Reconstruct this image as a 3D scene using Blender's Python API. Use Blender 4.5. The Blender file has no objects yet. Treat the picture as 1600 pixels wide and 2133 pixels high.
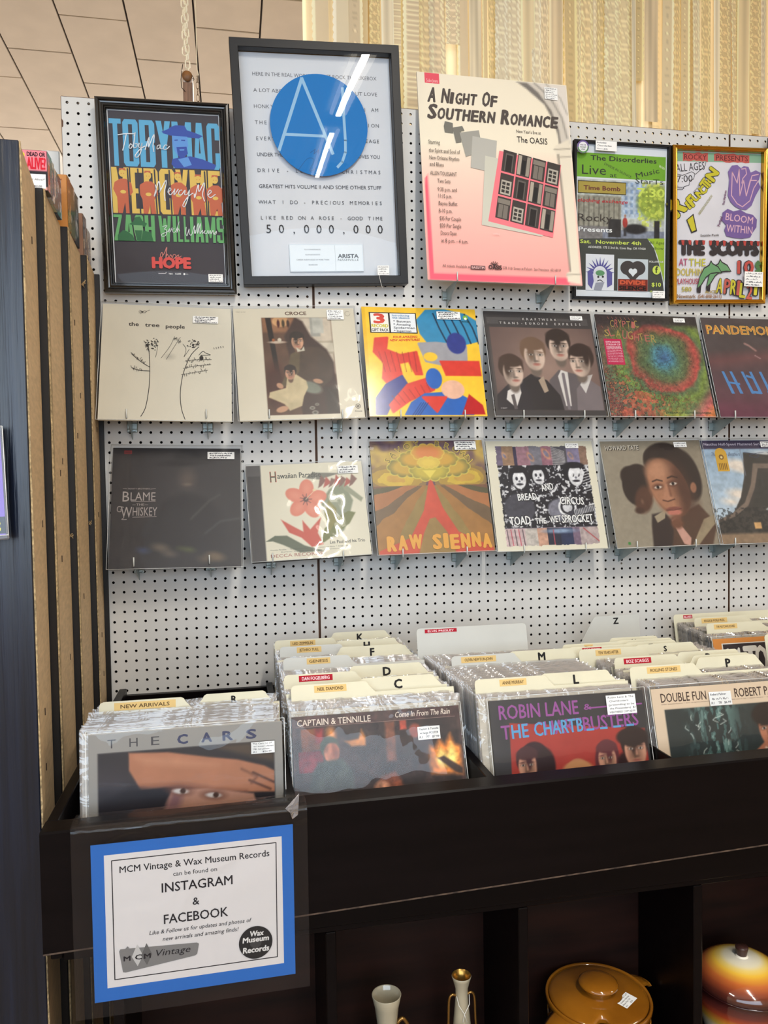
import bpy, math, random
import numpy as np
from mathutils import Matrix, Vector
S_ = bpy.context.scene
COL = S_.collection
R = math.radians
OZ = 2.10                                   # height of the first full pegboard hole row above the floor

# ---------------------------------------------------------------- camera
def set_camera():
    f, a, b, c = 1609.4, .1926, .0385, -.0156
    ca, sa, cb, sb, cc, sc = math.cos(a), math.sin(a), math.cos(b), math.sin(b), math.cos(c), math.sin(c)
    F = Vector((sa*cb, ca*cb, -sb)); Rt = Vector((ca, -sa, 0)); U = Rt.cross(F)
    R2 = Rt*cc + U*sc; U2 = -Rt*sc + U*cc
    cam = bpy.data.cameras.new('camera'); o = bpy.data.objects.new('camera', cam); COL.objects.link(o)
    m = Matrix((( R2.x, U2.x, -F.x, -.2362), (R2.y, U2.y, -F.y, -2.0555), (R2.z, U2.z, -F.z, OZ-.5017), (0, 0, 0, 1)))
    o.matrix_world = m
    cam.sensor_fit = 'HORIZONTAL'; cam.sensor_width = 36; cam.lens = f*36/1600; cam.clip_start = .02; cam.clip_end = 60
    S_.camera = o
set_camera()

# ---------------------------------------------------------------- world, lights, exposure
w = bpy.data.worlds.new('room_air'); S_.world = w; w.use_nodes = True
w.node_tree.nodes['Background'].inputs[0].default_value = (.80, .88, 1, 1)
w.node_tree.nodes['Background'].inputs[1].default_value = .6
def area(name, loc, rot, sx, sy, power, col, spread=180):
    l = bpy.data.lights.new(name, 'AREA'); l.shape = 'RECTANGLE'; l.size = sx; l.size_y = sy
    l.energy = power; l.color = col; l.spread = R(spread)
    o = bpy.data.objects.new(name, l); o.location = loc; o.rotation_euler = rot; COL.objects.link(o); return o
# daylight through the shop windows behind the camera
area('shop_window_daylight', (-1.2, -4.9, 2.15), (R(90), 0, 0), 5.0, 2.0, 170, (.60, .79, 1.0))
# added unseen fill from the far side, brightens the ceiling and backlights the lace
area('far_fill_light', (.2, 5.8, 1.9), (R(-90), 0, 0), 9.0, 2.6, 420, (1.0, .96, .90))
v = S_.view_settings
v.view_transform = 'Standard'; v.look = 'None'; v.gamma = 1; v.exposure = -0.15; v.use_curve_mapping = False
S_.display_settings.display_device = 'sRGB'
S_.cycles.max_bounces = 8; S_.cycles.transparent_max_bounces = 24; S_.cycles.sample_clamp_indirect = 6
S_.cycles.caustics_reflective = False; S_.cycles.caustics_refractive = False

# ---------------------------------------------------------------- materials
def lin(c):
    c = np.asarray(c, float)/255.0
    return np.where(c <= .04045, c/12.92, ((c+.055)/1.055)**2.4)
def L4(c): return tuple(lin(c)) + (1,)
MATS = {}
def mat(name, col=(200, 200, 200), rough=.5, metal=0, noise=0, nscale=20, stretch=(1, 1, 1), bump=0, bscale=None, spec=.5, coat=0,
        attr=False, transm=0, emis=0, darker=None, voro=False):
    if name in MATS: return MATS[name]
    m = bpy.data.materials.new(name); m.use_nodes = True; nt = m.node_tree; N = nt.nodes; LK = nt.links
    p = N['Principled BSDF']
    p.inputs['Base Color'].default_value = L4(col); p.inputs['Roughness'].default_value = rough
    p.inputs['Metallic'].default_value = metal; p.inputs['Specular IOR Level'].default_value = spec
    p.inputs['Coat Weight'].default_value = coat; p.inputs['Coat Roughness'].default_value = .05
    p.inputs['Transmission Weight'].default_value = transm
    if emis:
        p.inputs['Emission Color'].default_value = L4(col); p.inputs['Emission Strength'].default_value = emis
    src = None
    if attr:
        a = N.new('ShaderNodeAttribute'); a.attribute_name = 'Col'; src = a.outputs['Color']
    if noise or bump:
        tc = N.new('ShaderNodeTexCoord'); mp = N.new('ShaderNodeMapping'); LK.new(tc.outputs['Object'], mp.inputs[0])
        mp.inputs['Scale'].default_value = stretch
        nz = N.new('ShaderNodeTexVoronoi' if voro else 'ShaderNodeTexNoise'); nz.inputs['Scale'].default_value = nscale
        if not voro: nz.inputs['Detail'].default_value = 6
        LK.new(mp.outputs[0], nz.inputs[0])
        fac = nz.outputs['Distance'] if voro else nz.outputs['Fac']
        if noise:
            mx = N.new('ShaderNodeMix'); mx.data_type = 'RGBA'
            rp = N.new('ShaderNodeMapRange'); rp.inputs[1].default_value = .32; rp.inputs[2].default_value = .68
            LK.new(fac, rp.inputs[0]); LK.new(rp.outputs[0], mx.inputs['Factor'])
            d = darker if darker is not None else tuple(max(0, x*(1-noise)) for x in col)
            mx.inputs['A'].default_value = L4(d)
            if src: 
                mx.inputs['A'].default_value = (1-noise,)*3+(1,); mx.inputs['B'].default_value = (1, 1, 1, 1)
                ml = N.new('ShaderNodeMix'); ml.data_type = 'RGBA'; ml.blend_type = 'MULTIPLY'; ml.inputs['Factor'].default_value = 1
                LK.new(src, ml.inputs['A']); LK.new(mx.outputs['Result'], ml.inputs['B']); src = ml.outputs['Result']
            else:
                mx.inputs['B'].default_value = L4(col); src = mx.outputs['Result']
        if bump:
            b = N.new('ShaderNodeBump'); b.inputs['Strength'].default_value = bump; b.inputs['Distance'].default_value = .002
            LK.new(fac, b.inputs['Height']); LK.new(b.outputs[0], p.inputs['Normal'])
    if src: LK.new(src, p.inputs['Base Color'])
    MATS[name] = m; return m
def film(name, tint=(1, 1, 1), body=0.0, bodycol=(225, 225, 225), rough=.06, base=.05, bump=.25, bscale=14, gain=.8):
    """clear glossy film or glass: see-through, with a fresnel-weighted sheen and optional milky body"""
    m = bpy.data.materials.new(name); m.use_nodes = True; nt = m.node_tree; N = nt.nodes; LK = nt.links
    N.remove(N['Principled BSDF']); out = N['Material Output']
    t = N.new('ShaderNodeBsdfTransparent'); t.inputs[0].default_value = tint+(1,)
    g = N.new('ShaderNodeBsdfGlossy'); g.inputs['Roughness'].default_value = rough
    lw = N.new('ShaderNodeLayerWeight'); lw.inputs[0].default_value = .35
    ma = N.new('ShaderNodeMath'); ma.operation = 'MULTIPLY_ADD'; ma.inputs[1].default_value = gain; ma.inputs[2].default_value = base
    LK.new(lw.outputs['Fresnel'], ma.inputs[0])
    mx = N.new('ShaderNodeMixShader'); LK.new(ma.outputs[0], mx.inputs[0])
    low = t.outputs[0]
    if body:
        d = N.new('ShaderNodeBsdfDiffuse'); d.inputs[0].default_value = L4(bodycol)
        m2 = N.new('ShaderNodeMixShader'); m2.inputs[0].default_value = body
        LK.new(t.outputs[0], m2.inputs[1]); LK.new(d.outputs[0], m2.inputs[2]); low = m2.outputs[0]
    LK.new(low, mx.inputs[1]); LK.new(g.outputs[0], mx.inputs[2]); LK.new(mx.outputs[0], out.inputs[0])
    if bump:
        tc = N.new('ShaderNodeTexCoord'); nz = N.new('ShaderNodeTexNoise'); nz.inputs['Scale'].default_value = bscale
        nz.inputs['Detail'].default_value = 2; nz.inputs['Distortion'].default_value = 1.5
        LK.new(tc.outputs['Object'], nz.inputs[0])
        b = N.new('ShaderNodeBump'); b.inputs['Strength'].default_value = bump; b.inputs['Distance'].default_value = .02
        LK.new(nz.outputs['Fac'], b.inputs['Height']); LK.new(b.outputs[0], g.inputs['Normal']); LK.new(b.outputs[0], lw.inputs['Normal'])
    MATS[name] = m; return m

# ---------------------------------------------------------------- mesh helpers
def link(name, me, m=None, parent=None, mw=None):
    o = bpy.data.objects.new(name, me); COL.objects.link(o)
    if m is not None:
        for x in (m if isinstance(m, (list, tuple)) else [m]): me.materials.append(x)
    if parent is not None: o.parent = parent
    if mw is not None: o.matrix_local = mw
    return o
def tag(o, label=None, cat=None, group=None, kind=None):
    if label: o['label'] = label
    if cat: o['category'] = cat
    if group: o['group'] = group
    if kind: o['kind'] = kind
    return o
def empty(name, mw=None, label=None, cat=None, group=None):
    o = bpy.data.objects.new(name, None); COL.objects.link(o); o.empty_display_size = .02
    if mw is not None: o.matrix_world = mw if isinstance(mw, Matrix) else Matrix.Translation(mw)
    return tag(o, label, cat, group)
class MB:
    def __init__(s): s.v = []; s.f = []; s.mi = []; s.sm = []
    def add(s, vs, fs, mi=0, smooth=False):
        n = len(s.v); s.v += [tuple(p) for p in vs]; s.f += [tuple(i+n for i in f) for f in fs]
        s.mi += [mi]*len(fs); s.sm += [smooth]*len(fs); return s
    def box(s, x0, x1, y0, y1, z0, z1, mi=0, bev=0):
        if bev > 0:
            b = min(bev, (x1-x0)/2.01, (y1-y0)/2.01, (z1-z0)/2.01)
            vs = []
            for z, i in ((z0, b), (z0+b, 0), (z1-b, 0), (z1, b)):
                xa, xb, ya, yb = x0+i, x1-i, y0+i, y1-i
                vs += [(xa+b*(i == 0), ya, z), (xb-b*(i == 0), ya, z), (xb, ya+b*(i == 0), z), (xb, yb-b*(i == 0), z),
                       (xb-b*(i == 0), yb, z), (xa+b*(i == 0), yb, z), (xa, yb-b*(i == 0), z), (xa, ya+b*(i == 0), z)]
            fs = [tuple(range(7, -1, -1)), tuple(range(24, 32))]
            for l in range(3):
                for k in range(8):
                    a, c = l*8+k, l*8+(k+1) % 8; fs.append((a, c, c+8, a+8))
            return s.add(vs, fs, mi)
        vs = [(x0, y0, z0), (x1, y0, z0), (x1, y1, z0), (x0, y1, z0), (x0, y0, z1), (x1, y0, z1), (x1, y1, z1), (x0, y1, z1)]
        return s.add(vs, [(0, 3, 2, 1), (4, 5, 6, 7), (0, 1, 5, 4), (1, 2, 6, 5), (2, 3, 7, 6), (3, 0, 4, 7)], mi)
    def prism(s, pts, y0, y1, mi=0):
        """outline in x,z (counter-clockwise seen from -y), thickness along y"""
        n = len(pts); vs = [(p[0], y0, p[1]) for p in pts]+[(p[0], y1, p[1]) for p in pts]
        fs = [tuple(range(n)), tuple(range(2*n-1, n-1, -1))]+[(i, i+n, (i+1) % n+n, (i+1) % n) for i in range(n)]
        return s.add(vs, fs, mi)
    def tube(s, pts, r, seg=8, closed=False, mi=0, r2=None):
        P = [Vector(p) for p in pts]; n = len(P); vs = []; prev = None
        for i, p in enumerate(P):
            if closed: t = P[(i+1) % n]-P[i-1]
            else: t = P[min(i+1, n-1)]-P[max(i-1, 0)]
            t.normalize()
            a = Vector((0, 0, 1)) if abs(t.z) < .9 else Vector((1, 0, 0))
            if prev is not None: a = prev
            x = (a - t*a.dot(t)).normalized(); y = t.cross(x); prev = x
            rr = r if r2 is None else r+(r2-r)*i/(n-1)
            for k in range(seg):
                th = 2*math.pi*k/seg; vs.append(p+x*rr*math.cos(th)+y*rr*math.sin(th))
        fs = []
        for i in range(n if closed else n-1):
            j = (i+1) % n
            for k in range(seg): fs.append((i*seg+k, i*seg+(k+1) % seg, j*seg+(k+1) % seg, j*seg+k))
        if not closed: fs += [tuple(range(seg-1, -1, -1)), tuple(range((n-1)*seg, n*seg))]
        return s.add(vs, fs, mi, True)
    def lathe(s, prof, seg=48, mi=0, cx=0, cy=0, cz=0, fn=None):
        vs = []; fs = []; n = len(prof)
        for j, (r, z) in enumerate(prof):
            for k in range(seg):
                th = 2*math.pi*k/seg; rr, zz = (r, z) if fn is None else fn(r, z, th, j)
                vs.append((cx+rr*math.cos(th), cy+rr*math.sin(th), cz+zz))
        for j in range(n-1):
            for k in range(seg):
                a, b = j*seg+k, j*seg+(k+1) % seg; fs.append((a, b, b+seg, a+seg))
        return s.add(vs, fs, mi, True)
    def mesh(s, name):
        me = bpy.data.meshes.new(name); me.from_pydata([tuple(p) for p in s.v], [], s.f)
        me.polygons.foreach_set('material_index', s.mi); me.polygons.foreach_set('use_smooth', s.sm); me.update(); return me
    def build(s, name, m, parent=None, mw=None): return link(name, s.mesh(name), m, parent, mw)
def pose(X, Z, Yb, lean=0, roll=0, yaw=0):
    """thing standing on its bottom centre, leaning back by lean, rolled in its own plane"""
    return Matrix.Translation((X, Yb, Z+OZ)) @ Matrix.Rotation(yaw, 4, 'Z') @ Matrix.Rotation(-lean, 4, 'X') @ Matrix.Rotation(-roll, 4, 'Y')
def copy_tree(o, parent=None):
    c = o.copy(); COL.objects.link(c)
    if parent is not None: c.parent = parent
    for ch in list(o.children): copy_tree(ch, c)
    return c
# ---------------------------------------------------------------- materials of the place
M_peg = mat('pegboard_paint', (213, 211, 207), .42, noise=.05, nscale=5, spec=.45)
M_tile = mat('ceiling_tile_paint', (198, 186, 171), .9, noise=.045, nscale=6)
M_gap = mat('dark_gap', (52, 40, 34), .9)
M_wood = mat('stud_wood', (104, 70, 48), .7, noise=.3, nscale=14, stretch=(8, 8, .6))
M_dark = mat('dark_void_board', (22, 18, 17), .9)
M_wall = mat('wall_paint', (222, 206, 180), .85, noise=.04, nscale=3)
M_floor = mat('floor_vinyl', (140, 118, 94), .55, noise=.15, nscale=4)
M_hard = mat('hardboard', (216, 186, 144), .65, noise=.10, nscale=30, stretch=(1, 1, 4), bump=.15)
M_chip = mat('raw_particleboard', (206, 180, 136), .85, noise=.38, nscale=160, bump=.6, voro=False)
M_blk = mat('black_grained_laminate', (20, 28, 46), .30, noise=.75, nscale=7, stretch=(7, 7, .25), bump=2.5, darker=(5, 7, 14), spec=.55)
M_blkedge = mat('black_edge', (17, 15, 16), .45, noise=.25, nscale=12, stretch=(5, 5, .4))
M_bin = mat('black_brown_veneer', (13, 8, 9), .34, noise=.35, nscale=7, stretch=(.5, 5, 5), bump=.12, spec=.12)
M_brownback = mat('dark_brown_veneer_back', (40, 20, 15), .5, noise=.45, nscale=5, stretch=(.6, 6, 5), darker=(20, 10, 8), spec=.2)
M_white = mat('white_paint', (228, 226, 220), .5)
M_steel = mat('zinc_steel', (168, 178, 176), .36, metal=.55, noise=.12, nscale=30)
M_chain = mat('cream_enamel', (236, 226, 198), .4)
M_chain2 = mat('tarnished_chain', (120, 100, 80), .45, metal=.6)
M_tube = mat('tube_glow', (255, 246, 228), .5, emis=1)

# ---------------------------------------------------------------- room shell
def shell(name, *b, m=M_wall):
    q = MB().box(*b); return tag(q.build(name, m), kind='structure')
shell('floor', -5, 6, -5, 6, -.05, 0, m=M_floor)
shell('wall_far', -5, 6, 5.9, 6, 0, 3.75)
shell('wall_left', -5.1, -5, -5, 6, 0, 3.75)
shell('wall_right', 6, 6.1, -5, 6, 0, 3.75)
shell('wall_back', -5, 6, -5.1, -5, 0, 3.75)
ce = shell('ceiling', -5, 6, -5, 6, 3.715, 3.80, m=M_gap)
TW, TL = .2965, .596
def tile_mesh():
    g = .0042
    return MB().box(g, TW-g, g, TL-g, -.015, 0, bev=.0015).mesh('tile')
tm = tile_mesh(); tm.materials.append(M_tile); rest = MB(); rnd = random.Random(2)
for i in range(-14, 20):
    x = -.953+TW*i
    off = (1.672 if i % 2 == 0 else 1.99)
    for j in range(-12, 8):
        y = off+TL*j
        if x < -4.95 or x > 5.6 or y < -4.95 or y > 5.3: continue
        if -8 <= i <= 3 and 1.0 < y+TL and y < 3.6:
            t = link('tile', tm, None, ce); t.location = (x, y, 3.715+rnd.uniform(-.0012, .0008))
        else: rest.box(x+.003, x+TW-.003, y+.003, y+TL-.003, 3.700, 3.715)
r_ = rest.build('tile_field', M_tile, ce); r_['kind'] = 'stuff'

# fluorescent fixtures on the ceiling: housing, two tubes each, the tubes give the light
def fixture(x, y0, y1, power, label, col=(1, .94, .84)):
    t = empty('ceiling_light', (x, (y0+y1)/2, 3.70), label, 'light', 'tube lights on the ceiling'); Ln = y1-y0
    h = MB().box(-.11, .11, -Ln/2, Ln/2, -.04, 0, bev=.008); h.build('housing', M_white, t)
    for sx in (-.055, .055):
        q = MB().tube([(sx, -Ln/2+.03, -.062), (sx, 0, -.062), (sx, Ln/2-.03, -.062)], .016, 12)
        ob = q.build('tube', M_tube, t)
    a = area('ceiling_light_glow', (x, (y0+y1)/2, 3.61), (0, 0, 0), .045, Ln-.06, power, col, 175)
    a.parent = t; a.matrix_world = Matrix.Translation((x, (y0+y1)/2, 3.615))
fixture(.50, -3.15, -1.93, 62, 'four foot tube light on the ceiling nearest the pegboard')
fixture(.50, -4.85, -3.45, 40, 'tube light on the ceiling next along the row behind the camera')
fixture(-2.6, -3.15, -1.93, 50, 'tube light on the ceiling over the aisle beyond the stepped racks')
fixture(4.4, -3.15, -1.93, 75, 'added tube light out of view, keying the scene from the right')  # added key light from the right, brightens the rack side boards
fixture(.9, 1.5, 2.7, 120, 'added tube light out of view, backlighting the lace curtain')  # added behind the lace so the strips glow, not a seen fixture
fixture(-2.2, 2.9, 4.1, 40, 'tube light on the ceiling beyond the hanging chain')
MATS['tube_glow'].node_tree.nodes['Principled BSDF'].inputs['Emission Strength'].default_value = 9

# ---------------------------------------------------------------- pegboards with real holes
Q = .0254
def pegboard(nc, nr, half=.5, mb_l=.5, mb_r=.5, top=.5, skip=0):
    """nc x nr one-inch cells, each with an eight-sided hole; origin = first hole, top left"""
    hr = .0036; y0, y1 = 0.0, .0055
    an = [math.pi/8+k*math.pi/4 for k in range(8)]
    oc = [(math.cos(a)*hr, math.sin(a)*hr) for a in an]
    V = []; Fc = []; h = Q/2
    # outline points of a cell matched to the eight hole corners
    sq = [(h, h*.414), (h*.414, h), (-h*.414, h), (-h, h*.414), (-h, -h*.414), (-h*.414, -h), (h*.414, -h), (h, -h*.414)]
    cr = [(h, h), (-h, h), (-h, -h), (h, -h)]
    for c in range(nc):
        for r in range(nr):
            cx, cz = c*Q, -r*Q; n = len(V)
            V += [(cx+x, y0, cz+z) for x, z in oc]+[(cx+x, y0, cz+z) for x, z in sq]+[(cx+x, y0, cz+z) for x, z in cr]
            V += [(cx+x, y1, cz+z) for x, z in oc]
            for k in range(8):
                k2 = (k+1) % 8
                Fc.append((n+k, n+8+k, n+8+k2, n+k2) if k % 2 else (n+k, n+8+k, n+16+k//2, n+8+k2, n+k2))
                Fc.append((n+k, n+k2, n+20+k2, n+20+k))
    return V, Fc
# corner order: k even spans a corner of the cell
def peg_thing(x0, z0, nc, nr, label, rot=0, margin=None):
    V, Fc = pegboard(nc, nr)
    me = bpy.data.meshes.new('pegboard'); me.from_pydata(V, [], Fc); me.polygons.foreach_set('material_index', [i % 2 for i in range(len(Fc))]); me.update()
    t = link('pegboard', me, [M_peg, mat('drilled_hole_edge', (46, 34, 28), .9)]); t.location = (x0, 0, z0+OZ); t.rotation_euler = (0, rot, 0)
    tag(t, label, 'pegboard', 'white pegboards on the partition')
    l, r, tp, b = margin
    e = MB(); h = Q/2; X0, X1, Z1, Z0 = -h, (nc-1)*Q+h, h, -(nr-1)*Q-h
    e.box(X0-l, X0, 0, .0055, Z0, Z1+tp); e.box(X1, X1+r, 0, .0055, Z0, Z1+tp)
    e.box(X0, X1, 0, .0055, Z1, Z1+tp)
    # brown raw edges
    e.box(X0-l-.0012, X0-l, 0.0002, .0053, Z0, Z1+tp, 1); e.box(X1+r, X1+r+.0012, 0.0002, .0053, Z0, Z1+tp, 1)
    e.box(X0-l, X1+r, .0002, .0053, Z1+tp, Z1+tp+.0012, 1)
    e.build('border', [M_peg, M_wood], t)
    return t
NR = 64
pA = peg_thing(-.0321-Q*23, -.0085-.001+Q*18-.0004, 24, NR-1, 'white pegboard panel behind the stepped racks, at the left end of the partition', 0, (.0008, 0, .001, 0))
pB = peg_thing(0, Q*19, 48, NR, 'wide white pegboard panel between the two brown seams', 0, (0, 0, .001, 0))
pC = peg_thing(47*Q+.0314, Q*19+.001, 28, NR, 'white pegboard panel right of the second brown seam', 0, (0, .0008, .001, 0))
def part_struct(name, mb, m): return tag(mb.build(name, m), kind='structure')
part_struct('wall_dark_void', MB().box(-.622, 1.9, .05, .062, 0, OZ+.47), M_dark)  # dark sheet standing in for the shaded void behind the holes
st = MB()
for x in (-.0157, 47*Q+.0157): st.box(x-.019, x+.019, .0065, .048, .1, OZ+.48)
part_struct('trim_1', st, M_wood)
part_struct('trim_2', MB().box(-.624, -.604, .0065, .048, .1, OZ+.45).box(1.87, 1.9, .0065, .048, .1, OZ+.45), M_dark)
# stray damage marks: chipped left edge and chipped paint near the top
MB().prism([(0, 0), (.0035, .003), (.004, .016), (0, .022)], -.0006, .0001).build('chip', M_wood, pA, Matrix.Translation((-.0140, 0, -.0620)))
for (x, z, r) in ((1.075, .487, .0035), (1.114, .478, .002), (1.10, .488, .0012), (.84, -.735, .002), (.862, -.747, .003), (.99, .489, .0014)):
    q = MB(); n = 9; rr = random.Random(int(x*1000))
    pts = [(math.cos(-k*2*math.pi/n)*r*rr.uniform(.6, 1.3), math.sin(k*2*math.pi/n)*r*rr.uniform(.6, 1.4)) for k in range(n)]
    q.prism(pts, -.0005, .0002).build('paint_chip', mat('paint_chip_grey', (110, 98, 84), .8), pB, Matrix.Translation((x, 0, z-Q*19)))
# white post standing behind the left end of the partition
wp = MB().box(-.70, -.655, .09, .13, 0, OZ+.365, bev=.003); tag(wp.build('trim_3', M_white), kind='structure')

# ---------------------------------------------------------------- brackets
def bracket_proto():
    t = empty('shelf_bracket', (0, 0, 0))
    D = .107
    q = MB(); th = .0007
    prof = [(0, 0), (0, .0475), (-.002, .049), (-D+.003, .049), (-D, .051), (-D, .064), (-D-.002, .064), (-D-.0025, .047)]
    vs = [(-th, y, z) for y, z in prof]+[(th, y, z) for y, z in prof]; n = len(prof)
    q.add(vs, [tuple(range(n-1, -1, -1)), tuple(range(n, 2*n))]+[(i, (i+1) % n, (i+1) % n+n, i+n) for i in range(n)])
    q.build('plate', M_steel, t)
    c = MB().box(-.013, .013, -.006, -.0015, .018, .042, bev=.0015)
    c.build('mounting_clip', M_steel, t)
    wv = MB().tube([(-.0127, .004, .0465), (-.0127, -.003, .0465), (-.0125, -.0035, .023), (0, -.012, .019), (.0125, -.0035, .023), (.0127, -.003, .0465), (.0127, .004, .0465)], .0011, 6)
    wv.tube([(-.0125, -.0065, .0265), (.0125, -.0065, .0265)], .001, 6)
    wv.build('wire_hook', M_steel, t)
    l = MB().tube([(0, -D-.0012, .046), (0, -D-.0012, .058), (0, -D-.0008, .068)], .0019, 8); l.build('lip', mat('clear_lip', (205, 208, 205), .25, spec=.6), t)
    return t
# ---------------------------------------------------------------- print painter (colours on a fine grid of the sheet, lettering as flat shapes)
class Paint:
    def __init__(s, W, H, n=150, base=(255, 255, 255)):
        s.W, s.H = W, H; s.nx = n; s.ny = int(round(n*H/W)); s.asp = H/W
        s.X, s.Y = np.meshgrid(np.linspace(0, 1, s.nx+1), np.linspace(0, 1, s.ny+1))
        s.Z = s.Y*s.asp                                  # y in width units
        s.c = np.ones((s.ny+1, s.nx+1, 3))*np.array(base, float); s.px = 1.0/n; s.clip = None
    def put(s, m, col, a=1):
        m = np.clip(m, 0, 1)*a
        if s.clip is not None: m = m*s.clip
        s.c = s.c*(1-m[..., None]) + np.asarray(col, float)*m[..., None]; return s
    def wob(s, amp, sc, seed):
        return (s.nz(sc, seed)-.5)*amp
    def nz(s, sc, seed=0, sx=1, sy=1):
        r = np.random.RandomState(seed); out = np.zeros_like(s.X); tot = 0
        for o in range(3):
            k = sc*2**o; gx = max(2, int(k*sx)+2); gy = max(2, int(k*sy*s.asp)+2); g = r.rand(gy+1, gx+1)
            fx = s.X*(gx-1.001); fy = s.Y*(gy-1.001); ix = fx.astype(int); iy = fy.astype(int); fx = fx-ix; fy = fy-iy
            fx = fx*fx*(3-2*fx); fy = fy*fy*(3-2*fy)
            v = (g[iy, ix]*(1-fx)+g[iy, ix+1]*fx)*(1-fy)+(g[iy+1, ix]*(1-fx)+g[iy+1, ix+1]*fx)*fy
            out += v*.5**o; tot += .5**o
        return out/tot
    def mottle(s, amp, sc, seed=0, sx=1, sy=1):
        f = 1+(s.nz(sc, seed, sx, sy)-.5)*2*amp
        if s.clip is not None: f = 1+(f-1)*s.clip
        s.c = np.clip(s.c*f[..., None], 0, 255); return s
    def ell(s, cx, cy, rx, ry, col, rot=0, soft=None, a=1):
        """centre in 0..1 sheet coordinates, radii in sheet widths"""
        soft = soft or s.px*1.3; dx = s.X-cx; dy = s.Z-cy*s.asp; t = R(rot); u = dx*math.cos(t)+dy*math.sin(t); v_ = -dx*math.sin(t)+dy*math.cos(t)
        d = (np.sqrt((u/rx)**2+(v_/ry)**2)-1)*min(rx, ry); return s.put(.5-d/soft, col, a)
    def sdf(s, pts):
        P = [(x, y*s.asp) for x, y in pts]; d = np.full(s.X.shape, 9.0); ins = np.zeros(s.X.shape, bool); n = len(P)
        for i in range(n):
            ax, ay = P[i]; bx, by = P[(i+1) % n]; ex, ey = bx-ax, by-ay; wx, wy = s.X-ax, s.Z-ay
            t = np.clip((wx*ex+wy*ey)/max(1e-12, ex*ex+ey*ey), 0, 1); d = np.minimum(d, (wx-ex*t)**2+(wy-ey*t)**2)
            if ey != 0:
                c = ((ay <= s.Z) != (by <= s.Z)) & (s.X < (bx-ax)*(s.Z-ay)/(by-ay)+ax); ins ^= c
        d = np.sqrt(d); return np.where(ins, -d, d)
    def poly(s, pts, col, soft=None, a=1, rnd=0):
        return s.put(.5-(s.sdf(pts)-rnd)/(soft or s.px*1.3), col, a)
    def rect(s, x0, y0, x1, y1, col, soft=None, a=1): return s.poly([(x0, y0), (x1, y0), (x1, y1), (x0, y1)], col, soft, a)
    def line(s, pts, w, col, soft=None, a=1):
        d = np.full(s.X.shape, 9.0); P = [(x, y*s.asp) for x, y in pts]
        for (ax, ay), (bx, by) in zip(P, P[1:]):
            ex, ey = bx-ax, by-ay; wx, wy = s.X-ax, s.Z-ay
            t = np.clip((wx*ex+wy*ey)/max(1e-12, ex*ex+ey*ey), 0, 1); d = np.minimum(d, np.hypot(wx-ex*t, wy-ey*t))
        return s.put(.5-(d-w/2)/(soft or s.px*1.2), col, a)
    def gradv(s, c0, c1, y0=0, y1=1):
        return s.put(np.clip((s.Y-y0)/(y1-y0), 0, 1), c1) if c0 is None else (s.put(np.ones_like(s.X), c0), s.put(np.clip((s.Y-y0)/(y1-y0), 0, 1), c1))[1]
    def window(s, x0, y0, x1, y1):
        s.clip = ((s.X >= x0) & (s.X <= x1) & (s.Y >= y0) & (s.Y <= y1)).astype(float); return s
    def face(s, cx, cy, k, skin=(205, 165, 140), hair=(60, 45, 38), turn=0, lite=1, hairlen=0, dark=.5, rot=0):
        """generic head, k = face half-height in sheet widths; turn -1..1"""
        a = s.asp; sk = np.array(skin, float); sh = sk*dark
        e = lambda dx, dy, rx, ry, c, r=0, so=None, al=1: s.ell(cx+dx*k, cy+dy*k/a, rx*k, ry*k, c, r+rot, so*k if so else None, al)
        if hairlen: e(0, .35*hairlen, .95, 1.0+.5*hairlen, hair, 0, .15)
        e(-turn*.18, -.30, .86, .95, hair, 0, .1)
        e(0, 1.05, .36, .5, sh*1.05, 0, .15)
        e(0, 0.12, .68, .98, sk, 0, .10)
        e(turn*-.42, .25, .34, .8, sh, 0, .4, .75)
        e(turn*.1, .72, .42, .25, sk*.93, 0, .2, .7)
        e(-turn*.1, -.72, .80, .42, hair, turn*12, .12)
        e(-turn*.62, -.25, .2, .55, hair, 0, .12)
        x0 = turn*.22
        for q in (-1, 1):
            e(x0+q*.30, .00, .19, .10, sh, 0, .12, .8); e(x0+q*.30, .02, .12, .055, (235, 228, 220), 0, .05, .8)
            e(x0+q*.30, .02, .06, .06, (35, 28, 26), 0, .04); e(x0+q*.31, -.17, .21, .045, hair, q*6, .06, .85)
        e(x0+.10*turn+.02, .26, .075, .25, sk*1.08, 0, .1, .7); e(x0-.10, .30, .06, .22, sh, 0, .1, .7)
        e(x0, .46, .16, .07, sh*.95, 0, .08, .8); e(x0, .66, .23, .06, (150, 80, 72), 0, .06, .8); e(x0, .74, .2, .05, (185, 115, 102), 0, .06, .7)
        return s

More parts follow.
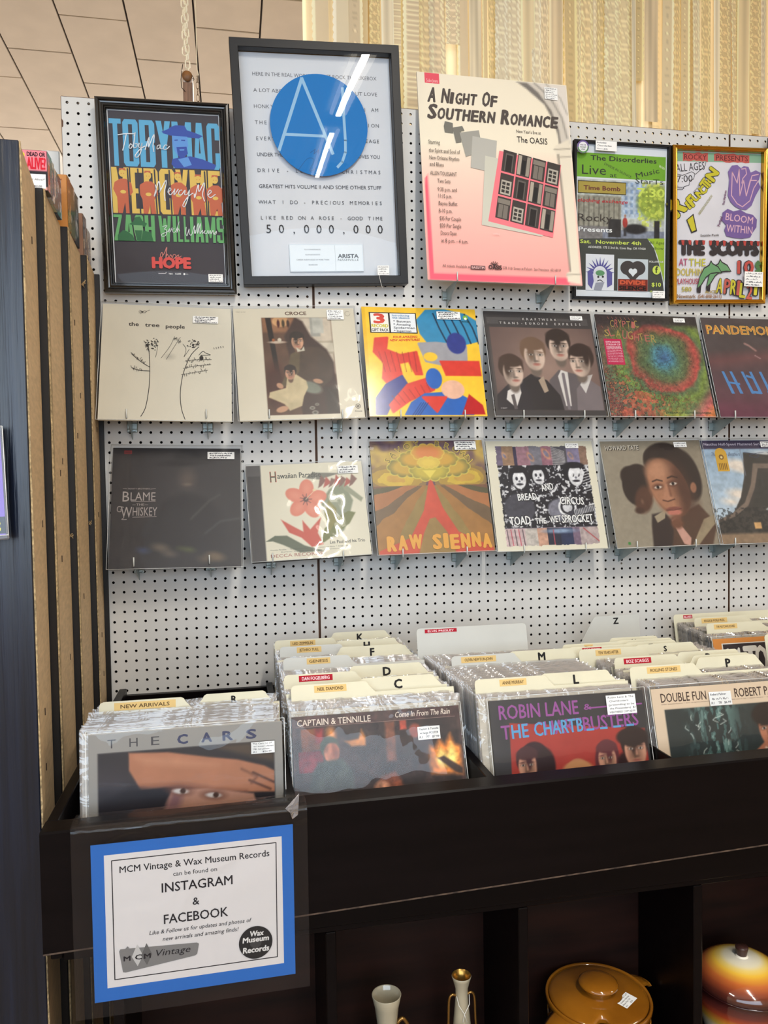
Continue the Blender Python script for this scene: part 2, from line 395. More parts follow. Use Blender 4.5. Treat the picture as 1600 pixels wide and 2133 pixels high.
TCACHE = {}
def text_geo(t, bold=0):
    k = t
    if k in TCACHE: return TCACHE[k]
    cu = bpy.data.curves.new('t', 'FONT'); cu.body = t; cu.resolution_u = 2; cu.fill_mode = 'FRONT'; 
    ob = bpy.data.objects.new('t', cu); me = bpy.data.meshes.new_from_object(ob)
    n = len(me.vertices); co = np.zeros(n*3); me.vertices.foreach_get('co', co); co = co.reshape(-1, 3)[:, :2].copy()
    fs = [tuple(p.vertices) for p in me.polygons]
    bpy.data.objects.remove(ob); bpy.data.curves.remove(cu); bpy.data.meshes.remove(me)
    TCACHE[k] = (co, fs); return TCACHE[k]
CAP = .70                                                       # cap height of the built-in face at size 1
class Art:
    """a printed sheet W x H metres facing -y, origin at its bottom centre"""
    def __init__(s, W, H, step=.00005, full=None): s.W, s.H = W, H; s.full = full or H; s.V = []; s.F = []; s.C = []; s.n = 0; s.k = 0; s.step = step
    def _add(s, P, fs, col, lift=True, dy=None):
        P = np.asarray(P, float); N = len(P)
        if N == 0: return s
        s.k += 1 if lift else .12
        y = -s.k*s.step-(0 if dy is None else np.asarray(dy)*s.step)
        s.V.append(np.stack([(P[:, 0]-.5)*s.W, np.full(N, y) if dy is None else y, s.full-P[:, 1]*s.H], 1)); s.F += [tuple(i+s.n for i in f) for f in fs]
        c = lin(col); c = np.tile(c, (N, 1)) if c.ndim == 1 else c; s.C.append(c); s.n += N; return s
    def grid(s, p):
        ny, nx = p.X.shape; I = np.arange(ny*nx).reshape(ny, nx)
        f = np.stack([I[1:, :-1], I[1:, 1:], I[:-1, 1:], I[:-1, :-1]], -1).reshape(-1, 4)
        return s._add(np.stack([p.X.ravel(), p.Y.ravel()], 1), [tuple(q) for q in f.tolist()], np.clip(p.c.reshape(-1, 3), 0, 255))
    def base(s, col): return s.rect(0, 0, 1, 1, col)
    def rect(s, x0, y0, x1, y1, col, lift=True): return s._add([(x0, y1), (x1, y1), (x1, y0), (x0, y0)], [(0, 1, 2, 3)], col, lift)
    def poly(s, pts, col, lift=True): return s._add(pts, [tuple(range(len(pts)))], col, lift)
    def disc(s, cx, cy, r, col, n=40, ry=None, a0=0, a1=360, lift=True):
        ry = ry or r; q = [(cx+r*math.cos(R(a0+(a1-a0)*k/n)), cy+ry*s.W/s.H*math.sin(R(a0+(a1-a0)*k/n))) for k in range(n+(0 if a1-a0 == 360 else 1))]
        return s.poly(q, col, lift)
    def stroke(s, pts, w, col, closed=False, lift=True, smooth=0):
        P = [np.array((x, y*s.H/s.W)) for x, y in pts]
        if smooth:
            Q = []
            E = [P[0]]+P+[P[-1]]
            for i in range(1, len(E)-2):
                for k in range(smooth):
                    t = k/smooth; p0, p1, p2, p3 = E[i-1:i+3]
                    Q.append(.5*((2*p1)+(-p0+p2)*t+(2*p0-5*p1+4*p2-p3)*t*t+(-p0+3*p1-3*p2+p3)*t**3))
            P = Q+[P[-1]]
        if closed: P = P+[P[0]]
        vs = []; fs = []
        for i in range(len(P)-1):
            d = P[i+1]-P[i]; L = math.hypot(*d)
            if L < 1e-9: continue
            d = d/L; nrm = np.array((-d[1], d[0]))*w/2; e = d*w*.25; n = len(vs)
            for q in (P[i]-e+nrm, P[i+1]+e+nrm, P[i+1]+e-nrm, P[i]-e-nrm): vs.append((q[0], q[1]*s.W/s.H))
            fs.append((n, n+1, n+2, n+3))
        return s._add(vs, fs, col, lift)
    def text(s, t, x, y, h, col, w=None, bold=0, shear=0, rot=0, al='l', lift=True, sp=None, wob=0, dripped=None):
        """x, y = baseline anchor (sheet coordinates), h = cap height as share of sheet height, w = width as share of sheet width"""
        co, fs = text_geo(t, bold)
        if len(co) == 0: return s
        P = co.copy(); hh = h*s.H/CAP; x0, x1 = P[:, 0].min(), P[:, 0].max()
        sx = (w*s.W/(x1-x0)) if w else hh
        X = (P[:, 0]-x0)*sx; Y = P[:, 1]*hh; wd = (x1-x0)*sx
        if wob: Y = Y+np.sin(X/wd*wob*6)*h*s.H*.12
        if bold > .008:
            b = bold*.8; e = b*(hh if not w else min(hh, sx*1.2)); n0 = len(X); dirs = [(1, 0), (-1, 0), (0, 1), (0, -1)] + ([(.7, .7), (-.7, .7), (.7, -.7), (-.7, -.7)] if b > .03 else [])
            sc_ = 1-2*e/wd if w and wd > 4*e else 1; cxx = wd/2; X = cxx+(X-cxx)*sc_; Xs = [X]; Ys = [Y]; f2 = list(fs)
            for q, (dx, dy) in enumerate(dirs): Xs.append(X+dx*e); Ys.append(Y+dy*e*.8); f2 += [tuple(i+n0*(q+1) for i in f) for f in fs]
            X = np.concatenate(Xs); Y = np.concatenate(Ys); fs = f2
        nc = 1
        if bold > .008: nc = len(Xs)
        dyv = np.repeat(np.arange(nc)*.12, len(X)//nc)
        X = X+Y*shear; X = X-(0 if al == 'l' else wd/2 if al == 'c' else wd)
        c_, s_ = math.cos(R(rot)), math.sin(R(rot)); XX = X*c_-Y*s_; YY = X*s_+Y*c_
        s._add(np.stack([x+XX/s.W, y-YY/s.H], 1), fs, col, lift, dyv); s.k += .12*nc; return s
    def spaced(s, t, x0, x1, y, h, col, bold=0):
        n = len(t)
        for i, ch in enumerate(t):
            if ch != ' ': s.text(ch, x0+(x1-x0)*i/(n-1), y, h, col, al='c', bold=bold, lift=False)
        return s
    def scrib(s, x, y, w, h, seed, col=(60, 60, 75), wd=.0022):
        r = random.Random(seed); n = max(3, int(w*s.W/h/s.H*1.9)); pts = []
        for i in range(n*2+1):
            if r.random() < .16 and len(pts) > 2: s.stroke(pts, wd, col, lift=False); pts = []; continue
            pts.append((x+w*i/(n*2), y-h*(r.uniform(.1, 1.0) if i % 2 else r.uniform(-.15, .2))))
        if len(pts) > 1: s.stroke(pts, wd, col, lift=False)
        return s
    def build(s, name, m, parent=None, mw=None, back=None):
        V = np.concatenate(s.V); C = np.concatenate(s.C)
        me = bpy.data.meshes.new(name); me.from_pydata(V.tolist(), [], s.F)
        a = me.color_attributes.new('Col', 'FLOAT_COLOR', 'POINT')
        a.data.foreach_set('color', np.concatenate([C, np.ones((len(C), 1))], 1).astype(np.float32).ravel()); me.update()
        return link(name, me, m, parent, mw)
M_print = mat('printed_card', rough=.38, attr=True, spec=.4)
M_paper = mat('printed_paper', rough=.65, attr=True, spec=.25)
M_gloss = mat('glossy_print', rough=.18, attr=True, spec=.5)
M_label = mat('label_paper', rough=.7, attr=True, spec=.2)
M_sleeve = film('clear_record_sleeve', (.97, .97, .97), body=.006, rough=.03, base=.008, bump=.16, bscale=5, gain=.42)
M_glass = film('picture_glass', (.97, .98, .98), rough=.015, base=.0, bump=0, gain=.30)
M_card = mat('jacket_card', (214, 206, 186), .6)
M_cardw = mat('white_jacket_card', (226, 224, 218), .6)
M_cardd = mat('dark_jacket_card', (38, 34, 33), .6)
INK = (48, 48, 62)
def price_label(parent, W, H, x, z, w, h, lines, seed, y=-.0035, rot=0, round_=False):
    """white sticker with handwriting; x, z = centre in sheet coordinates (metres, origin bottom centre)"""
    a = Art(w, h); a.base((240, 240, 238)); n = len(lines)
    a.k += 1
    for i, t in enumerate(lines):
        yy = (i+.86)/(n+.25); hh = .52/(n+.25)
        if t.startswith('~'): a.scrib(.07+.04*(i % 2), yy, .84-.1*(i % 3), hh*1.1, seed*10+i, INK, .017)
        else: a.text(t, .06+.03*(i % 2), yy, hh, INK, shear=.15, w=min(.88, .055*len(t)*1.0), bold=.02, lift=False)
    return a.build('price_label', M_label, parent, Matrix.Translation((x, y, z)) @ Matrix.Rotation(R(rot), 4, 'Y') @ Matrix.Translation((0, 0, -h/2)))
def sleeve_sheet(W, H, seed, parent, y=-.0028, mx=.004, top=.006, amp=.0007, m=None):
    n = 26; r = np.random.RandomState(seed); P = Paint(1, 1, n); nz = P.nz(3, seed)+.35*P.nz(9, seed+5)
    V = []; 
    for j in range(n+1):
        for i in range(n+1):
            x = -W/2-mx+(W+2*mx)*i/n; z = -.001+(H+top+.001)*j/n
            e = min(i, n-i, j, n-j)/n*6; e = min(1, e)
            V.append((x, y-amp*2*(nz[j, i]-.35)*e, z))
    I = np.arange((n+1)**2).reshape(n+1, n+1)
    F = np.stack([I[:-1, :-1], I[:-1, 1:], I[1:, 1:], I[1:, :-1]], -1).reshape(-1, 4).tolist()
    me = bpy.data.meshes.new('plastic_sleeve'); me.from_pydata(V, [], F); me.polygons.foreach_set('use_smooth', [True]*len(F)); me.update()
    o = link('plastic_sleeve', me, m or M_sleeve, parent)
    e = MB().tube([(-W/2-mx, y, 0), (-W/2-mx, y, H+top), ], .0006, 5).tube([(W/2+mx, y, 0), (W/2+mx, y, H+top)], .0006, 5).tube([(-W/2-mx, y, H+top), (W/2+mx, y, H+top)], .0006, 5).tube([(-W/2-mx, y, .0006), (W/2+mx, y, .0006)], .0007, 5)
    e.build('sleeve_seam', mat('sleeve_edge', (225, 228, 228), .2, spec=.7), o)
    return o
def record(name, label, cat, art, mw, seed, lab=None, sleeve=True, card=None, thick=.0038, group=None, m=None, sl=None, W=None, H=None):
    W = W or art.W; H = H or art.full
    t = empty(name, mw, label, cat, group)
    MB().box(-W/2, W/2, .0004, thick, 0, H, bev=.0006).build('jacket', card or M_card, t)
    art.build('cover_print', m or M_print, t)
    if sleeve: sleeve_sheet(W, H, seed, t, **(sl or {}))
    if lab: price_label(t, W, H, *lab, seed)
    return t
# ---------------------------------------------------------------- records on the pegboard
LP = .315
def lab(u, v, w, h, lines): return ((u-.5)*LP, (1-v)*LP, w*LP, h*LP, lines)
def art_tree():
    p = Paint(LP, LP, 60, (224, 217, 198)); p.mottle(.025, 3, 3); p.ell(.52, .45, .03, .02, (190, 184, 168), soft=.04)
    a = Art(LP, LP); a.grid(p); K = (50, 46, 44)
    for i, (x, y, r) in enumerate(((.30, .055, .014),)):
        a.stroke([(.295, .06), (.315, .05), (.335, .052), (.325, .066), (.305, .068), (.295, .06)], .004, K); a.stroke([(.335, .052), (.36, .04)], .003, K)
        for q in ((.28, .045), (.272, .055), (.275, .07), (.285, .08)): a.stroke([(.31, .058), q], .0035, K, lift=False)
    a.text('the', .20, .188, .034, K, w=.078, bold=.03); a.text('tree', .325, .190, .034, K, w=.112, bold=.03); a.text('people', .485, .197, .034, K, w=.148, bold=.03)
    s = lambda pts, w=.0055: a.stroke(pts, w, K, smooth=5)
    s([(.352, .33), (.366, .45), (.372, .56), (.372, .68), (.362, .80), (.345, .90), (.315, .965)])
    s([(.745, .355), (.69, .42), (.655, .50), (.625, .60), (.61, .70), (.607, .80), (.618, .90), (.645, .985)])
    s([(.235, .44), (.29, .49), (.33, .52), (.37, .545)]); s([(.235, .555), (.29, .575), (.37, .58)])
    s([(.405, .31), (.425, .36), (.42, .42), (.412, .46)], .003); s([(.555, .27), (.52, .36), (.455, .465)], .003); s([(.60, .275), (.56, .35), (.495, .475)], .003)
    s([(.62, .335), (.645, .38), (.63, .45)], .003); s([(.63, .45), (.67, .38)], .003)
    s([(.64, .485), (.72, .47), (.845, .465)], .003); s([(.625, .55), (.72, .525), (.84, .51)], .003); s([(.612, .605), (.70, .585), (.815, .560)], .003)
    s([(.745, .43), (.775, .395), (.80, .41), (.835, .425), (.76, .43)], .004); a.disc(.765, .455, .016, K, 14, .022)
    r = random.Random(4); a.k += 1
    for (cx, cy, rx, ry, n) in ((.40, .345, .035, .055, 34), (.70, .33, .055, .035, 46), (.345, .36, .02, .05, 16)):
        for i in range(n):
            an = r.uniform(0, 6.28); q = math.sqrt(r.random()); x = cx+math.cos(an)*q*rx; y = cy+math.sin(an)*q*ry
            a.disc(x, y, .0045, K, 6, lift=False); 
    for (x0, y0, x1, y1, n) in ((.23, .43, .33, .51, 16), (.23, .55, .32, .58, 10), (.55, .28, .60, .33, 12), (.64, .48, .84, .465, 16), (.64, .54, .83, .51, 14), (.63, .60, .81, .56, 12), (.33, .33, .355, .40, 12)):
        for i in range(n):
            t = (i+.5)/n; x = x0+(x1-x0)*t; y = y0+(y1-y0)*t; dx, dy = r.uniform(-.014, .014), r.choice((-1, 1))*r.uniform(.006, .022)
            a.stroke([(x, y), (x+dx, y+dy)], .0032, K, lift=False)
    for i in range(5): a.stroke([(.86+i*.018, .36-.004*i), (.865+i*.018, .372-.004*i)], .0035, K, lift=False)
    return a
def art_croce():
    p = Paint(LP, LP, 170, (219, 210, 188)); p.mottle(.02, 3, 1)
    x0, y0, x1, y1 = .225, .085, .80, .955; p.rect(x0, y0, x1, y1, (92, 66, 52)); p.window(x0, y0, x1, y1)
    p.rect(.5, .08, .8, .6, (196, 182, 162), soft=.03); p.rect(.225, .08, .5, .22, (140, 98, 70), soft=.03); p.ell(.38, .12, .07, .05, (196, 150, 104), soft=.01)
    for x, c in ((.36, (70, 24, 24)), (.40, (60, 48, 32)), (.44, (50, 30, 26))): p.ell(x, .14, .012, .035, c)
    p.poly([(.255, .085), (.30, .085), (.345, .62), (.31, .62)], (30, 24, 24)); p.ell(.30, .70, .08, .2, (70, 36, 30), soft=.06)
    p.rect(.62, .08, .70, .26, (160, 158, 148)); p.rect(.64, .09, .73, .23, (182, 180, 168)); p.rect(.66, .30, .80, .42, (172, 160, 140)); p.rect(.68, .32, .8, .40, (196, 186, 166))
    p.poly([(.40, .26), (.50, .08), (.56, .12), (.62, .26), (.74, .38), (.79, .5), (.80, .955), (.5, .955), (.44, .5)], (62, 44, 40), soft=.02)
    p.ell(.34, .31, .07, .012, (190, 170, 150)); p.ell(.36, .29, .016, .018, (200, 190, 170)); p.ell(.31, .29, .012, .014, (160, 90, 50))
    p.ell(.60, .55, .17, .20, (72, 56, 46), 20, soft=.015); p.poly([(.44, .42), (.52, .38), (.50, .58), (.42, .66), (.36, .72), (.34, .70), (.40, .58)], (92, 78, 56), soft=.012)
    p.poly([(.66, .42), (.78, .50), (.76, .66), (.68, .70), (.62, .68), (.66, .6)], (70, 56, 48), soft=.01); p.ell(.645, .665, .04, .02, (186, 142, 112), 15)
    p.ell(.585, .72, .09, .05, (118, 122, 108), 20, soft=.02); p.face(.505, .30, .072, (198, 150, 120), (44, 34, 30), .25)
    p.poly([(.49, .36), (.53, .385), (.555, .35), (.56, .39), (.50, .40)], (196, 190, 170))
    p.poly([(.40, .62), (.47, .60), (.55, .66), (.56, .72), (.52, .80), (.50, .88), (.40, .92), (.36, .86), (.24, .80), (.25, .755), (.38, .72)], (196, 178, 140), soft=.01)
    p.mottle(.12, 14, 5); p.ell(.335, .70, .03, .022, (186, 140, 110), 40); p.ell(.34, .905, .05, .025, (192, 146, 114), -15); p.face(.425, .585, .058, (200, 150, 122), (40, 28, 26), -.2)
    for (x, y, q) in ((.58, .90, .022), (.62, .87, .016), (.60, .94, .026)): p.ell(x, y, q, q*.7, (150, 146, 134)); p.ell(x, y, q*.6, q*.4, (80, 74, 66))
    p.rect(.70, .72, .80, .955, (50, 44, 40), soft=.04, a=.8); p.clip = None
    a = Art(LP, LP); a.grid(p); a.text('CROCE', .51, .060, .030, (104, 78, 64), w=.18, bold=.05, al='c'); a.text('STEREO 32 0769', .02, .035, .006, (110, 100, 85), w=.08)
    K = (84, 76, 70); a.disc(.952, .895, .022, K, 24); a.disc(.952, .895, .017, (219, 210, 188), 24); a.disc(.952, .895, .012, K, 20); a.text('R', .952, .900, .011, (219, 210, 188), al='c', bold=.02); a.text('Croce', .952, .945, .014, K, w=.06, al='c', bold=.02)
    a.stroke([(.945+.022*math.cos(t*.35), .05+.022*math.sin(t*.35)) for t in range(17)], .0025, (140, 130, 112))
    return a
def art_gift():
    Y = (236, 190, 58); p = Paint(LP, LP, 150, Y); p.mottle(.02, 4, 2)
    B = (58, 134, 176); D = (32, 40, 58); RD = (206, 62, 52); BL = (52, 62, 132); GR = (150, 150, 156); CB = (44, 96, 176); SK = (224, 176, 150)
    # plain masses of the cover's colours: no figures
    p.poly([(.48, .12), (.56, .03), (.72, .02), (.90, .06), (.99, .12), (.99, .30), (.84, .34), (.70, .36), (.56, .33), (.50, .24)], B, rnd=.015)
    for k in range(5): p.line([(.62+.07*k, .05), (.66+.075*k, .18), (.72+.07*k, .33)], .012, D)
    p.poly([(.47, .34), (.62, .33), (.88, .36), (.87, .50), (.70, .54), (.52, .50)], GR, rnd=.012); p.ell(.56, .46, .06, .042, Y); p.ell(.56, .46, .066, .05, D, a=.0)
    p.ell(.80, .33, .085, .10, BL, soft=.01); p.poly([(.64, .50), (.98, .50), (.985, .63), (.68, .63)], RD, rnd=.006)
    p.poly([(.10, .30), (.20, .29), (.18, .40), (.30, .45), (.44, .42), (.47, .62), (.42, .62), (.37, .50), (.28, .52), (.30, .66), (.20, .74), (.14, .66), (.16, .52), (.08, .42)], RD, rnd=.012, soft=.01)
    p.poly([(.06, .98), (.07, .84), (.16, .72), (.30, .64), (.34, .72), (.22, .82), (.14, .98)], BL, rnd=.01); p.poly([(.18, .90), (.34, .72), (.52, .66), (.56, .76), (.34, .86), (.2, .96)], RD, rnd=.012)
    for k in range(7): p.line([(.12+.05*k, .42), (.16+.045*k, .60)], .003, (120, 34, 34)); p.line([(.20+.05*k, .82-.02*k), (.26+.045*k, .90-.02*k)], .003, (120, 34, 34))
    p.poly([(.30, .985), (.36, .88), (.48, .80), (.74, .78), (.84, .84), (.88, .985)], CB, rnd=.006); p.poly([(.78, .985), (.86, .80), (.97, .90), (.985, .985)], (176, 36, 40)); p.ell(.57, .66, .07, .095, CB, soft=.008)
    p.ell(.725, .76, .10, .085, SK, soft=.008); p.poly([(.46, .83), (.66, .83), (.57, .96)], RD, rnd=.01)
    for k in range(4): p.line([(.36+.02*k, .99), (.44+.02*k, .88)], .004, (24, 44, 92))
    p.put(((p.X < .03)*1.), (214, 168, 44), .5); p.mottle(.05, 22, 8)
    a = Art(LP, LP); a.grid(p); a.rect(.06, .05, .47, .245, (44, 44, 46)); a.rect(.072, .058, .225, .236, (232, 230, 224)); a.rect(.24, .058, .46, .236, (226, 230, 234))
    a.text('3', .095, .150, .085, (206, 74, 62), w=.10, bold=.08); a.text('RECORD', .075, .192, .030, (196, 186, 40), w=.145, bold=.05); a.text('GIFT PACK', .075, .230, .027, (60, 60, 60), w=.145, bold=.03)
    for i, t in enumerate(('* Batman', '* Amazing', '  Spiderman', '* Superman')): a.text(t, .265, .142+i*.030, .019, (58, 58, 64), w=.185 if i == 2 else .15, bold=.02, lift=False)
    a.text('Introducing', .26, .085, .017, (74, 130, 176), w=.15, bold=.02); a.text('the classics', .26, .107, .017, (74, 130, 176), w=.15, bold=.02, lift=False)
    a.text('FOUR AMAZING', .25, .292, .020, (206, 62, 52), w=.21, shear=.3, bold=.03, rot=2); a.text('NEW ADVENTURES', .22, .322, .020, (206, 62, 52), w=.26, shear=.3, bold=.03, rot=2)
    a.disc(.905, .085, .022, (120, 176, 70), 24); a.disc(.905, .095, .012, (236, 236, 220), 18); a.text('POWER', .905, .130, .012, (40, 70, 60), w=.07, al='c', bold=.02)
    return a
def art_four():
    p = Paint(LP, LP, 190, (66, 62, 62)); p.rect(.035, .155, .99, .94, (98, 78, 74)); p.window(.02, .155, .985, .94)
    p.put(np.clip(1-np.hypot(p.X-.55, p.Y-.55)*1.5, 0, 1), (164, 136, 122), .9); p.put(np.clip((p.Y-.7)/.3, 0, 1), (70, 58, 56), .5)
    skin = (216, 190, 172); H = (56, 42, 38)
    p.poly([(.50, .94), (.52, .66), (.62, .56), (.78, .60), (.90, .72), (.94, .94)], (98, 90, 92), soft=.01)
    p.poly([(.605, .62), (.64, .56), (.70, .58), (.69, .90), (.64, .90)], (216, 210, 204)); p.line([(.655, .60), (.665, .92)], .028, (120, 112, 116))
    p.face(.655, .325, .135, skin, (54, 42, 38), .1); 
    p.poly([(.74, .94), (.76, .74), (.86, .62), (.985, .72), (.985, .94)], (120, 110, 112), soft=.01); p.poly([(.80, .70), (.84, .62), (.93, .60), (.84, .78)], (206, 200, 196))
    p.face(.83, .47, .138, skin, H, -.75, rot=0)
    p.poly([(.20, .94), (.24, .68), (.36, .60), (.50, .66), (.60, .80), (.62, .94)], (46, 42, 44), soft=.01); p.poly([(.42, .66), (.47, .62), (.50, .76), (.46, .78)], (170, 150, 130)); p.face(.415, .415, .138, skin, (116, 90, 72), .35)
    p.poly([(.02, .94), (.03, .80), (.14, .70), (.28, .66), (.33, .80), (.34, .94)], (48, 44, 48), soft=.01); p.poly([(.11, .84), (.13, .76), (.24, .70), (.25, .78), (.19, .92)], (222, 216, 210)); p.poly([(.155, .80), (.185, .79), (.20, .93), (.17, .93)], (90, 82, 82))
    p.face(.20, .575, .132, skin, (70, 52, 44), .6); p.mottle(.035, 12, 3); p.clip = None
    a = Art(LP, LP); a.grid(p); W = (236, 232, 228)
    for k in range(7):
        y = .062+k*.0095
        for (x0, x1) in (((.02, .335), (.675, .96)) if k < 3 else ((.02, .125), (.90, .96))): a.stroke([(x0, y), (x1, y)], .0014, (150, 144, 142), lift=False)
    a.spaced('KRAFTWERK', .36, .66, .082, .022, W, 0); a.spaced('TRANS-EUROPE EXPRESS', .145, .885, .124, .022, W, 0); a.text('E. KRAFT', .05, .925, .008, W, w=.055)
    return a
def art_swirl():
    p = Paint(LP, LP, 200, (70, 60, 62)); X, Y = p.X, p.Y; r = np.hypot((X-.60)*1.0, (Y-.42)*1.05); th = np.arctan2(Y-.42, X-.6); n1 = p.nz(26, 3); n2 = p.nz(60, 7); n3 = p.nz(7, 2)
    rr = r+(n3-.5)*.10
    stops = [(0, (70, 104, 150)), (.10, (78, 128, 140)), (.17, (96, 120, 84)), (.24, (100, 104, 70)), (.29, (150, 90, 74)), (.335, (176, 78, 72)), (.37, (96, 112, 78)), (.44, (120, 140, 66)), (.54, (104, 110, 80)), (.7, (130, 76, 74)), (.9, (150, 84, 70))]
    C = np.stack([np.interp(rr, [q[0] for q in stops], [q[1][i] for q in stops]) for i in range(3)], -1); p.c = C
    m = np.clip((Y-X*.6-.25)*3, 0, 1); sp = (n2 > .52).astype(float); p.put(m*sp, (56, 48, 46), .75); p.put(m*(n2 > .66), (196, 120, 84), .8); p.put(m*(n2 < .36), (70, 120, 90), .7)
    p.put(np.clip(((X-.3)**2+(Y-.95)**2 < .2**2)*1., 0, 1)*(n1 > .45), (206, 98, 76), .6); p.put(np.clip((.13-Y)/.05, 0, 1), (58, 50, 52), .9)
    p.put((np.clip((.30-Y)*4, 0, 1))*np.clip((.55-X)*3, 0, 1), (52, 44, 46), .8)
    p.put(np.clip((Y-.86)*9, 0, 1)*np.clip((X-.4)*5, 0, 1), (150, 160, 66), .8); p.put(np.clip((Y-.86)*9, 0, 1)*np.clip((X-.66)*6, 0, 1), (84, 130, 120), .7); p.put(np.clip((Y+X-1.70)*7, 0, 1), (206, 96, 100), .8); p.put(np.clip((Y+X-1.84)*9, 0, 1), (226, 136, 70), .9)
    p.put((np.abs(np.sin(rr*70+n1*6)) < .18)*(r < .3)*(r > .05), (48, 56, 56), .6); p.put((np.abs(np.sin(th*9+n1*9)) < .12)*(r < .22), (44, 56, 60), .5); p.mottle(.25, 34, 9); p.mottle(.14, 80, 4)
    a = Art(LP, LP); a.grid(p); rnd = random.Random(7)
    for t, x, y, w, h in (('CRYPTIC', .10, .12, .40, .075), ('SLAUGHTER', .03, .215, .70, .075)):
        for i, ch in enumerate(t):
            xx = x+(w*.72)*i/len(t)+.03; yy = y+.014*i*(.5 if t[0] == 'S' else .1)
            a.text(ch, xx, yy, h*rnd.uniform(.85, 1.15), (186, 104, 96) if i % 2 else (174, 150, 84), w=w/len(t)*.62, rot=rnd.uniform(-14, 14), lift=False)
            a.stroke([(xx, yy-h), (xx-.012, yy-h-.025)], .003, (176, 110, 90), lift=False); a.stroke([(xx+.01, yy), (xx+.018, yy+.03)], .003, (176, 110, 90), lift=False)
    a.rect(.045, .245, .215, .50, (196, 40, 84)); W = (236, 206, 214)
    for i in range(3): a.text(('CRYPTIC SLAUGHTER', 'STREAM OF', 'CONSCIOUSNESS')[i], .06, .285+i*.026, .018, W, w=.14, bold=.03, lift=False)
    for i in range(9): a.scrib(.058+.004*(i % 2), .345+i*.016, .145, .008, i, W, .0022)
    a.text('STREAM OF CONSCIOUSNESS', .52, .968, .018, (64, 84, 60), w=.44, bold=.01)
    return a
def art_pand():
    p = Paint(LP, LP, 110, (84, 74, 74)); p.put(np.clip((p.Y-.35)*1.8, 0, 1), (104, 62, 74), .9); p.put(np.clip(1-np.abs(p.Y-.45+.1*p.X)*9, 0, 1), (132, 80, 80), .6); p.put(np.clip((p.Y-.8)*5, 0, 1), (98, 46, 66), .8)
    p.ell(.58, .16, .16, .02, (60, 54, 56), 20, soft=.05); p.line([(.40, .26), (.44, .28), (.50, .33)], .010, (214, 160, 150), soft=.02); p.line([(.48, .38), (.53, .41)], .008, (196, 160, 160), soft=.01); p.mottle(.12, 9, 3)
    a = Art(LP, LP); a.grid(p)
    a.text('PANDEMONIUM', .035, .165, .088, (232, 196, 96), w=.94, bold=.045); a.text('PANDEMONIUM', .035, .165, .088, (206, 132, 66), w=.94, bold=.0)
    for (x0, x1) in ((.12, .17), (.20, .255), (.315, .37), (.40, .45), (.50, .55)): a.poly([(x0-.02, .545), (x0+.006, .545), (x1+.02, .765), (x1-.012, .765)], (82, 134, 190))
    a.poly([(.145, .645), (.26, .66), (.262, .68), (.15, .665)], (82, 134, 190)); a.poly([(.34, .575), (.41, .60), (.412, .62), (.34, .60)], (82, 134, 190)); a.poly([(.365, .735), (.455, .745), (.46, .77), (.37, .76)], (82, 134, 190)); a.poly([(.52, .74), (.64, .755), (.64, .78), (.53, .77)], (82, 134, 190))
    return a
def art_blame():
    p = Paint(LP, LP, 120, (44, 42, 46)); p.put(np.clip(1-np.hypot((p.X-.58)*2.2, (p.Y-.42)*1.1)*1.2, 0, 1), (66, 62, 64), .9)
    p.ell(.58, .12, .21, .03, (34, 32, 36), -4, soft=.03); p.ell(.58, .07, .11, .06, (38, 36, 40), soft=.03); p.ell(.58, .26, .055, .07, (96, 84, 76), soft=.09, a=.8); p.ell(.58, .31, .03, .012, (112, 98, 86), soft=.02)
    p.poly([(.30, .60), (.44, .42), (.56, .38), (.72, .42), (.90, .58), (.95, .86), (.25, .86)], (44, 42, 46), soft=.06); p.line([(.61, .60), (.75, .45), (.83, .40)], .006, (74, 74, 70), soft=.03); p.line([(.72, .72), (.84, .62), (.98, .60)], .006, (70, 72, 74), soft=.03)
    for x, y, q, c in ((.38, .83, .06, (116, 104, 88)), (.45, .88, .05, (96, 88, 78)), (.60, .85, .03, (96, 108, 60)), (.54, .84, .025, (84, 92, 56)), (.80, .91, .07, (126, 106, 82)), (.72, .93, .05, (96, 84, 70)), (.25, .85, .04, (62, 74, 112))): p.ell(x, y, q, q*.5, c, 10, soft=.04, a=.75)
    p.mottle(.07, 8, 3); a = Art(LP, LP); a.grid(p); a.rect(.085, .022, .145, .052, (132, 44, 48)); a.text('DANDY', .115, .045, .012, (60, 34, 36), al='c', w=.05, bold=.02)
    G = (168, 158, 154); a.text('TRINITY BROTHERS', .12, .352, .012, G, w=.17); a.stroke([(.085, .345), (.115, .347)], .003, G); a.stroke([(.295, .350), (.335, .346)], .003, G)
    a.text('B', .085, .452, .085, G, w=.05, bold=.008); a.text('LAME', .145, .445, .070, G, w=.19, bold=.006); a.stroke([(.15, .452), (.335, .452)], .004, G)
    a.text('THE', .19, .487, .018, G, w=.06); a.stroke([(.16, .48), (.185, .48)], .002, G); a.stroke([(.255, .48), (.28, .48)], .002, G)
    a.text('W', .075, .585, .090, G, w=.085, bold=.008); a.text('HISKEY', .165, .570, .070, G, w=.185, bold=.006); a.stroke([(.165, .582), (.345, .578)], .004, G)
    a.stroke([(.095, .50), (.055, .495), (.05, .53), (.075, .535), (.075, .515)], .006, G, smooth=4); a.stroke([(.10, .585), (.085, .60), (.12, .60)], .005, G, smooth=4)
    return a
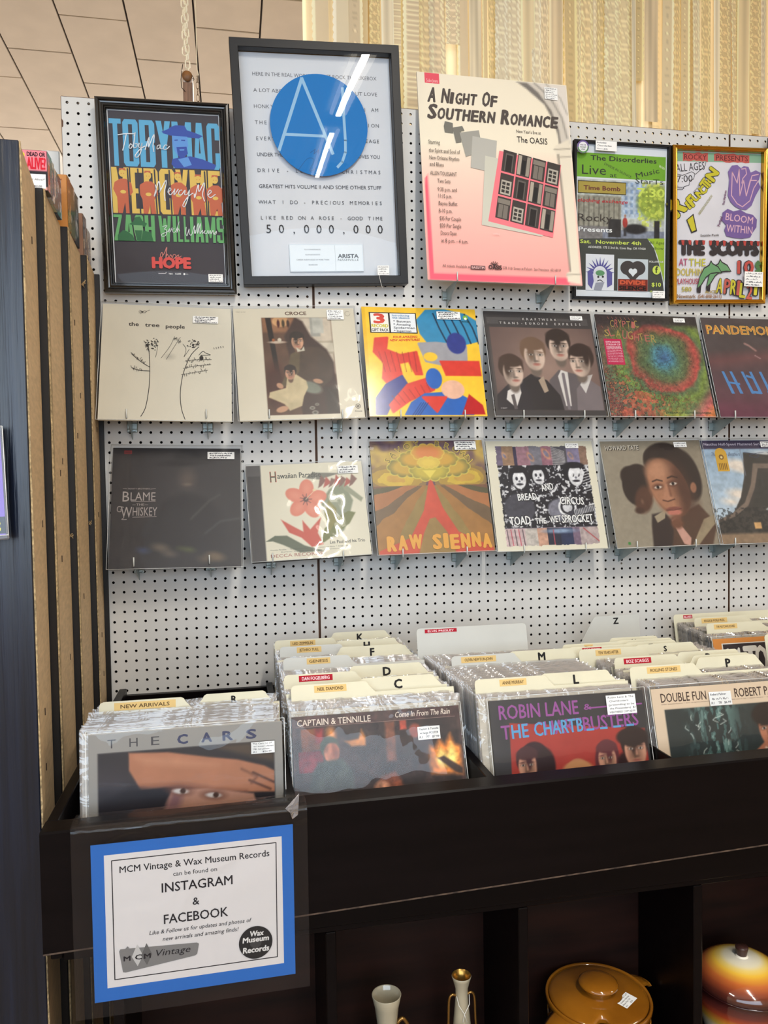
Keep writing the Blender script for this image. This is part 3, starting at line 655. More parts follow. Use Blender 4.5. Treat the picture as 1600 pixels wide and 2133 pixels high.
def art_flower(W, H):
    C = (218, 212, 190); p = Paint(W, H, 150, C); p.mottle(.02, 4, 1); p.rect(0, 0, .118, 1, (50, 48, 52)); p.rect(0, 0, .118, .115, (74, 72, 74))
    G1 = (84, 94, 76); G2 = (128, 136, 92); CO = (212, 122, 100); RD = (190, 74, 60); a_ = H/W
    p.poly([(.62, .42), (.70, .30), (.82, .20), (.84, .30), (.88, .42), (.84, .56), (.78, .72), (.70, .78), (.66, .62)], (126, 134, 110), rnd=.01, soft=.015)
    p.poly([(.58, .86), (.62, .70), (.72, .60), (.84, .53), (.90, .55), (.84, .66), (.72, .76)], (106, 112, 66), soft=.01); p.poly([(.66, .72), (.64, .54), (.68, .42), (.73, .50), (.72, .62)], (126, 122, 66), rnd=.008)
    p.poly([(.50, .16), (.56, .10), (.80, .12), (.62, .18)], (110, 110, 100), soft=.01); p.poly([(.80, .20), (.98, .40), (.96, .44), (.82, .30)], (140, 144, 120), soft=.01)
    for i in range(7): x = .60+.045*i; p.poly([(x, .27), (x+.03, .13+.02*(i % 3)), (x+.075, .19+.03*(i % 2)), (x+.03, .25)], (166, 76, 68) if i % 2 else (120, 84, 76), soft=.01)
    for k in range(5):
        t = R(-90+72*k+8); cx, cy = .485+math.cos(t)*.095, .385+math.sin(t)*.095/a_; p.ell(cx, cy, .088, .062, CO, math.degrees(t), soft=.008); p.ell(cx, cy, .05, .03, (222, 142, 118), math.degrees(t), soft=.04, a=.7)
    p.ell(.485, .385, .022, .022, (70, 50, 54)); 
    for k in range(9): t = R(40*k); p.line([(.485, .385), (.485+math.cos(t)*.05, .385+math.sin(t)*.05/a_)], .005, (80, 52, 56))
    p.line([(.485, .385), (.56, .30)], .004, (230, 216, 180)); p.ell(.565, .29, .015, .010, (226, 206, 160))
    p.poly([(.26, .58), (.36, .66), (.44, .72), (.44, .60), (.50, .70), (.60, .58), (.56, .74), (.60, .86), (.50, .88), (.42, .78), (.32, .72)], RD, soft=.008); p.poly([(.12, .80), (.20, .745), (.30, .75), (.44, .86), (.60, .93), (.40, .93), (.26, .84), (.18, .80)], G1, soft=.008)
    a = Art(W, H); a.grid(p); K = (66, 70, 66)
    a.text('H', .195, .185, .115, RD, w=.055, bold=.02); a.text('H', .198, .183, .108, (70, 84, 66), w=.048, bold=.0); a.text('awaiian Paradise', .258, .150, .058, K, w=.375, bold=.02)
    a.text('Les Paul and his Trio', .655, .860, .034, K, w=.30, bold=.015); a.text('Hawaiian Paradise  *  My Little Grass Shack  *  To You Sweetheart Aloha  *  Sweet Leilani', .155, .895, .012, K, w=.66); a.text('Blue Hawaii * Song of the Islands * Aloha Oe * King Kamehameha', .24, .918, .010, K, w=.5, lift=False)
    a.text('DECCA RECORDS', .155, .965, .032, (160, 100, 92), w=.43, bold=.01)
    return a
def art_sienna():
    p = Paint(LP, LP, 200, (120, 92, 88)); X, Y = p.X, p.Y
    sky = np.stack([np.interp(np.sin((X*3+p.nz(4, 2)*3+Y*5)*3.2), [-1, 0, 1], q) for q in ((96, 128, 190), (70, 100, 160), (88, 84, 80))], -1); p.c = sky; p.c[..., :] = p.c
    for (cx, cy, w_) in ((.20, .345, .16), (.80, .34, .16)):
        d = np.hypot((X-cx)*1.0, (Y-cy)*2.2)+(p.nz(9, 5)-.5)*.12
        for rr, c in ((.26, (150, 122, 66)), (.20, (184, 150, 60)), (.15, (212, 180, 66)), (.09, (196, 150, 70))): p.put((d < rr)*1., c, .8)
    ground = Y > .405+.0*X; 
    p.rect(0, .405, 1, 1, (164, 112, 68)); ang = (X-.5)/np.maximum(Y-.34, .01); 
    bands = [(-30, (120, 84, 66)), (-5.2, (90, 84, 60)), (-3.3, (170, 112, 70)), (-1.75, (112, 90, 66)), (-1.15, (160, 114, 62)), (-.62, (146, 122, 70)), (-.30, (190, 78, 56)), (-.02, (190, 78, 56)), (.30, (146, 122, 70)), (.62, (160, 114, 62)), (1.15, (112, 90, 66)), (1.75, (170, 112, 70)), (3.3, (90, 84, 60)), (5.2, (120, 84, 66))]
    aw = ang+(p.nz(6, 8)-.5)*.25*np.abs(ang)
    for t, c in bands: p.put((aw > t)*(Y > .405), c)
    p.poly([(.49, .345), (.51, .345), (.58, .60), (.70, .82), (.99, .965), (.99, 1), (.01, 1), (.01, .965), (.28, .86), (.42, .62)], (200, 78, 58), soft=.008)
    p.poly([(.46, .70), (.51, .69), (.60, .82), (.66, 1), (.34, 1), (.40, .82)], (152, 122, 70), soft=.01); p.mottle(.06, 16, 2)
    r = random.Random(2)
    def cloud(cx, cy, q, ca, cb):
        for k in range(10):
            t = 6.283*k/10; p.ell(cx+math.cos(t)*q*1.5, cy+math.sin(t)*q*.75, q*.52, q*.42, (228, 214, 96), soft=.006)
        for k in range(10):
            t = 6.283*k/10; p.ell(cx+math.cos(t)*q*1.5, cy+math.sin(t)*q*.75, q*.45, q*.35, ca, soft=.01)
        p.ell(cx, cy, q*1.6, q*.85, cb, soft=.04)
    cloud(.30, .24, .085, (112, 112, 66), (196, 160, 70)); cloud(.70, .24, .085, (112, 112, 66), (196, 160, 70)); cloud(.5, .27, .09, (150, 140, 66), (196, 176, 70))
    cloud(.38, .17, .075, (130, 128, 66), (206, 160, 66)); cloud(.62, .17, .075, (130, 128, 66), (206, 160, 66)); cloud(.5, .11, .075, (206, 166, 66), (214, 130, 70)); cloud(.5, .20, .05, (206, 176, 76), (226, 196, 84)); p.poly([(.44, .27), (.56, .27), (.5, .34)], (226, 206, 90))
    a = Art(LP, LP); a.grid(p)
    for i, ch in enumerate('SAVOY BROWN'):
        t = R(200+140*i/10); x, y = .5+.36*math.cos(t), .27+.22*math.sin(t)
        if ch != ' ': a.text(ch, x, y, .055, (216, 190, 84), al='c', bold=.045, rot=-(200+140*i/10-270)*.75, lift=False); a.text(ch, x, y-.002, .050, (110, 96, 60), al='c', bold=-.004, rot=-(200+140*i/10-270)*.75)
    x = .075
    for i, ch in enumerate('RAW SIENNA'):
        wd = {'W': .115, 'I': .045, ' ': .06}.get(ch, .082)
        if ch != ' ': a.text(ch, x, .965-.006*(i % 3), .118, (226, 162, 70), w=wd, bold=.075, lift=False)
        x += wd+.012
    a.text('STEREO  SOUND', .02, .035, .008, (80, 66, 70), w=.11)
    return a
def art_circus():
    p = Paint(LP, LP, 200, (226, 220, 198)); X, Y = p.X, p.Y; jit = (p.nz(40, 3)-.5)*.02
    inm = ((X+jit > .085) & (X+jit < .935) & (Y+jit > .05) & (Y+jit < .955)).astype(float); p.clip = inm
    p.put(np.ones_like(X), (140, 128, 140)); cols = [(112, 100, 122), (150, 120, 96), (58, 52, 76), (150, 112, 124), (120, 118, 128), (150, 104, 118), (86, 84, 92), (130, 122, 150), (140, 112, 96)]
    xs = [0, .12, .22, .25, .37, .48, .58, .72, .84]
    for x, c in zip(xs, cols): p.put((X > x+.02)*(Y < .24), c)
    for k in range(12): p.line([(.60, .06+.016*k), (.72, .10+.012*k)], .005, (196, 192, 190))
    for (cx, cy, q) in ((.16, .14, .04), (.40, .15, .05), (.55, .12, .06), (.78, .14, .04)): p.ell(cx, cy, q, q*.5, (206, 150, 110), 60, soft=.01, a=.7); p.ell(cx, cy, q*.6, q*.3, (96, 110, 150), 60, soft=.01, a=.7)
    p.put((Y > .225)*(Y < .80)*1., (34, 34, 42)); n = p.nz(46, 6)
    p.put((Y > .225)*(Y < .80)*(n > .60), (190, 190, 196), .75); p.put((Y > .225)*(Y < .80)*(n > .68), (232, 232, 232), .8)
    WH = (226, 226, 228)
    for (cx, cy, k) in ((.27, .36, .085), (.45, .33, .075), (.80, .33, .095)):
        p.ell(cx, cy-.03, k*1.2, k*1.0, (30, 30, 38), soft=.01); p.ell(cx, cy, k*.72, k, WH, soft=.008); p.ell(cx-k*.28, cy-.01, k*.14, k*.2, (40, 40, 50)); p.ell(cx+k*.28, cy-.01, k*.14, k*.2, (40, 40, 50)); p.ell(cx, cy+k*.5, k*.36, k*.12, (40, 40, 50)); p.ell(cx, cy+k*.18, k*.12, k*.12, (120, 120, 130)); p.ell(cx-k*.1, cy-k*1.05, k*1.0, k*.32, (30, 30, 38), soft=.01)
    p.ell(.24, .62, .14, .13, (70, 70, 80), soft=.02); p.ell(.62, .64, .12, .10, (120, 120, 132), soft=.02); p.ell(.68, .62, .085, .085, WH); p.ell(.68, .62, .065, .065, (40, 40, 48)); p.ell(.68, .62, .045, .045, (200, 200, 204)); p.line([(.70, .68), (.95, .62)], .05, (60, 60, 70))
    for k in range(14): p.line([(.74+.016*k, .645-.003*k), (.745+.016*k, .69-.003*k)], .006, WH)
    for k in range(9): p.line([(.86, .28+.025*k), (.93, .26+.025*k)], .006, WH)
    for k in range(3): p.poly([(.74+.05*k, .30), (.765+.05*k, .26), (.79+.05*k, .30), (.765+.05*k, .35)], WH)
    cols2 = [(200, 176, 176), (188, 180, 172), (196, 152, 130), (40, 44, 62), (44, 54, 84), (120, 100, 120), (176, 160, 158)]
    for i, x in enumerate((0, .26, .37, .46, .58, .70, .76)): p.put((X > x)*(Y > .80), cols2[i])
    p.ell(.58, .83, .14, .02, (130, 150, 176), soft=.02); 
    for k in range(5): p.line([(.10+.035*k, .81), (.11+.035*k, .95)], .007, (180, 60, 80) if k % 2 else (60, 50, 60))
    p.line([(.80, .81), (.93, .93)], .008, (176, 60, 64)); p.line([(.52, .82), (.52, .95)], .007, (190, 80, 90)); p.mottle(.16, 40, 5); p.clip = None
    a = Art(LP, LP); a.grid(p); T = (236, 236, 234)
    for t, x, y, w, h, rt in (('BREAD', .235, .555, .175, .062, 2), ('AND', .465, .475, .115, .062, 10), ('CIRCUS', .615, .595, .225, .068, -2), ('TOAD', .135, .775, .19, .075, 2), ('THE', .365, .765, .10, .050, 0), ('WET', .50, .760, .105, .058, 4), ('SPROCKET', .61, .765, .29, .070, 1)):
        a.text(t, x, y, h*1.1, (24, 24, 30), w=w, rot=rt, bold=.09); a.text(t, x, y-.004, h, T, w=w, rot=rt, bold=.03)
    return a
def art_tate():
    p = Paint(LP, LP, 190, (150, 140, 122)); p.put(np.clip((p.X-.45)*2, 0, 1), (138, 126, 108), .6); p.mottle(.04, 3, 2)
    H = (52, 42, 38); S = (168, 118, 90); D = (112, 74, 56)
    p.ell(.30, .42, .155, .20, H, 12, soft=.015); p.ell(.24, .34, .10, .10, H, soft=.02); p.ell(.33, .56, .085, .13, (88, 60, 48), 20, soft=.03); p.ell(.27, .66, .045, .03, (72, 50, 42), soft=.02); p.ell(.31, .58, .012, .02, (120, 90, 72), soft=.02)
    p.poly([(.38, .70), (.50, .68), (.60, .80), (.62, 1), (.34, 1), (.36, .80)], (54, 44, 42), soft=.02); p.poly([(.40, .72), (.52, .66), (.50, .74), (.42, .78)], (160, 146, 122), soft=.01)
    p.ell(.62, .22, .23, .20, H, 10, soft=.02); p.ell(.80, .34, .13, .25, H, -8, soft=.02); p.ell(.50, .17, .10, .10, H, soft=.02)
    p.poly([(.56, .74), (.86, .62), (.95, .74), (.99, .84), (.92, 1), (.52, 1), (.56, .86)], (84, 62, 50), soft=.02); p.poly([(.88, .76), (.99, .72), (.99, .80), (.86, .92), (.78, 1), (.72, 1)], (150, 134, 108), soft=.012); p.poly([(.56, .76), (.60, .74), (.72, .93), (.70, 1), (.64, .98)], (196, 150, 134), soft=.01)
    p.ell(.60, .45, .185, .285, D, -16, soft=.012); p.ell(.55, .45, .145, .26, S, -16, soft=.05); p.ell(.53, .28, .13, .09, (186, 136, 106), -10, soft=.07, a=.8)
    p.ell(.74, .50, .09, .24, (80, 54, 44), -14, soft=.12, a=.85); p.ell(.61, .79, .06, .05, D, soft=.03)
    for (x, y) in ((.49, .445), (.645, .415)): p.ell(x, y, .050, .026, (90, 58, 46), -6, soft=.03); p.ell(x, y+.004, .036, .013, (214, 200, 186), -6, soft=.008); p.ell(x-.002, y+.003, .015, .015, (38, 28, 26)); p.line([(x-.045, y-.052), (x, y-.068), (x+.05, y-.055)], .012, (52, 36, 32), soft=.012)
    p.poly([(.555, .42), (.585, .42), (.60, .53), (.63, .56), (.58, .585), (.52, .575), (.525, .55)], (182, 130, 102), soft=.02, a=.7); p.line([(.515, .572), (.56, .585), (.63, .565)], .010, (78, 48, 40), soft=.012); p.line([(.595, .44), (.60, .53)], .012, (112, 72, 56), soft=.03)
    p.ell(.605, .655, .075, .020, (128, 76, 66), -3, soft=.012); p.ell(.605, .69, .068, .026, (188, 116, 100), -3, soft=.012); p.line([(.53, .665), (.60, .668), (.68, .655)], .005, (70, 40, 36)); p.ell(.60, .735, .05, .02, (126, 84, 66), soft=.03)
    p.ell(.84, .46, .030, .05, (150, 104, 80), 10, soft=.012); p.mottle(.05, 30, 6)
    for k in range(9): p.ell(.09+.006*(k % 3)+.02, .95+.006*(k//3), .006, .006, (60, 130, 60))
    a = Art(LP, LP); a.grid(p); a.text('HOWARD TATE', .045, .090, .042, (52, 46, 42), w=.33, bold=.03); a.text('HOWARD TATE', .038, .085, .042, (226, 220, 206), w=.33, bold=.0)
    return a
def art_arch():
    p = Paint(LP, LP, 130, (150, 178, 200)); p.gradv((146, 170, 192), (186, 202, 214), .1, .8)
    for cx, cy, rx, ry in ((.34, .25, .13, .06), (.30, .53, .12, .05), (.42, .28, .09, .05), (.20, .60, .08, .03), (.8, .16, .2, .03)): p.ell(cx, cy, rx, ry, (226, 214, 200), 8, soft=.05)
    p.poly([(.42, .12), (.99, .18), (.99, 1), (0.02, 1), (.02, .78), (.20, .70), (.30, .56), (.38, .36)], (60, 56, 52), soft=.01); p.poly([(.50, .23), (.99, .24), (.99, .28), (.54, .28), (.46, .48), (.36, .64), (.20, .74), (.02, .80), (.02, .77), (.18, .71), (.33, .61), (.43, .44)], (120, 104, 92), soft=.01)
    p.poly([(.56, .32), (.99, .30), (.99, .62), (.40, .66)], (52, 50, 46), soft=.04); p.poly([(.53, .68), (.75, .56), (.85, .70), (.72, .75)], (176, 184, 184)); p.put((p.Y > .66)*(p.nz(40, 3) > .5), (34, 34, 34), .6); p.poly([(.38, .80), (.45, .80), (.45, .86), (.38, .86)], (206, 160, 104))
    p.rect(0, .90, 1, 1, (140, 116, 92), soft=.03); p.mottle(.12, 26, 3); p.rect(0, 0, 1, .085, (66, 58, 82)); p.line([(.395, .09), (.40, .35)], .006, (110, 116, 126))
    a = Art(LP, LP); a.grid(p); a.text('Nautilus Half-Speed Mastered Series', .03, .050, .026, (196, 190, 206), w=.62, bold=.02); K = (56, 66, 92)
    a.text('The Doobie Brothers', .08, .155, .036, K, w=.30, shear=.35); a.stroke([(.43, .12), (.50, .13), (.58, .155), (.55, .17), (.48, .155), (.56, .13), (.64, .12)], .004, K, smooth=4); a.text('The Captain', .66, .155, .036, K, w=.3, shear=.35)
    G = (206, 160, 52); a.rect(.125, .135, .245, .305, G); a.disc(.185, .135, .06, G, 20); a.disc(.185, .165, .026, (130, 92, 36), 20); a.disc(.185, .168, .012, (226, 206, 140), 14)
    for k in range(5): a.rect(.145+.018*k, .225, .154+.018*k, .29, (130, 92, 36), lift=False)
    return a
def flat_pose(X, Z, lean, roll): return pose(X, Z, -.106, lean, roll)
LR = 'record on metal brackets, '
record('vinyl_record', 'cream record cover with childlike ink drawing of trees, far left of upper row', 'record', art_tree(), flat_pose(-.3927, -.3449, .3255, -.0172), 1, lab(.795, .115, .20, .062, ('~', '~', '~', '~')), group='records in the upper row on the pegboard')
record('vinyl_record', 'cream record cover with a painting-like photo of a man and a boy, upper row', 'record', art_croce(), flat_pose(-.0582, -.3418, .3238, .0331), 2, lab(.84, .065, .14, .09, ('~', '~', '~', '~', '~')), group='records in the upper row on the pegboard')
record('vinyl_record', 'bright yellow three-record set with blue and red shapes, upper row', 'record', art_gift(), flat_pose(.2682, -.3326, .316, .0032), 3, lab(.755, .072, .21, .075, ('~', '~', '~', '~')), group='records in the upper row on the pegboard', m=M_gloss, sleeve=False, thick=.006)
record('vinyl_record', 'dark record cover with four men in suits, upper row', 'record', art_four(), flat_pose(.6075, -.3339, .323, 0), 4, lab(.855, .055, .115, .042, ('~', '~', '~')), group='records in the upper row on the pegboard', card=M_cardd)
record('vinyl_record', 'record cover with a rainbow swirl and a pink sticker, upper row', 'record', art_swirl(), flat_pose(.9362, -.3346, .323, -.0022), 5, lab(.82, .045, .115, .042, ('~', '~', '~')), group='records in the upper row on the pegboard', card=M_cardd)
record('vinyl_record', 'dark purple record cover with blue letters, at the right edge, upper row', 'record', art_pand(), flat_pose(1.110+.1575, -.336, .32, 0), 6, group='records in the upper row on the pegboard', card=M_cardd)
record('vinyl_record', 'nearly black record cover with silver lettering, far left of lower row', 'record', art_blame(), flat_pose(-.3776, -.7051, .323, -.0155), 7, lab(.845, .065, .215, .062, ('~', '~', '~')), group='records in the lower row on the pegboard', card=M_cardd, sl=dict(mx=.005, top=.008))
record('vinyl_record', 'cream album with a coral flower and dark spine, lower row', 'record', art_flower(.304, .259), flat_pose(-.0409, -.6922, .355, .0361), 8, (.113, .236, .055, .022, ('~', '~', '~')), group='records in the lower row on the pegboard', card=M_cardd, thick=.012, sl=dict(amp=.002, mx=.002, top=.003))
record('vinyl_record', 'orange and yellow record cover with fields under a yellow cloud, lower row', 'record', art_sienna(), flat_pose(.2861, -.6893, .323, .007), 9, lab(.84, .052, .195, .078, ('~', '~', '~', '~')), group='records in the lower row on the pegboard')
record('vinyl_record', 'black and white clown painting on a cream-edged record cover, lower row', 'record', art_circus(), flat_pose(.6087, -.6918, .323, -.0021), 10, lab(.80, .050, .125, .045, ('~', '~')), group='records in the lower row on the pegboard')
record('vinyl_record', 'tan record cover with the large face of a man with curly hair, lower row', 'record', art_tate(), flat_pose(.9535, -.6927, .323, .0084), 11, lab(.785, .045, .13, .05, ('~', '~')), group='records in the lower row on the pegboard')
record('vinyl_record', 'sky blue record cover with clouds and dark bridge, right edge, lower row', 'record', art_arch(), flat_pose(1.1095+.1575, -.693, .323, 0), 12, lab(.70, .045, .17, .055, ('~', '~', '~')), group='records in the lower row on the pegboard', card=M_cardd, sl=dict(amp=.0002))

bp = bracket_proto(); first = True
ROWS = ((-.384, (-.483, -.296, -.143, .041, .192, .364, .526, .699, .848, 1.027, 1.153), ('tree drawing cover', 'cream photo cover', 'yellow three-record set', 'cover of four men', 'rainbow swirl cover', 'purple cover with blue letters')),
        (-.742, (-.476, -.297, -.142, .037, .192, .365, .524, .701, .852, 1.031, 1.154), ('nearly black cover', 'coral flower album', 'orange fields cover', 'clown painting cover', 'curly-haired man cover', 'bridge and clouds cover')),
        (-.028, (.347, .618), ('pink and cream dance poster',)))
for z, xs, under in ROWS:
    for i, x in enumerate(xs):
        b = bp if first else copy_tree(bp); first = False
        b.matrix_world = Matrix.Translation((x, 0, z+OZ))
        tag(b, 'zinc shelf bracket under the %s end of the %s' % ('right' if i % 2 else 'left', under[i//2]), 'bracket', 'shelf brackets hooked into the pegboard')
# ---------------------------------------------------------------- framed pictures and posters
M_fblack = mat('gloss_black_moulding', (10, 10, 11), .16, spec=.6, coat=.4)
M_fdark = mat('satin_black_moulding', (22, 22, 25), .42, spec=.3, noise=.06, nscale=20)
M_fgold = mat('gold_moulding', (206, 160, 66), .22, metal=1)
M_backing = mat('backing_card', (120, 96, 70), .8)
def moulding(W, H, prof, m, parent):
    """mitred moulding; prof = (inset, y) pairs from the back outer edge round to the inner edge"""
    q = MB(); vs = []
    for i, y in prof: vs += [(-W/2+i, y, i), (W/2-i, y, i), (W/2-i, y, H-i), (-W/2+i, y, H-i)]
    fs = []
    for a in range(len(prof)-1):
        for k in range(4): b = (k+1) % 4; fs.append((a*4+k, a*4+b, a*4+4+b, a*4+4+k))
    q.add(vs, fs); return q.build('frame', m, parent)
def glass(W, H, ins, y, parent, bulge=0, n=18, m=None, wav=0, cx=0):
    V = []
    for j in range(n+1):
        for i in range(n+1):
            a, b = i/n, j/n
            V.append((-W/2+ins+(W-2*ins)*a, y-bulge*math.sin(math.pi*a)*math.sin(math.pi*b)-wav*math.sin(b*7+a*2), ins+(H-2*ins)*b))
    I = np.arange((n+1)**2).reshape(n+1, n+1); F = np.stack([I[:-1, :-1], I[:-1, 1:], I[1:, 1:], I[1:, :-1]], -1).reshape(-1, 4).tolist()
    me = bpy.data.meshes.new('glass'); me.from_pydata(V, [], F); me.polygons.foreach_set('use_smooth', [True]*len(F)); me.update()
    return link('glass', me, m or M_glass, parent)
def sheet_in(art, ins, y, parent, name='poster'):
    return art.build(name, M_paper, parent, Matrix.Translation((0, y, ins)))

# --- concert poster in glossy black frame
def art_tour(W, H):
    p = Paint(W, H, 150, (70, 66, 72)); a = Art(W, H); B = (98, 168, 206); O = (224, 186, 96); G = (106, 170, 108); D = (70, 66, 72)
    a.rect(0, 0, 1, 1, (236, 236, 238)); m = .014; a.rect(m, m*.6, 1-m, 1-m*.6, D)
    def big(t, y, h, col, sp):
        T_ = .105; q4 = lambda x0, y0, x1, y1: [(x0, y0), (x1, y0), (x1, y1), (x0, y1)]; mir = lambda q: [(1-x, y_) for x, y_ in q][::-1]
        LS = q4(0, 0, .37, 1); TP = q4(0, 0, 1, T_); BT = q4(0, 1-T_, 1, 1); ring = lambda q: q
        lo = [[(0, .07), (.14, 0), (.37, 0), (.37, 1), (.14, 1), (0, .93)]]; top = [q4(.14, 0, .86, T_)]; bot = [q4(.14, 1-T_, .86, 1)]
        ru = [[(.63, 0), (.86, 0), (1, .07), (1, .46), (.90, .5), (.63, .5)]]; rl = [[(.63, .5), (.90, .5), (1, .55), (1, .93), (.86, 1), (.63, 1)]]
        G = {'T': [TP, q4(.31, 0, .69, 1)], 'O': lo+[mir(lo[0])]+top+bot, 'B': [LS, q4(0, 0, .86, T_), q4(.2, .45, .9, .56), q4(0, 1-T_, .86, 1)]+ru+rl,
             'Y': [[(0, 0), (.38, 0), (.60, .50), (.31, .56)], mir([(0, 0), (.38, 0), (.60, .50), (.31, .56)]), q4(.31, .48, .69, 1)],
             'M': [q4(0, 0, .27, 1), q4(.73, 0, 1, 1), [(.02, 0), (.30, 0), (.57, .82), (.43, .82)], mir([(.02, 0), (.30, 0), (.57, .82), (.43, .82)])],
             'A': [[(.28, 0), (.56, 0), (.36, 1), (0, 1)], mir([(.28, 0), (.56, 0), (.36, 1), (0, 1)]), q4(.25, .66, .75, .78)],
             'C': lo+top+bot+[[(.63, 0), (.86, 0), (1, .07), (1, .36), (.63, .36)], [(.63, .64), (1, .64), (1, .93), (.86, 1), (.63, 1)]], 'E': [LS, TP, BT, q4(0, .45, .88, .56)],
             'R': [LS, q4(0, 0, .86, T_), q4(.2, .47, .9, .58), [(.60, .55), (.92, .55), (1, 1), (.64, 1)]]+ru, 'Z': [TP, BT, [(.62, T_*.8), (1, T_*.8), (.38, 1-T_*.8), (0, 1-T_*.8)]], 'H': [LS, mir(LS), q4(.3, .44, .7, .56)],
             'W': [[(0, 0), (.25, 0), (.40, 1), (.18, 1)], [(.40, 1), (.22, 1), (.40, .1), (.56, .1)], mir([(0, 0), (.25, 0), (.40, 1), (.18, 1)]), mir([(.40, 1), (.22, 1), (.40, .1), (.56, .1)])],
             'I': [q4(.05, 0, .95, 1)], 'L': [LS, BT], 'S': [top[0], bot[0], [(0, .07), (.14, 0), (.37, 0), (.37, .52), (.12, .52), (0, .44)], [(.63, .46), (.88, .46), (1, .55), (1, .93), (.86, 1), (.63, 1)], [(.05, .44), (.80, .44), (.95, .58), (.2, .58)], q4(.63, .05, 1, .30), q4(0, .70, .37, .95)]}
        x = .02
        for ch, w_ in zip(t, sp):
            for q in G.get(ch, ()): a.poly([(x+px*(w_-.012), y-h+py*h) for px, py in q], col, lift=False)
            x += w_
    N = (62, 84, 164); Lb = (100, 150, 214)
    a.k += 1; big('TOBYMAC', .322, .268, B, (.115, .145, .145, .14, .185, .125, .125))
    # hatted man, two-tone
    a.poly([(.475, .115), (.53, .10), (.56, .085), (.60, .075), (.68, .075), (.70, .10), (.78, .115), (.84, .13), (.80, .145), (.66, .14), (.55, .135), (.49, .125)], N)
    a.poly([(.565, .135), (.70, .138), (.705, .19), (.68, .24), (.645, .262), (.61, .25), (.58, .22), (.565, .18)], Lb); a.poly([(.60, .20), (.69, .195), (.70, .235), (.65, .268), (.61, .25)], N); a.poly([(.625, .212), (.67, .21), (.668, .218), (.63, .22)], Lb)
    a.poly([(.585, .158), (.615, .156), (.615, .163), (.585, .165)], N); a.poly([(.645, .156), (.68, .156), (.68, .164), (.645, .163)], N)
    a.poly([(.56, .27), (.62, .26), (.72, .25), (.83, .265), (.95, .295), (.93, .322), (.58, .322), (.55, .30)], N); a.poly([(.61, .27), (.70, .255), (.73, .30), (.66, .315)], Lb)
    a.k += 1; big('MERCYME', .592, .262, O, (.165, .115, .135, .145, .125, .165, .12))
    RO = (196, 104, 76)
    for (cx, t) in ((.115, 0), (.335, .01), (.60, .01), (.78, .02), (.93, .02)):
        a.poly([(cx-.085, .455+t), (cx-.07, .415+t), (cx-.02, .395+t), (cx+.03, .395+t), (cx+.075, .42+t), (cx+.085, .47+t), (cx+.05, .50+t), (cx+.06, .592), (cx+.018, .592), (cx+.012, .53+t), (cx-.012, .592), (cx-.05, .592), (cx-.055, .50+t)], RO)
        a.disc(cx, .362+t, .030, O, 20, .036); a.poly([(cx-.03, .35+t), (cx-.025, .335+t), (cx+.025, .335+t), (cx+.03, .35+t), (cx, .342+t)], RO); a.disc(cx-.01, .365+t, .004, RO, 8, lift=False); a.disc(cx+.012, .365+t, .004, RO, 8, lift=False)
        a.disc(cx, .47+t, .026, O, 14, .016)
    for x in (.155, .245, .39, .52, .69, .835): a.poly([(x, .335), (x+.012, .335), (x+.02, .592), (x+.008, .592)], D)
    a.k += 1; big('ZACH WILLIAMS', .752, .150, G, (.085, .10, .085, .10, .02, .125, .045, .055, .055, .045, .09, .105, .09))
    GD = (60, 110, 74)
    a.poly([(.155, .655), (.19, .64), (.21, .615), (.25, .61), (.27, .635), (.31, .65), (.29, .67), (.20, .665)], GD); a.poly([(.19, .66), (.27, .662), (.275, .70), (.25, .745), (.21, .74), (.195, .70)], (128, 176, 122)); a.poly([(.20, .69), (.265, .69), (.25, .752), (.215, .75)], GD)
    a.poly([(.27, .69), (.34, .70), (.36, .752), (.25, .752)], GD); a.poly([(.05, .72), (.10, .69), (.14, .70), (.18, .72), (.20, .752), (.05, .752)], GD)
    W_ = (240, 240, 242); s = lambda pts, w=.008: a.stroke(pts, w, W_, smooth=5)
    # handwritten names
    s([(.095, .148), (.16, .140), (.24, .138)]); s([(.168, .14), (.15, .19), (.13, .235)]); s([(.20, .195), (.185, .215), (.20, .222), (.215, .205), (.20, .195)]); s([(.235, .15), (.245, .13), (.235, .17), (.225, .215), (.25, .213), (.258, .195), (.24, .195)]); s([(.275, .19), (.27, .212), (.29, .21), (.30, .19), (.285, .24), (.255, .27), (.235, .262), (.28, .225), (.325, .205)])
    s([(.325, .225), (.36, .16), (.365, .165), (.355, .21), (.40, .145), (.41, .145), (.395, .20), (.40, .235)]); s([(.455, .195), (.435, .20), (.43, .218), (.45, .212), (.46, .195), (.46, .215), (.475, .215)]); s([(.52, .195), (.50, .195), (.485, .215), (.51, .218), (.54, .20)])
    s([(.40, .425), (.405, .46), (.385, .49), (.43, .405), (.44, .45), (.435, .465), (.49, .40), (.495, .415), (.475, .47), (.48, .515)]); s([(.505, .465), (.535, .45), (.525, .44), (.51, .46), (.525, .48), (.555, .462), (.57, .445), (.56, .48), (.60, .445)]); s([(.63, .45), (.61, .455), (.60, .475), (.625, .478), (.66, .45), (.655, .475), (.68, .472), (.70, .448), (.68, .50), (.65, .545), (.635, .535), (.68, .49), (.73, .465)])
    s([(.74, .47), (.745, .49), (.78, .415), (.785, .455), (.83, .405), (.835, .42), (.815, .47), (.83, .51)]); s([(.86, .475), (.895, .455), (.88, .445), (.862, .47), (.885, .488), (.93, .468)])
    s([(.445, .665), (.485, .66), (.46, .68), (.48, .685), (.47, .715), (.44, .722), (.435, .71), (.50, .69), (.51, .675), (.495, .69), (.51, .695), (.53, .67)], .005); s([(.55, .675), (.535, .68), (.535, .695), (.56, .69), (.595, .635), (.58, .66), (.57, .698), (.585, .675), (.595, .69)], .005)
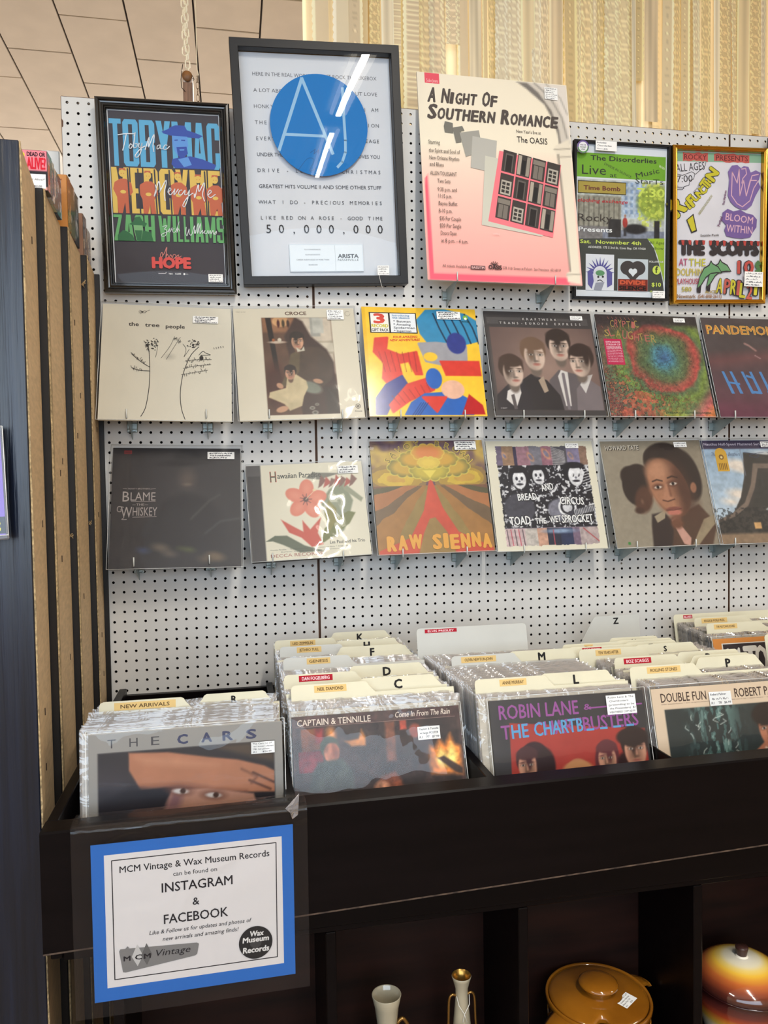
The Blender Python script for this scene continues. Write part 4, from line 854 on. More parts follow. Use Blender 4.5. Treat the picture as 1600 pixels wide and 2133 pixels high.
    s([(.655, .665), (.65, .70), (.66, .715), (.68, .675), (.68, .70), (.70, .71), (.73, .655), (.725, .70)], .005); s([(.735, .68), (.735, .70), (.765, .64), (.755, .70), (.785, .64), (.775, .70), (.80, .68), (.80, .70), (.825, .68), (.815, .695), (.835, .70), (.85, .68), (.855, .70), (.87, .68), (.875, .70), (.895, .68), (.90, .70), (.925, .685), (.92, .70), (.90, .705)], .005)
    P_ = (232, 150, 140); a.stroke([(.435, .838), (.43, .815), (.415, .83), (.42, .845), (.45, .82), (.475, .785), (.46, .85), (.475, .825), (.49, .845), (.505, .828), (.52, .845), (.53, .828), (.55, .83), (.545, .862), (.52, .86), (.575, .828), (.57, .842), (.60, .835)], .006, P_, smooth=5)
    a.text('HOPE', .335, .905, .060, (206, 84, 80), w=.35, bold=.085)
    a.stroke([(.39, .938), (.45, .938), (.46, .932)], .004, W_); a.text('TBN', .48, .944, .008, W_, w=.035, bold=.03); a.text('K-LOVE', .54, .944, .009, W_, w=.05, bold=.04); a.disc(.62, .940, .009, W_, 12); a.stroke([(.635, .940), (.655, .940)], .003, W_)
    return a
W, H = .322, .471
t = empty('picture_frame', pose(-.376, -.019, -.032, -.023, .019), 'glossy black frame with a dark concert poster in blue, yellow and green letters', 'frame', 'framed pictures along the top of the pegboard')
moulding(W, H, [(0, .016), (0, .002), (.003, -.002), (.008, -.003), (.011, .000), (.014, .0005), (.017, -.001), (.020, -.001), (.0225, .003), (.024, .003), (.026, .006), (.026, .014)], M_fblack, t)
MB().box(-W/2+.004, W/2-.004, .0125, .016, .004, H-.004).build('backing', M_backing, t)
a = art_tour(W-.048, H-.048); sheet_in(a, .024, .012, t)
glass(W, H, .0245, .0085, t, .0006)
price_label(t, 0, 0, .110, .040, .036, .020, ('~', '~', '~', '~'), 31, y=.0070)

# --- award display with blue disc
W, H = .428, .596
def art_award(W, H):
    a = Art(W, H); p = Paint(W, H, 40, (214, 216, 222)); p.mottle(.02, 3, 2); a.grid(p); K = (78, 80, 88); a.k += 1
    rows = ("HERE IN THE REAL WORLD - DON'T ROCK THE JUKEBOX", "A LOT ABOUT LIVIN' AND A LITTLE 'BOUT LOVE", "HONKY TONK CHRISTMAS - WHO I AM", "THE GREATEST HITS COLLECTION", "EVERYTHING I LOVE - HIGH MILEAGE", "UNDER THE INFLUENCE - WHEN SOMEBODY LOVES YOU", "DRIVE - LET IT BE CHRISTMAS", "GREATEST HITS VOLUME II AND SOME OTHER STUFF", "WHAT I DO - PRECIOUS MEMORIES", "LIKE RED ON A ROSE - GOOD TIME")
    co = lambda u, v: ((u-.05)/.90, (v-.036)/.928)
    for i, t_ in enumerate(rows):
        x0, y = co(.125, .129+.0655*i); x1, _ = co(.868, 0)
        if len(t_) > 40: a.text(t_, x0, y, .0165, K, w=x1-x0, lift=False)
        else: a.spaced(t_, x0+.008, x1-.008, y, .0165, K, 0)
    x0, y = co(.168, .775); x1, _ = co(.85, 0); a.spaced('50,000,000', x0, x1, y, .039, (40, 40, 46), -.002)
    return a
t = empty('picture_frame', pose(.017, .013, -.046, -.057, .041), 'large satin black frame holding a sales award with a blue disc', 'frame', 'framed pictures along the top of the pegboard')
moulding(W, H, [(0, .034), (0, .001), (.001, 0), (.020, 0), (.0212, .001), (.0215, .022)], M_fdark, t)
MB().box(-W/2+.003, W/2-.003, .0285, .033, .003, H-.003).build('backing', M_backing, t)
a = art_award(W-.043, H-.043); sheet_in(a, .0215, .0275, t, 'lettered_mount')
cx, cz, r = .0, .596*(1-.331), .292*.428
dk = Art(.25, .25); BLU = (22, 116, 190); dk.disc(.5, .5, .5, BLU, 72)
def dd(u, v): return (.5+(u-.5025)/(.584), .5+(v-.331)/.584*H/W)
PL = (150, 190, 222)
dk.stroke([dd(.255, .437), dd(.412, .142)], .032, PL); dk.stroke([dd(.412, .142), dd(.575, .447)], .032, PL); dk.stroke([dd(.30, .372), dd(.525, .375)], .028, PL)
dk.stroke([dd(.652, .175), dd(.652, .28), dd(.655, .39), dd(.652, .44), dd(.63, .48), dd(.60, .502)], .028, PL)
dk.stroke([dd(.44, .445), dd(.47, .43), dd(.46, .45), dd(.49, .432), dd(.485, .447)], .004, (20, 60, 110)); dk.stroke([dd(.36, .52), dd(.42, .47), dd(.46, .475), dd(.43, .52), dd(.47, .51), dd(.52, .50)], .004, (30, 80, 130), smooth=4)
dsk = dk.build('disc', M_paper, t, Matrix.Translation((0.001, .0145, cz-.125)))
MB().lathe([(0, 0), (.1248, 0), (.1248, .003), (0, .003)], 64).build('disc_rim', mat('blue_disc_edge', (22, 110, 182), .4), dsk, Matrix.Translation((0, .0032, .125)) @ Matrix.Rotation(R(90), 4, 'X'))
for (px, pz) in ((-.05, .07), (.05, .07), (-.05, -.05), (.05, -.05)):
    MB().lathe([(.0, 0), (.004, 0), (.004, .0125), (0, .0125)], 12).build('standoff', M_steel, dsk, Matrix.Translation((px, .0132, .125+pz)) @ Matrix.Rotation(R(90), 4, 'X'))
pw, ph = .452*W, .116*H; pa = Art(pw, ph); pa.base((206, 214, 222)); pa.rect(.012, .03, .988, .97, (222, 228, 233)); pa.stroke([(.615, .04), (.615, .96)], .004, (160, 168, 176)); K = (100, 104, 112)
for i, s_ in enumerate(('TO COMMEMORATE', "ALAN JACKSON'S", 'CAREER ALBUM SALES OF MORE THAN', '50,000,000')): pa.text(s_, .31, .22+.185*i, .05, K, al='c', bold=.02, w=(.22, .2, .44, .12)[i], lift=False)
pa.text('ARISTA', .65, .50, .14, (36, 36, 42), w=.285, bold=.06); pa.text('NASHVILLE', .65, .61, .075, (60, 60, 66), w=.285)
pl = pa.build('plaque', M_gloss, t, Matrix.Translation((.009*W, .0225, .060*H+.0005)))
MB().box(-pw/2, pw/2, .0002, .0045, 0, ph).build('plaque_body', M_white, pl)
glass(W, H, .0213, .006, t, .0022, 26, film('bowed_acrylic', (.97, .98, .98), rough=.012, base=.008, bump=0, gain=.26), cx=0)
price_label(t, 0, 0, .148, .034, .031, .024, ('~', '~', '~', '~'), 32, y=-.001)
MB().tube([(.136, -.0015, .022), (.139, -.003, .002), (.143, -.004, -.012)], .0006, 5).build('tag_thread', M_white, t)

# --- pink and cream dance poster on foam board
def art_dance(W, H):
    p = Paint(W, H, 110, (236, 226, 204)); 
    for y0, y1, c in ((.35, 1.05, (238, 162, 156)),): p.put(np.clip((p.Y-y0)/(y1-y0)*1.15, 0, 1)**.8, c)
    a = Art(W, H); K = (92, 84, 80)
    edge = np.clip((p.Y-.48)*4, 0, 1)
    p.poly([(.018, .52), (.035, .50), (.040, .968), (.90, .966), (.92, .99), (.905, 1), (.012, 1), (.012, .6)], (236, 96, 116), soft=.006)
    p.poly([(.045, .50), (.045, .960), (.93, .958), (.93, .50)], (0, 0, 0), a=0)
    q = np.clip((p.Y-.50)*6, 0, 1)
    p.put(((p.X > .042) & (p.X < .92) & (p.Y > .5) & (p.Y < .962))*1., (240, 176, 164), .0)
    # arch and column
    a0 = [(.658, .005), (.719, .035), (.838, .11), (.884, .18), (.913, .257), (.917, .305), (.933, .305), (.924, .233), (.884, .138), (.803, .051), (.73, .007)]
    p.poly([(.70, .004), (.803, .051), (.884, .138), (.924, .233), (.93, .31), (.995, .30), (.995, .004)], (206, 198, 186)); p.poly([(.80, .004), (.93, .10), (.975, .2), (.99, .28), (.996, .28), (.996, .004)], (222, 214, 204))
    p.poly(a0, (122, 116, 110)); p.line([(.78, .004), (.88, .07), (.95, .17), (.975, .27)], .010, (150, 144, 136)); p.line([(.86, .004), (.95, .07), (.99, .15)], .008, (170, 164, 154))
    p.poly([(.881, .325), (.90, .312), (.989, .278), (.991, .374), (.993, .994), (.905, .985), (.897, .945), (.923, .933), (.912, .396), (.898, .372)], (226, 216, 196)); p.line([(.905, .36), (.915, .60), (.925, .93)], .010, (120, 114, 104)); p.line([(.88, .335), (.99, .325)], .006, (150, 142, 128)); p.line([(.90, .372), (.99, .365)], .008, (170, 160, 144)); p.line([(.90, .95), (.99, .945)], .006, (160, 150, 134))
    a.grid(p); g = lambda v_: (v_, v_-2, v_-10)
    a.rect(.049, 0.001, .144, .052, (226, 88, 104)); a.text('Sobo Jeans', .06, .046, .016, (240, 200, 200), w=.075)
    for t_, x, y, w_, h1, h2 in (('A NIGHT OF', .058, .144, .47, .072, .055), ('SOUTHERN ROMANCE', .050, .226, .868, .070, .055)):
        xx = x; n = len(t_); units = sum(.55 if c_ == ' ' else 1 if i == 0 or t_[i-1] == ' ' else .86 for i, c_ in enumerate(t_)); u_ = w_/units
        for i, c_ in enumerate(t_):
            first_ = i == 0 or t_[i-1] == ' '
            if c_ == ' ': xx += u_*.55; continue
            a.text(c_, xx, y, h1 if first_ else h2, (84, 76, 72), w=u_*(.95 if first_ else .80)*(.55 if c_ == 'I' else 1), bold=.055, shear=.18, lift=False); xx += u_*(1 if first_ else .86)*(.72 if c_ == 'I' else 1)
    a.text("New Year's Eve at", .632, .266, .016, K, w=.165); a.text('The OASIS', .632, .314, .031, (60, 54, 52), w=.205)
    a.poly([(.155, .262), (.164, .237), (.214, .243), (.213, .294), (.16, .292)], g(118)); a.poly([(.211, .266), (.275, .254), (.288, .277), (.266, .281), (.263, .335), (.229, .341)], g(122)); a.poly([(.255, .288), (.382, .269), (.40, .37), (.287, .405)], g(158)); a.poly([(.338, .30), (.497, .315), (.470, .475), (.314, .456)], g(180))
    a.poly([(.413, .393), (.52, .405), (.80, .74), (.751, .772), (.362, .731)], (200, 198, 184)); a.poly([(.51, .363), (.918, .413), (.825, .775), (.405, .712)], (238, 122, 132))
    o = np.array((.539, .356)); ex = np.array((.0957, .0152)); ey = np.array((-.0300, .1150)); 
    for i in range(4):
        for j in range(3):
            q0 = o+ex*i+ey*j; qw, qh = ex*.90, ey*.92; P4 = [q0, q0+qw, q0+qw+qh, q0+qh]; a.poly(P4, (66, 60, 58)); k = (i*3+j*5) % 4
            ins = lambda s0, s1, t0, t1: [q0+qw*s0+qh*t0, q0+qw*s1+qh*t0, q0+qw*s1+qh*t1, q0+qw*s0+qh*t1]
            if k == 0: a.poly(ins(.2, .8, .12, .95), (96, 90, 86)); a.poly(ins(.28, .72, .2, .95), (44, 40, 40))
            elif k == 1:
                a.poly(ins(.12, .88, .3, .95), (176, 168, 156))
                for s0 in (.2, .52):
                    for t0 in (.38, .56, .74): a.poly(ins(s0, s0+.24, t0, t0+.13), (60, 56, 54), lift=False)
            elif k == 2: a.poly(ins(.05, .95, .08, .3), (130, 122, 112)); a.poly(ins(.15, .85, .34, .95), (120, 112, 104)); a.poly(ins(.48, .52, .34, .95), (60, 56, 52))
            else: a.poly(ins(.05, .3, .05, .95), (170, 160, 146)); a.poly(ins(.7, .95, .05, .95), (150, 142, 130)); a.poly(ins(.36, .64, .25, .92), (40, 38, 38))
    L_ = [('Starring', .049, .355, .073), ('the Spirit and Soul of', .049, .396, .20), ('New Orleans Rhythm', .05, .431, .19), ('and Blues', .05, .463, .089), ('ALLEN TOUSSAINT', .049, .506, .17), ('Two Sets', .093, .542, .082), ('9:30 p.m. and', .091, .582, .122), ('11:15 p.m.', .094, .614, .085), ('Bayou Buffet', .093, .649, .118), ('8-10 p.m.', .091, .685, .085), ('$35 Per Couple', .093, .721, .136), ('$20 Per Single', .092, .755, .135), ('Doors Open', .095, .79, .10), ('at 8 p.m. - 4 a.m.', .095, .826, .17)]
    for t_, x, y, w_ in L_: a.text(t_, x, y, .019, K, w=w_, lift=False)
    a.text('All tickets Available at', .094, .941, .013, K, w=.175); a.rect(.272, .928, .365, .946, (96, 70, 72)); a.text('BASS/TM', .278, .943, .011, (226, 180, 176), w=.08, bold=.03); a.text('OASIS', .385, .942, .019, (60, 44, 46), w=.087, bold=.06); a.text('278 11th Street at Folsom  San Francisco  621-8119', .478, .940, .013, K, w=.38)
    for k in range(6): a.stroke([(.425, .925), (.425+.024*math.cos(3.14+k*.63), .915+.010*math.sin(3.14+k*.63))], .004, (60, 44, 46), lift=False)
    a.text("OPEN", .43, .78, .010, (246, 200, 196), w=.04)
    return a
W, H = .427, .584
t = empty('dance_poster', pose(.482, .0169, -.106, .1704, -.0038), 'pink and cream dance poster on foam board, standing on two brackets', 'poster')
a = art_dance(W, H); a.build('poster_print', M_paper, t)
MB().box(-W/2, W/2, .0004, .0055, 0, H).build('foam_board', M_white, t)
price_label(t, 0, 0, (.886-.5)*W, (1-.054)*H, .038, .036, ('~', '~', '~', '~', '~', '~'), 33, y=-.003, rot=2)

# --- green and black band poster, thin black frame
def art_band(W, H):
    p = Paint(W, H, 150, (222, 226, 232)); co = lambda u, v: ((u-.028)/.944, (v-.02)/.96)
    x0, y0 = co(.053, .235); x1, y1 = co(.955, .61); p.rect(x0, y0, x1, y1, (186, 190, 184)); p.window(x0, y0, x1, y1)
    p.rect(.5, .2, .78, .47, (176, 190, 206), soft=.02)
    for i in range(4):
        for j in range(5): p.rect(.54+.06*i, .235+.045*j, .57+.06*i, .262+.045*j, (134, 156, 186))
    p.rect(0, .33, .5, .56, (150, 146, 132), soft=.01)
    for i in range(9): p.rect(.03+.055*i, .34, .045+.055*i, .56, (112, 108, 98))
    p.ell(.88, .36, .20, .18, (146, 164, 70), soft=.05); p.put((p.nz(30, 3) > .55)*(p.X > .68)*(p.Y < .52), (196, 206, 90), .8); p.rect(0, .53, .4, .63, (120, 116, 116)); p.rect(.3, .55, 1, .63, (128, 134, 150)); p.rect(.36, .48, .50, .60, (54, 52, 52)); p.ell(.66, .54, .13, .05, (46, 44, 46), soft=.02); p.ell(.545, .50, .028, .05, (160, 60, 54)); p.rect(.53, .54, .56, .59, (60, 58, 62)); p.ell(.545, .455, .012, .014, (150, 110, 90)); p.rect(.87, .48, .93, .60, (50, 48, 50)); p.mottle(.2, 34, 4); p.clip = None
    a = Art(W, H); a.grid(p); GR = (116, 168, 52); K = (52, 54, 50); LG = (206, 222, 96)
    def r(u0, v0, u1, v1, c): q0 = co(u0, v0); q1 = co(u1, v1); a.rect(q0[0], q0[1], q1[0], q1[1], c)
    def T(t_, u, v_, h, c, u1, **k): q0 = co(u, v_); q1 = co(u1, 0); a.text(t_, q0[0], q0[1], h, c, w=q1[0]-q0[0], **k)
    r(.044, .072, .962, .224, GR); T('The Disorderlies', .18, .116, .031, K, .865, bold=.035); T('Live', .094, .206, .062, K, .34); T('at', .38, .217, .028, K, .45); T('DIVIDE IN SILENCE', .32, .142, .016, K, .62, rot=-22); T('Music', .655, .215, .034, K, .905, rot=14); T('StarTs', .645, .248, .034, K, .94); T('With', .885, .138, .018, (226, 236, 200), .95, rot=-20)
    T('7:30', .665, .330, .056, LG, .955, bold=.03)
    r(.052, .247, .549, .326, (70, 62, 40)); r(.058, .252, .543, .321, (170, 150, 72)); T('Time Bomb', .11, .303, .028, (110, 60, 54), .49, bold=.05); T('clothing exchange', .048, .380, .022, (190, 50, 56), .565, shear=.3, bold=.015); T('Rocky', .056, .500, .048, (70, 62, 58), .405); T('Presents', .061, .566, .030, (240, 240, 240), .408, bold=.03)
    DG = (70, 72, 68); a.poly([co(*q) for q in ((.045, .612), (.775, .597), (.85, .66), (.90, .75), (.945, .86), (.962, .938), (.045, .936))], DG); a.poly([co(*q) for q in ((.775, .597), (.958, .592), (.962, .88), (.93, .80), (.885, .70), (.835, .632))], (156, 186, 58))
    T('Sat.  November 4th', .078, .640, .024, LG, .712, bold=.03); T('ADDRESS: 175 S 3rd St, Coos Bay, OR 97420', .16, .670, .014, (226, 226, 220), .76, bold=.015); T('All Ages', .80, .631, .020, (70, 84, 40), .955); T('show', .84, .666, .020, (70, 84, 40), .95)
    r(.137, .708, .430, .938, (222, 224, 230))
    for k in range(11):
        th = R(185+k*17); u, v_ = .285, .83; tip = (u+.155*math.cos(th), v_+.105*math.sin(th)); b0 = (u+.07*math.cos(th-.17), v_+.048*math.sin(th-.17)); b1 = (u+.07*math.cos(th+.17), v_+.048*math.sin(th+.17)); a.poly([co(*b0), co(*tip), co(*b1)], (86, 82, 150))
    q = co(.285, .845); a.disc(q[0], q[1], .075, (214, 214, 222), 24); a.disc(q[0], q[1]-.018, .05, (96, 146, 104), 20, .028); a.disc(q[0]-.02, q[1]+.008, .012, K, 10); a.disc(q[0]+.03, q[1]+.006, .012, K, 10); a.stroke([(q[0]-.03, q[1]+.035), (q[0], q[1]+.028), (q[0]+.03, q[1]+.038)], .008, K)
    a.poly([co(*z) for z in ((.155, .82), (.20, .80), (.22, .88), (.20, .93), (.16, .90))], (96, 92, 156)); a.poly([co(*z) for z in ((.35, .80), (.41, .82), (.41, .90), (.36, .92))], (96, 92, 156)); a.poly([co(*z) for z in ((.24, .89), (.33, .885), (.30, .938), (.22, .936))], (150, 152, 166))
    r(.466, .732, .786, .94, (196, 206, 212)); q = co(.626, .800)
    for (dx, rt) in ((-.055, 1), (.055, -1)): a.disc(q[0]+dx, q[1]-.010, .085, (66, 62, 62), 24, .072)
    a.poly([(q[0]-.13, q[1]), (q[0]+.13, q[1]), (q[0], q[1]+.085)], (66, 62, 62)); a.disc(q[0]-.022, q[1]+.01, .026, (220, 226, 230), 16); a.disc(q[0]+.022, q[1]+.01, .026, (220, 226, 230), 16); a.poly([(q[0]-.045, q[1]+.014), (q[0]+.045, q[1]+.014), (q[0], q[1]+.048)], (220, 226, 230))
    r(.47, .862, .784, .938, (120, 44, 36)); T('DIVIDE', .49, .895, .026, (206, 90, 60), .76, bold=.09); T('SILENCE', .48, .932, .026, (30, 20, 20), .77, bold=.09)
    T('FOLLOW US', .797, .751, .012, (230, 230, 226), .945, bold=.03); q = co(.875, .799); a.disc(q[0], q[1], .045, LG, 30); a.text('f', q[0], q[1]+.018, .042, (60, 70, 40), al='c', bold=.05); T('$10', .824, .905, .026, LG, .925, bold=.04); T('donation', .808, .943, .013, LG, .93, bold=.02)
    return a
W, H = .291, .428
t = empty('picture_frame', pose(.853, .003, -.026, -.047, .009), 'thin black frame with a green and black band poster', 'frame', 'framed pictures along the top of the pegboard')
moulding(W, H, [(0, .014), (0, 0), (.001, -.001), (.006, -.001), (.007, 0), (.0075, .010)], M_fdark, t)
MB().box(-W/2+.002, W/2-.002, .0112, .014, .002, H-.002).build('backing', M_backing, t)
a = art_band(W-.015, H-.015); sheet_in(a, .0075, .0105, t); glass(W, H, .0072, .004, t, .0008)
price_label(t, 0, 0, (.318-.5)*W, .967*H, .063, .026, ('Includes', 'Disorderlies', '<---- pin'), 34, y=-.002); price_label(t, 0, 0, (.885-.5)*W, .036*H, .038, .020, ('~', '~', '~'), 35, y=-.002)
b = empty('badge', pose(.853, .003, -.026, -.047, .009) @ Matrix.Translation(((.075-.5)*W, -.006, (1-.050)*H)), 'round white pin badge with purple and green rim on the band poster frame corner', 'badge')
bd = Art(.034, .034); bd.disc(.5, .5, .5, (110, 92, 150), 36); bd.poly([(.03, .55), (.97, .45), (.85, .85), (.5, 1), (.15, .85)], (88, 150, 74)); bd.disc(.5, .5, .38, (226, 226, 230), 30); bd.text("I'M IN THE", .5, .42, .10, (70, 60, 90), al='c', w=.5, bold=.03); bd.text('PICKING', .5, .60, .11, (60, 90, 60), al='c', w=.5, bold=.03); bd.text('LIZARD', .5, .76, .10, (60, 90, 60), al='c', w=.36, bold=.03)
bd.build('badge_face', M_gloss, b, Matrix.Translation((0, -.0005, -.017)))
MB().lathe([(0, 0), (.0155, 0), (.017, -.0016), (.0168, -.003), (0, -.003)], 36).build('badge_shell', mat('badge_metal', (200, 200, 206), .25, metal=.6), b, Matrix.Rotation(R(90), 4, 'X'))

# --- hand-drawn show poster, gold frame
def art_show(W, H):
    co = lambda u, v: ((u-.042)/.92, (v-.028)/.944); p = Paint(W, H, 60, (224, 220, 226)); p.mottle(.03, 4, 2); a = Art(W, H); a.grid(p)
    GN = (140, 180, 150); RD = (196, 92, 84); YE = (206, 194, 56); PU = (132, 106, 166); PK = (226, 180, 196); K = (54, 48, 52)
    P = lambda L_, c: a.poly([co(*q) for q in L_], c); S = lambda L_, w_, c, **k: a.stroke([co(*q) for q in L_], w_, c, **k)
    def T(t_, u, v_, h, c, u1, **k): q0 = co(u, v_); q1 = co(u1, 0); a.text(t_, q0[0], q0[1], h, c, w=q1[0]-q0[0], **k)
    def O(t_, u, v_, h, c, u1, oc=K, ob=.07, **k): T(t_, u, v_, h, oc, u1, bold=k.pop('bb', ob+.045), **k); T(t_, u, v_, h, c, u1, bold=ob-.02, **k)
    P([(.046, .031), (.962, .031), (.964, .085), (.046, .093)], GN); r = random.Random(3)
    for x0, x1 in ((.125, .39), (.455, .835)):
        n = 9; P([(x0+(x1-x0)*i/n, .036+r.uniform(-.004, .006)) for i in range(n+1)]+[(x1-(x1-x0)*i/n, .086+r.uniform(-.006, .006)) for i in range(n+1)], RD)
    T('ROCKY', .14, .078, .034, (90, 40, 44), .375); T('PRESENTS', .475, .078, .034, (90, 40, 44), .82)
    T('ALL AGES', .055, .160, .052, K, .36, rot=6); S([(.05, .17), (.12, .18), (.22, .155), (.26, .17), (.36, .115), (.37, .09)], .006, K); S([(.25, .17), (.24, .20), (.20, .21), (.19, .24), (.14, .25), (.12, .27), (.05, .27)], .006, K)
    T('7:00', .065, .225, .046, K, .23, rot=4); T('Doors', .055, .262, .018, K, .14, bold=.01)
    # yellow slanted lettering
    for ch, u, v_, h, rt in (('R', .07, .445, .12, 40), ('E', .20, .39, .055, 42), ('F', .235, .375, .075, 45), ('U', .265, .345, .05, 47), ('N', .305, .32, .05, 48), ('C', .345, .30, .05, 50), ('T', .37, .27, .065, 52), ('I', .41, .245, .055, 55), ('O', .42, .23, .045, 55), ('N', .45, .215, .075, 58)):
        q = co(u, v_); a.text(ch, q[0], q[1], h, K, rot=rt, bold=.13); a.text(ch, q[0], q[1], h, YE, rot=rt, bold=.075)
    P([(.16, .46), (.235, .42), (.275, .53), (.215, .545)], K); P([(.17, .462), (.228, .432), (.262, .523), (.22, .535)], YE); T('BURN ALL OUT', .245, .29, .012, K, .345, rot=52); T('ABERDEEN ROADSHOW', .30, .43, .018, (150, 146, 60), .53, rot=52)
    P([(.60, .30), (.615, .20), (.60, .15), (.64, .11), (.70, .105), (.74, .125), (.77, .11), (.82, .115), (.845, .15), (.90, .135), (.955, .15), (.93, .21), (.955, .24), (.90, .30), (.86, .36), (.80, .39), (.735, .385), (.68, .37), (.63, .34)], PU)
    for L_ in ([(.64, .30), (.645, .15), (.70, .22), (.72, .13), (.73, .30), (.77, .20), (.80, .30), (.86, .17), (.93, .16)], [(.745, .13), (.79, .125), (.80, .16), (.76, .19), (.75, .22)], [(.64, .30), (.70, .35), (.76, .37), (.84, .33), (.88, .25), (.93, .20)], [(.80, .30), (.84, .20), (.91, .20)]): S(L_, .010, PK)
    P([(.545, .41), (.60, .385), (.66, .40), (.74, .39), (.80, .41), (.875, .42), (.92, .45), (.915, .50), (.88, .53), (.85, .565), (.76, .575), (.67, .57), (.59, .56), (.565, .52), (.585, .49), (.54, .46)], (122, 96, 156)); T('BLOOM', .575, .455, .048, PK, .875, rot=-7, bold=.01); T('WITHIN', .585, .53, .050, PK, .87, rot=-4, bold=.01)
    T('Portland', .515, .50, .020, (110, 60, 110), .61, rot=70, bold=.03); T('Post Hardcore', .565, .36, .018, (110, 60, 110), .70, rot=80, bold=.03); T('Seattle Punk', .31, .565, .016, K, .51, bold=.01, rot=2)
    for t_, u0, u1 in (('THE', .075, .36), ('SCOFFS', .405, .95)):
        T(t_, u0, .678, .088, (60, 52, 54), u1, bold=.12)
        q0, q1 = co(u0-.01, 0), co(u1+.01, 0)
    for i in range(24):
        u = .085+.85*i/23
        if .36 < u < .41: continue
        P([(u-.017, .59), (u+.017, .59), (u+.010, .612+r.uniform(0, .012)), (u-.010, .612+r.uniform(0, .012))], (190, 72, 66)) if i % 2 else None
    T('AT', .08, .752, .048, (180, 70, 110), .17, bold=.01); T('THE', .185, .755, .052, (196, 190, 60), .365, bold=.01); T('DOLPHIN', .055, .815, .048, (200, 180, 60), .33, bold=.01); T('PLAYHOUSE', .048, .870, .038, (180, 76, 96), .30, bold=.02); T('580', .11, .918, .032, (180, 170, 50), .215, bold=.02); T('Newmark', .06, .960, .026, (150, 110, 70), .26, bold=.02); T('(541-808-2611)', .285, .960, .024, (160, 110, 70), .54, bold=.02); T('ALICE', .36, .93, .022, (176, 150, 60), .48, bold=.02)
    for (du, dv) in ((.10, -.010), (0, 0)):
        P([(.27+du, .90+dv), (.30+du, .82+dv), (.345+du, .765+dv), (.40+du, .745+dv), (.42+du, .715+dv), (.44+du, .735+dv), (.50+du, .755+dv), (.545+du, .80+dv), (.49+du, .80+dv), (.42+du, .805+dv), (.37+du, .83+dv), (.32+du, .88+dv), (.31+du, .93+dv), (.275+du, .925+dv)], K)
        P([(.278+du, .895+dv), (.306+du, .824+dv), (.35+du, .772+dv), (.405+du, .752+dv), (.421+du, .728+dv), (.436+du, .742+dv), (.495+du, .762+dv), (.532+du, .795+dv), (.49+du, .793+dv), (.42+du, .798+dv), (.364+du, .824+dv), (.312+du, .875+dv)], (112, 160, 112))
    O('10', .705, .80, .085, (196, 84, 76), .89, ob=.06); T('$', .90, .80, .085, (90, 130, 80), .965, bold=.07)
    for ch, u, v_, c in (('A', .475, .925, (206, 190, 60)), ('P', .555, .93, (196, 96, 84)), ('R', .625, .935, (206, 196, 60)), ('I', .695, .94, (196, 96, 84)), ('L', .725, .955, (206, 196, 60)), ('2', .80, .965, (196, 96, 84)), ('1', .885, .94, (206, 196, 60))): O(ch, u, v_, .10, c, u+(.035 if ch in 'I1' else .07), ob=.05, rot=-6)
    return a
W, H = .298, .437
t = empty('picture_frame', pose(1.158, -.001, -.030, -.059, .031), 'gold frame with a hand-drawn show poster in purple, yellow and red', 'frame', 'framed pictures along the top of the pegboard')
moulding(W, H, [(0, .018), (0, .002), (.002, -.001), (.005, -.0015), (.007, .001), (.0085, .001), (.0105, -.001), (.012, 0), (.0125, .012)], M_fgold, t)
MB().box(-W/2+.002, W/2-.002, .0145, .017, .002, H-.002).build('backing', M_backing, t)
a = art_show(W-.025, H-.025); sheet_in(a, .0125, .0135, t); glass(W, H, .0122, .007, t, .0012)
price_label(t, 0, 0, (.858-.5)*W, (1-.842)*H, .060, .042, ('~', '~', '~', '~', '~'), 36, y=-.0025, rot=2)
W, H = .30, .45
t = empty('picture_frame', pose(1.312+.15, .03, -.030, -.03, 0), 'black frame at the right edge, only its left side in view', 'frame', 'framed pictures along the top of the pegboard')
moulding(W, H, [(0, .016), (0, .001), (.002, -.001), (.015, -.001), (.018, .002), (.018, .012)], M_fblack, t)
MB().box(-W/2+.002, W/2-.002, .0135, .016, .002, H-.002).build('backing', M_backing, t)
a = Art(W-.036, H-.036); a.base((226, 226, 226)); sheet_in(a, .018, .0125, t)
# ---------------------------------------------------------------- record bin cabinet with open cubbies below
BZ = -1.222                                                    # bin floor, relative to the hole row
cab = empty('record_bin_cabinet', (0, 0, 0), 'long black-brown record bin cabinet with open cubbies below', 'cabinet')
def cp(name, x0, x1, y0, y1, z0, z1, m=M_bin, bev=.0015): return MB().box(x0, x1, y0, y1, z0+OZ, z1+OZ, bev=bev).build(name, m, cab)
X0, X1 = -.530, 1.90
zt = lambda x: -1.0145+(x+.53)*.009; zb = lambda x: -1.200+(x+.53)*.031
fp = MB()
oy, iy = -.850, -.806
def fpsec(x): return [(oy, zb(x)), (oy, zt(x)-.003), (oy+.003, zt(x)), (iy-.002, zt(x)), (iy, zt(x)-.002), (iy, zb(x))]
s0, s1 = fpsec(X0), fpsec(X1); n = 6
fp.add([(X0, y, z+OZ) for y, z in s0]+[(X1, y, z+OZ) for y, z in s1], [tuple(range(n)), tuple(range(2*n-1, n-1, -1))]+[(i+n, (i+1) % n+n, (i+1) % n, i) for i in range(n)])
fp.build('front_panel', M_bin, cab)
eg = MB(); m_ = M_wornedge = mat('worn_edge', (92, 74, 60), .6, noise=.6, nscale=60, darker=(30, 20, 18))
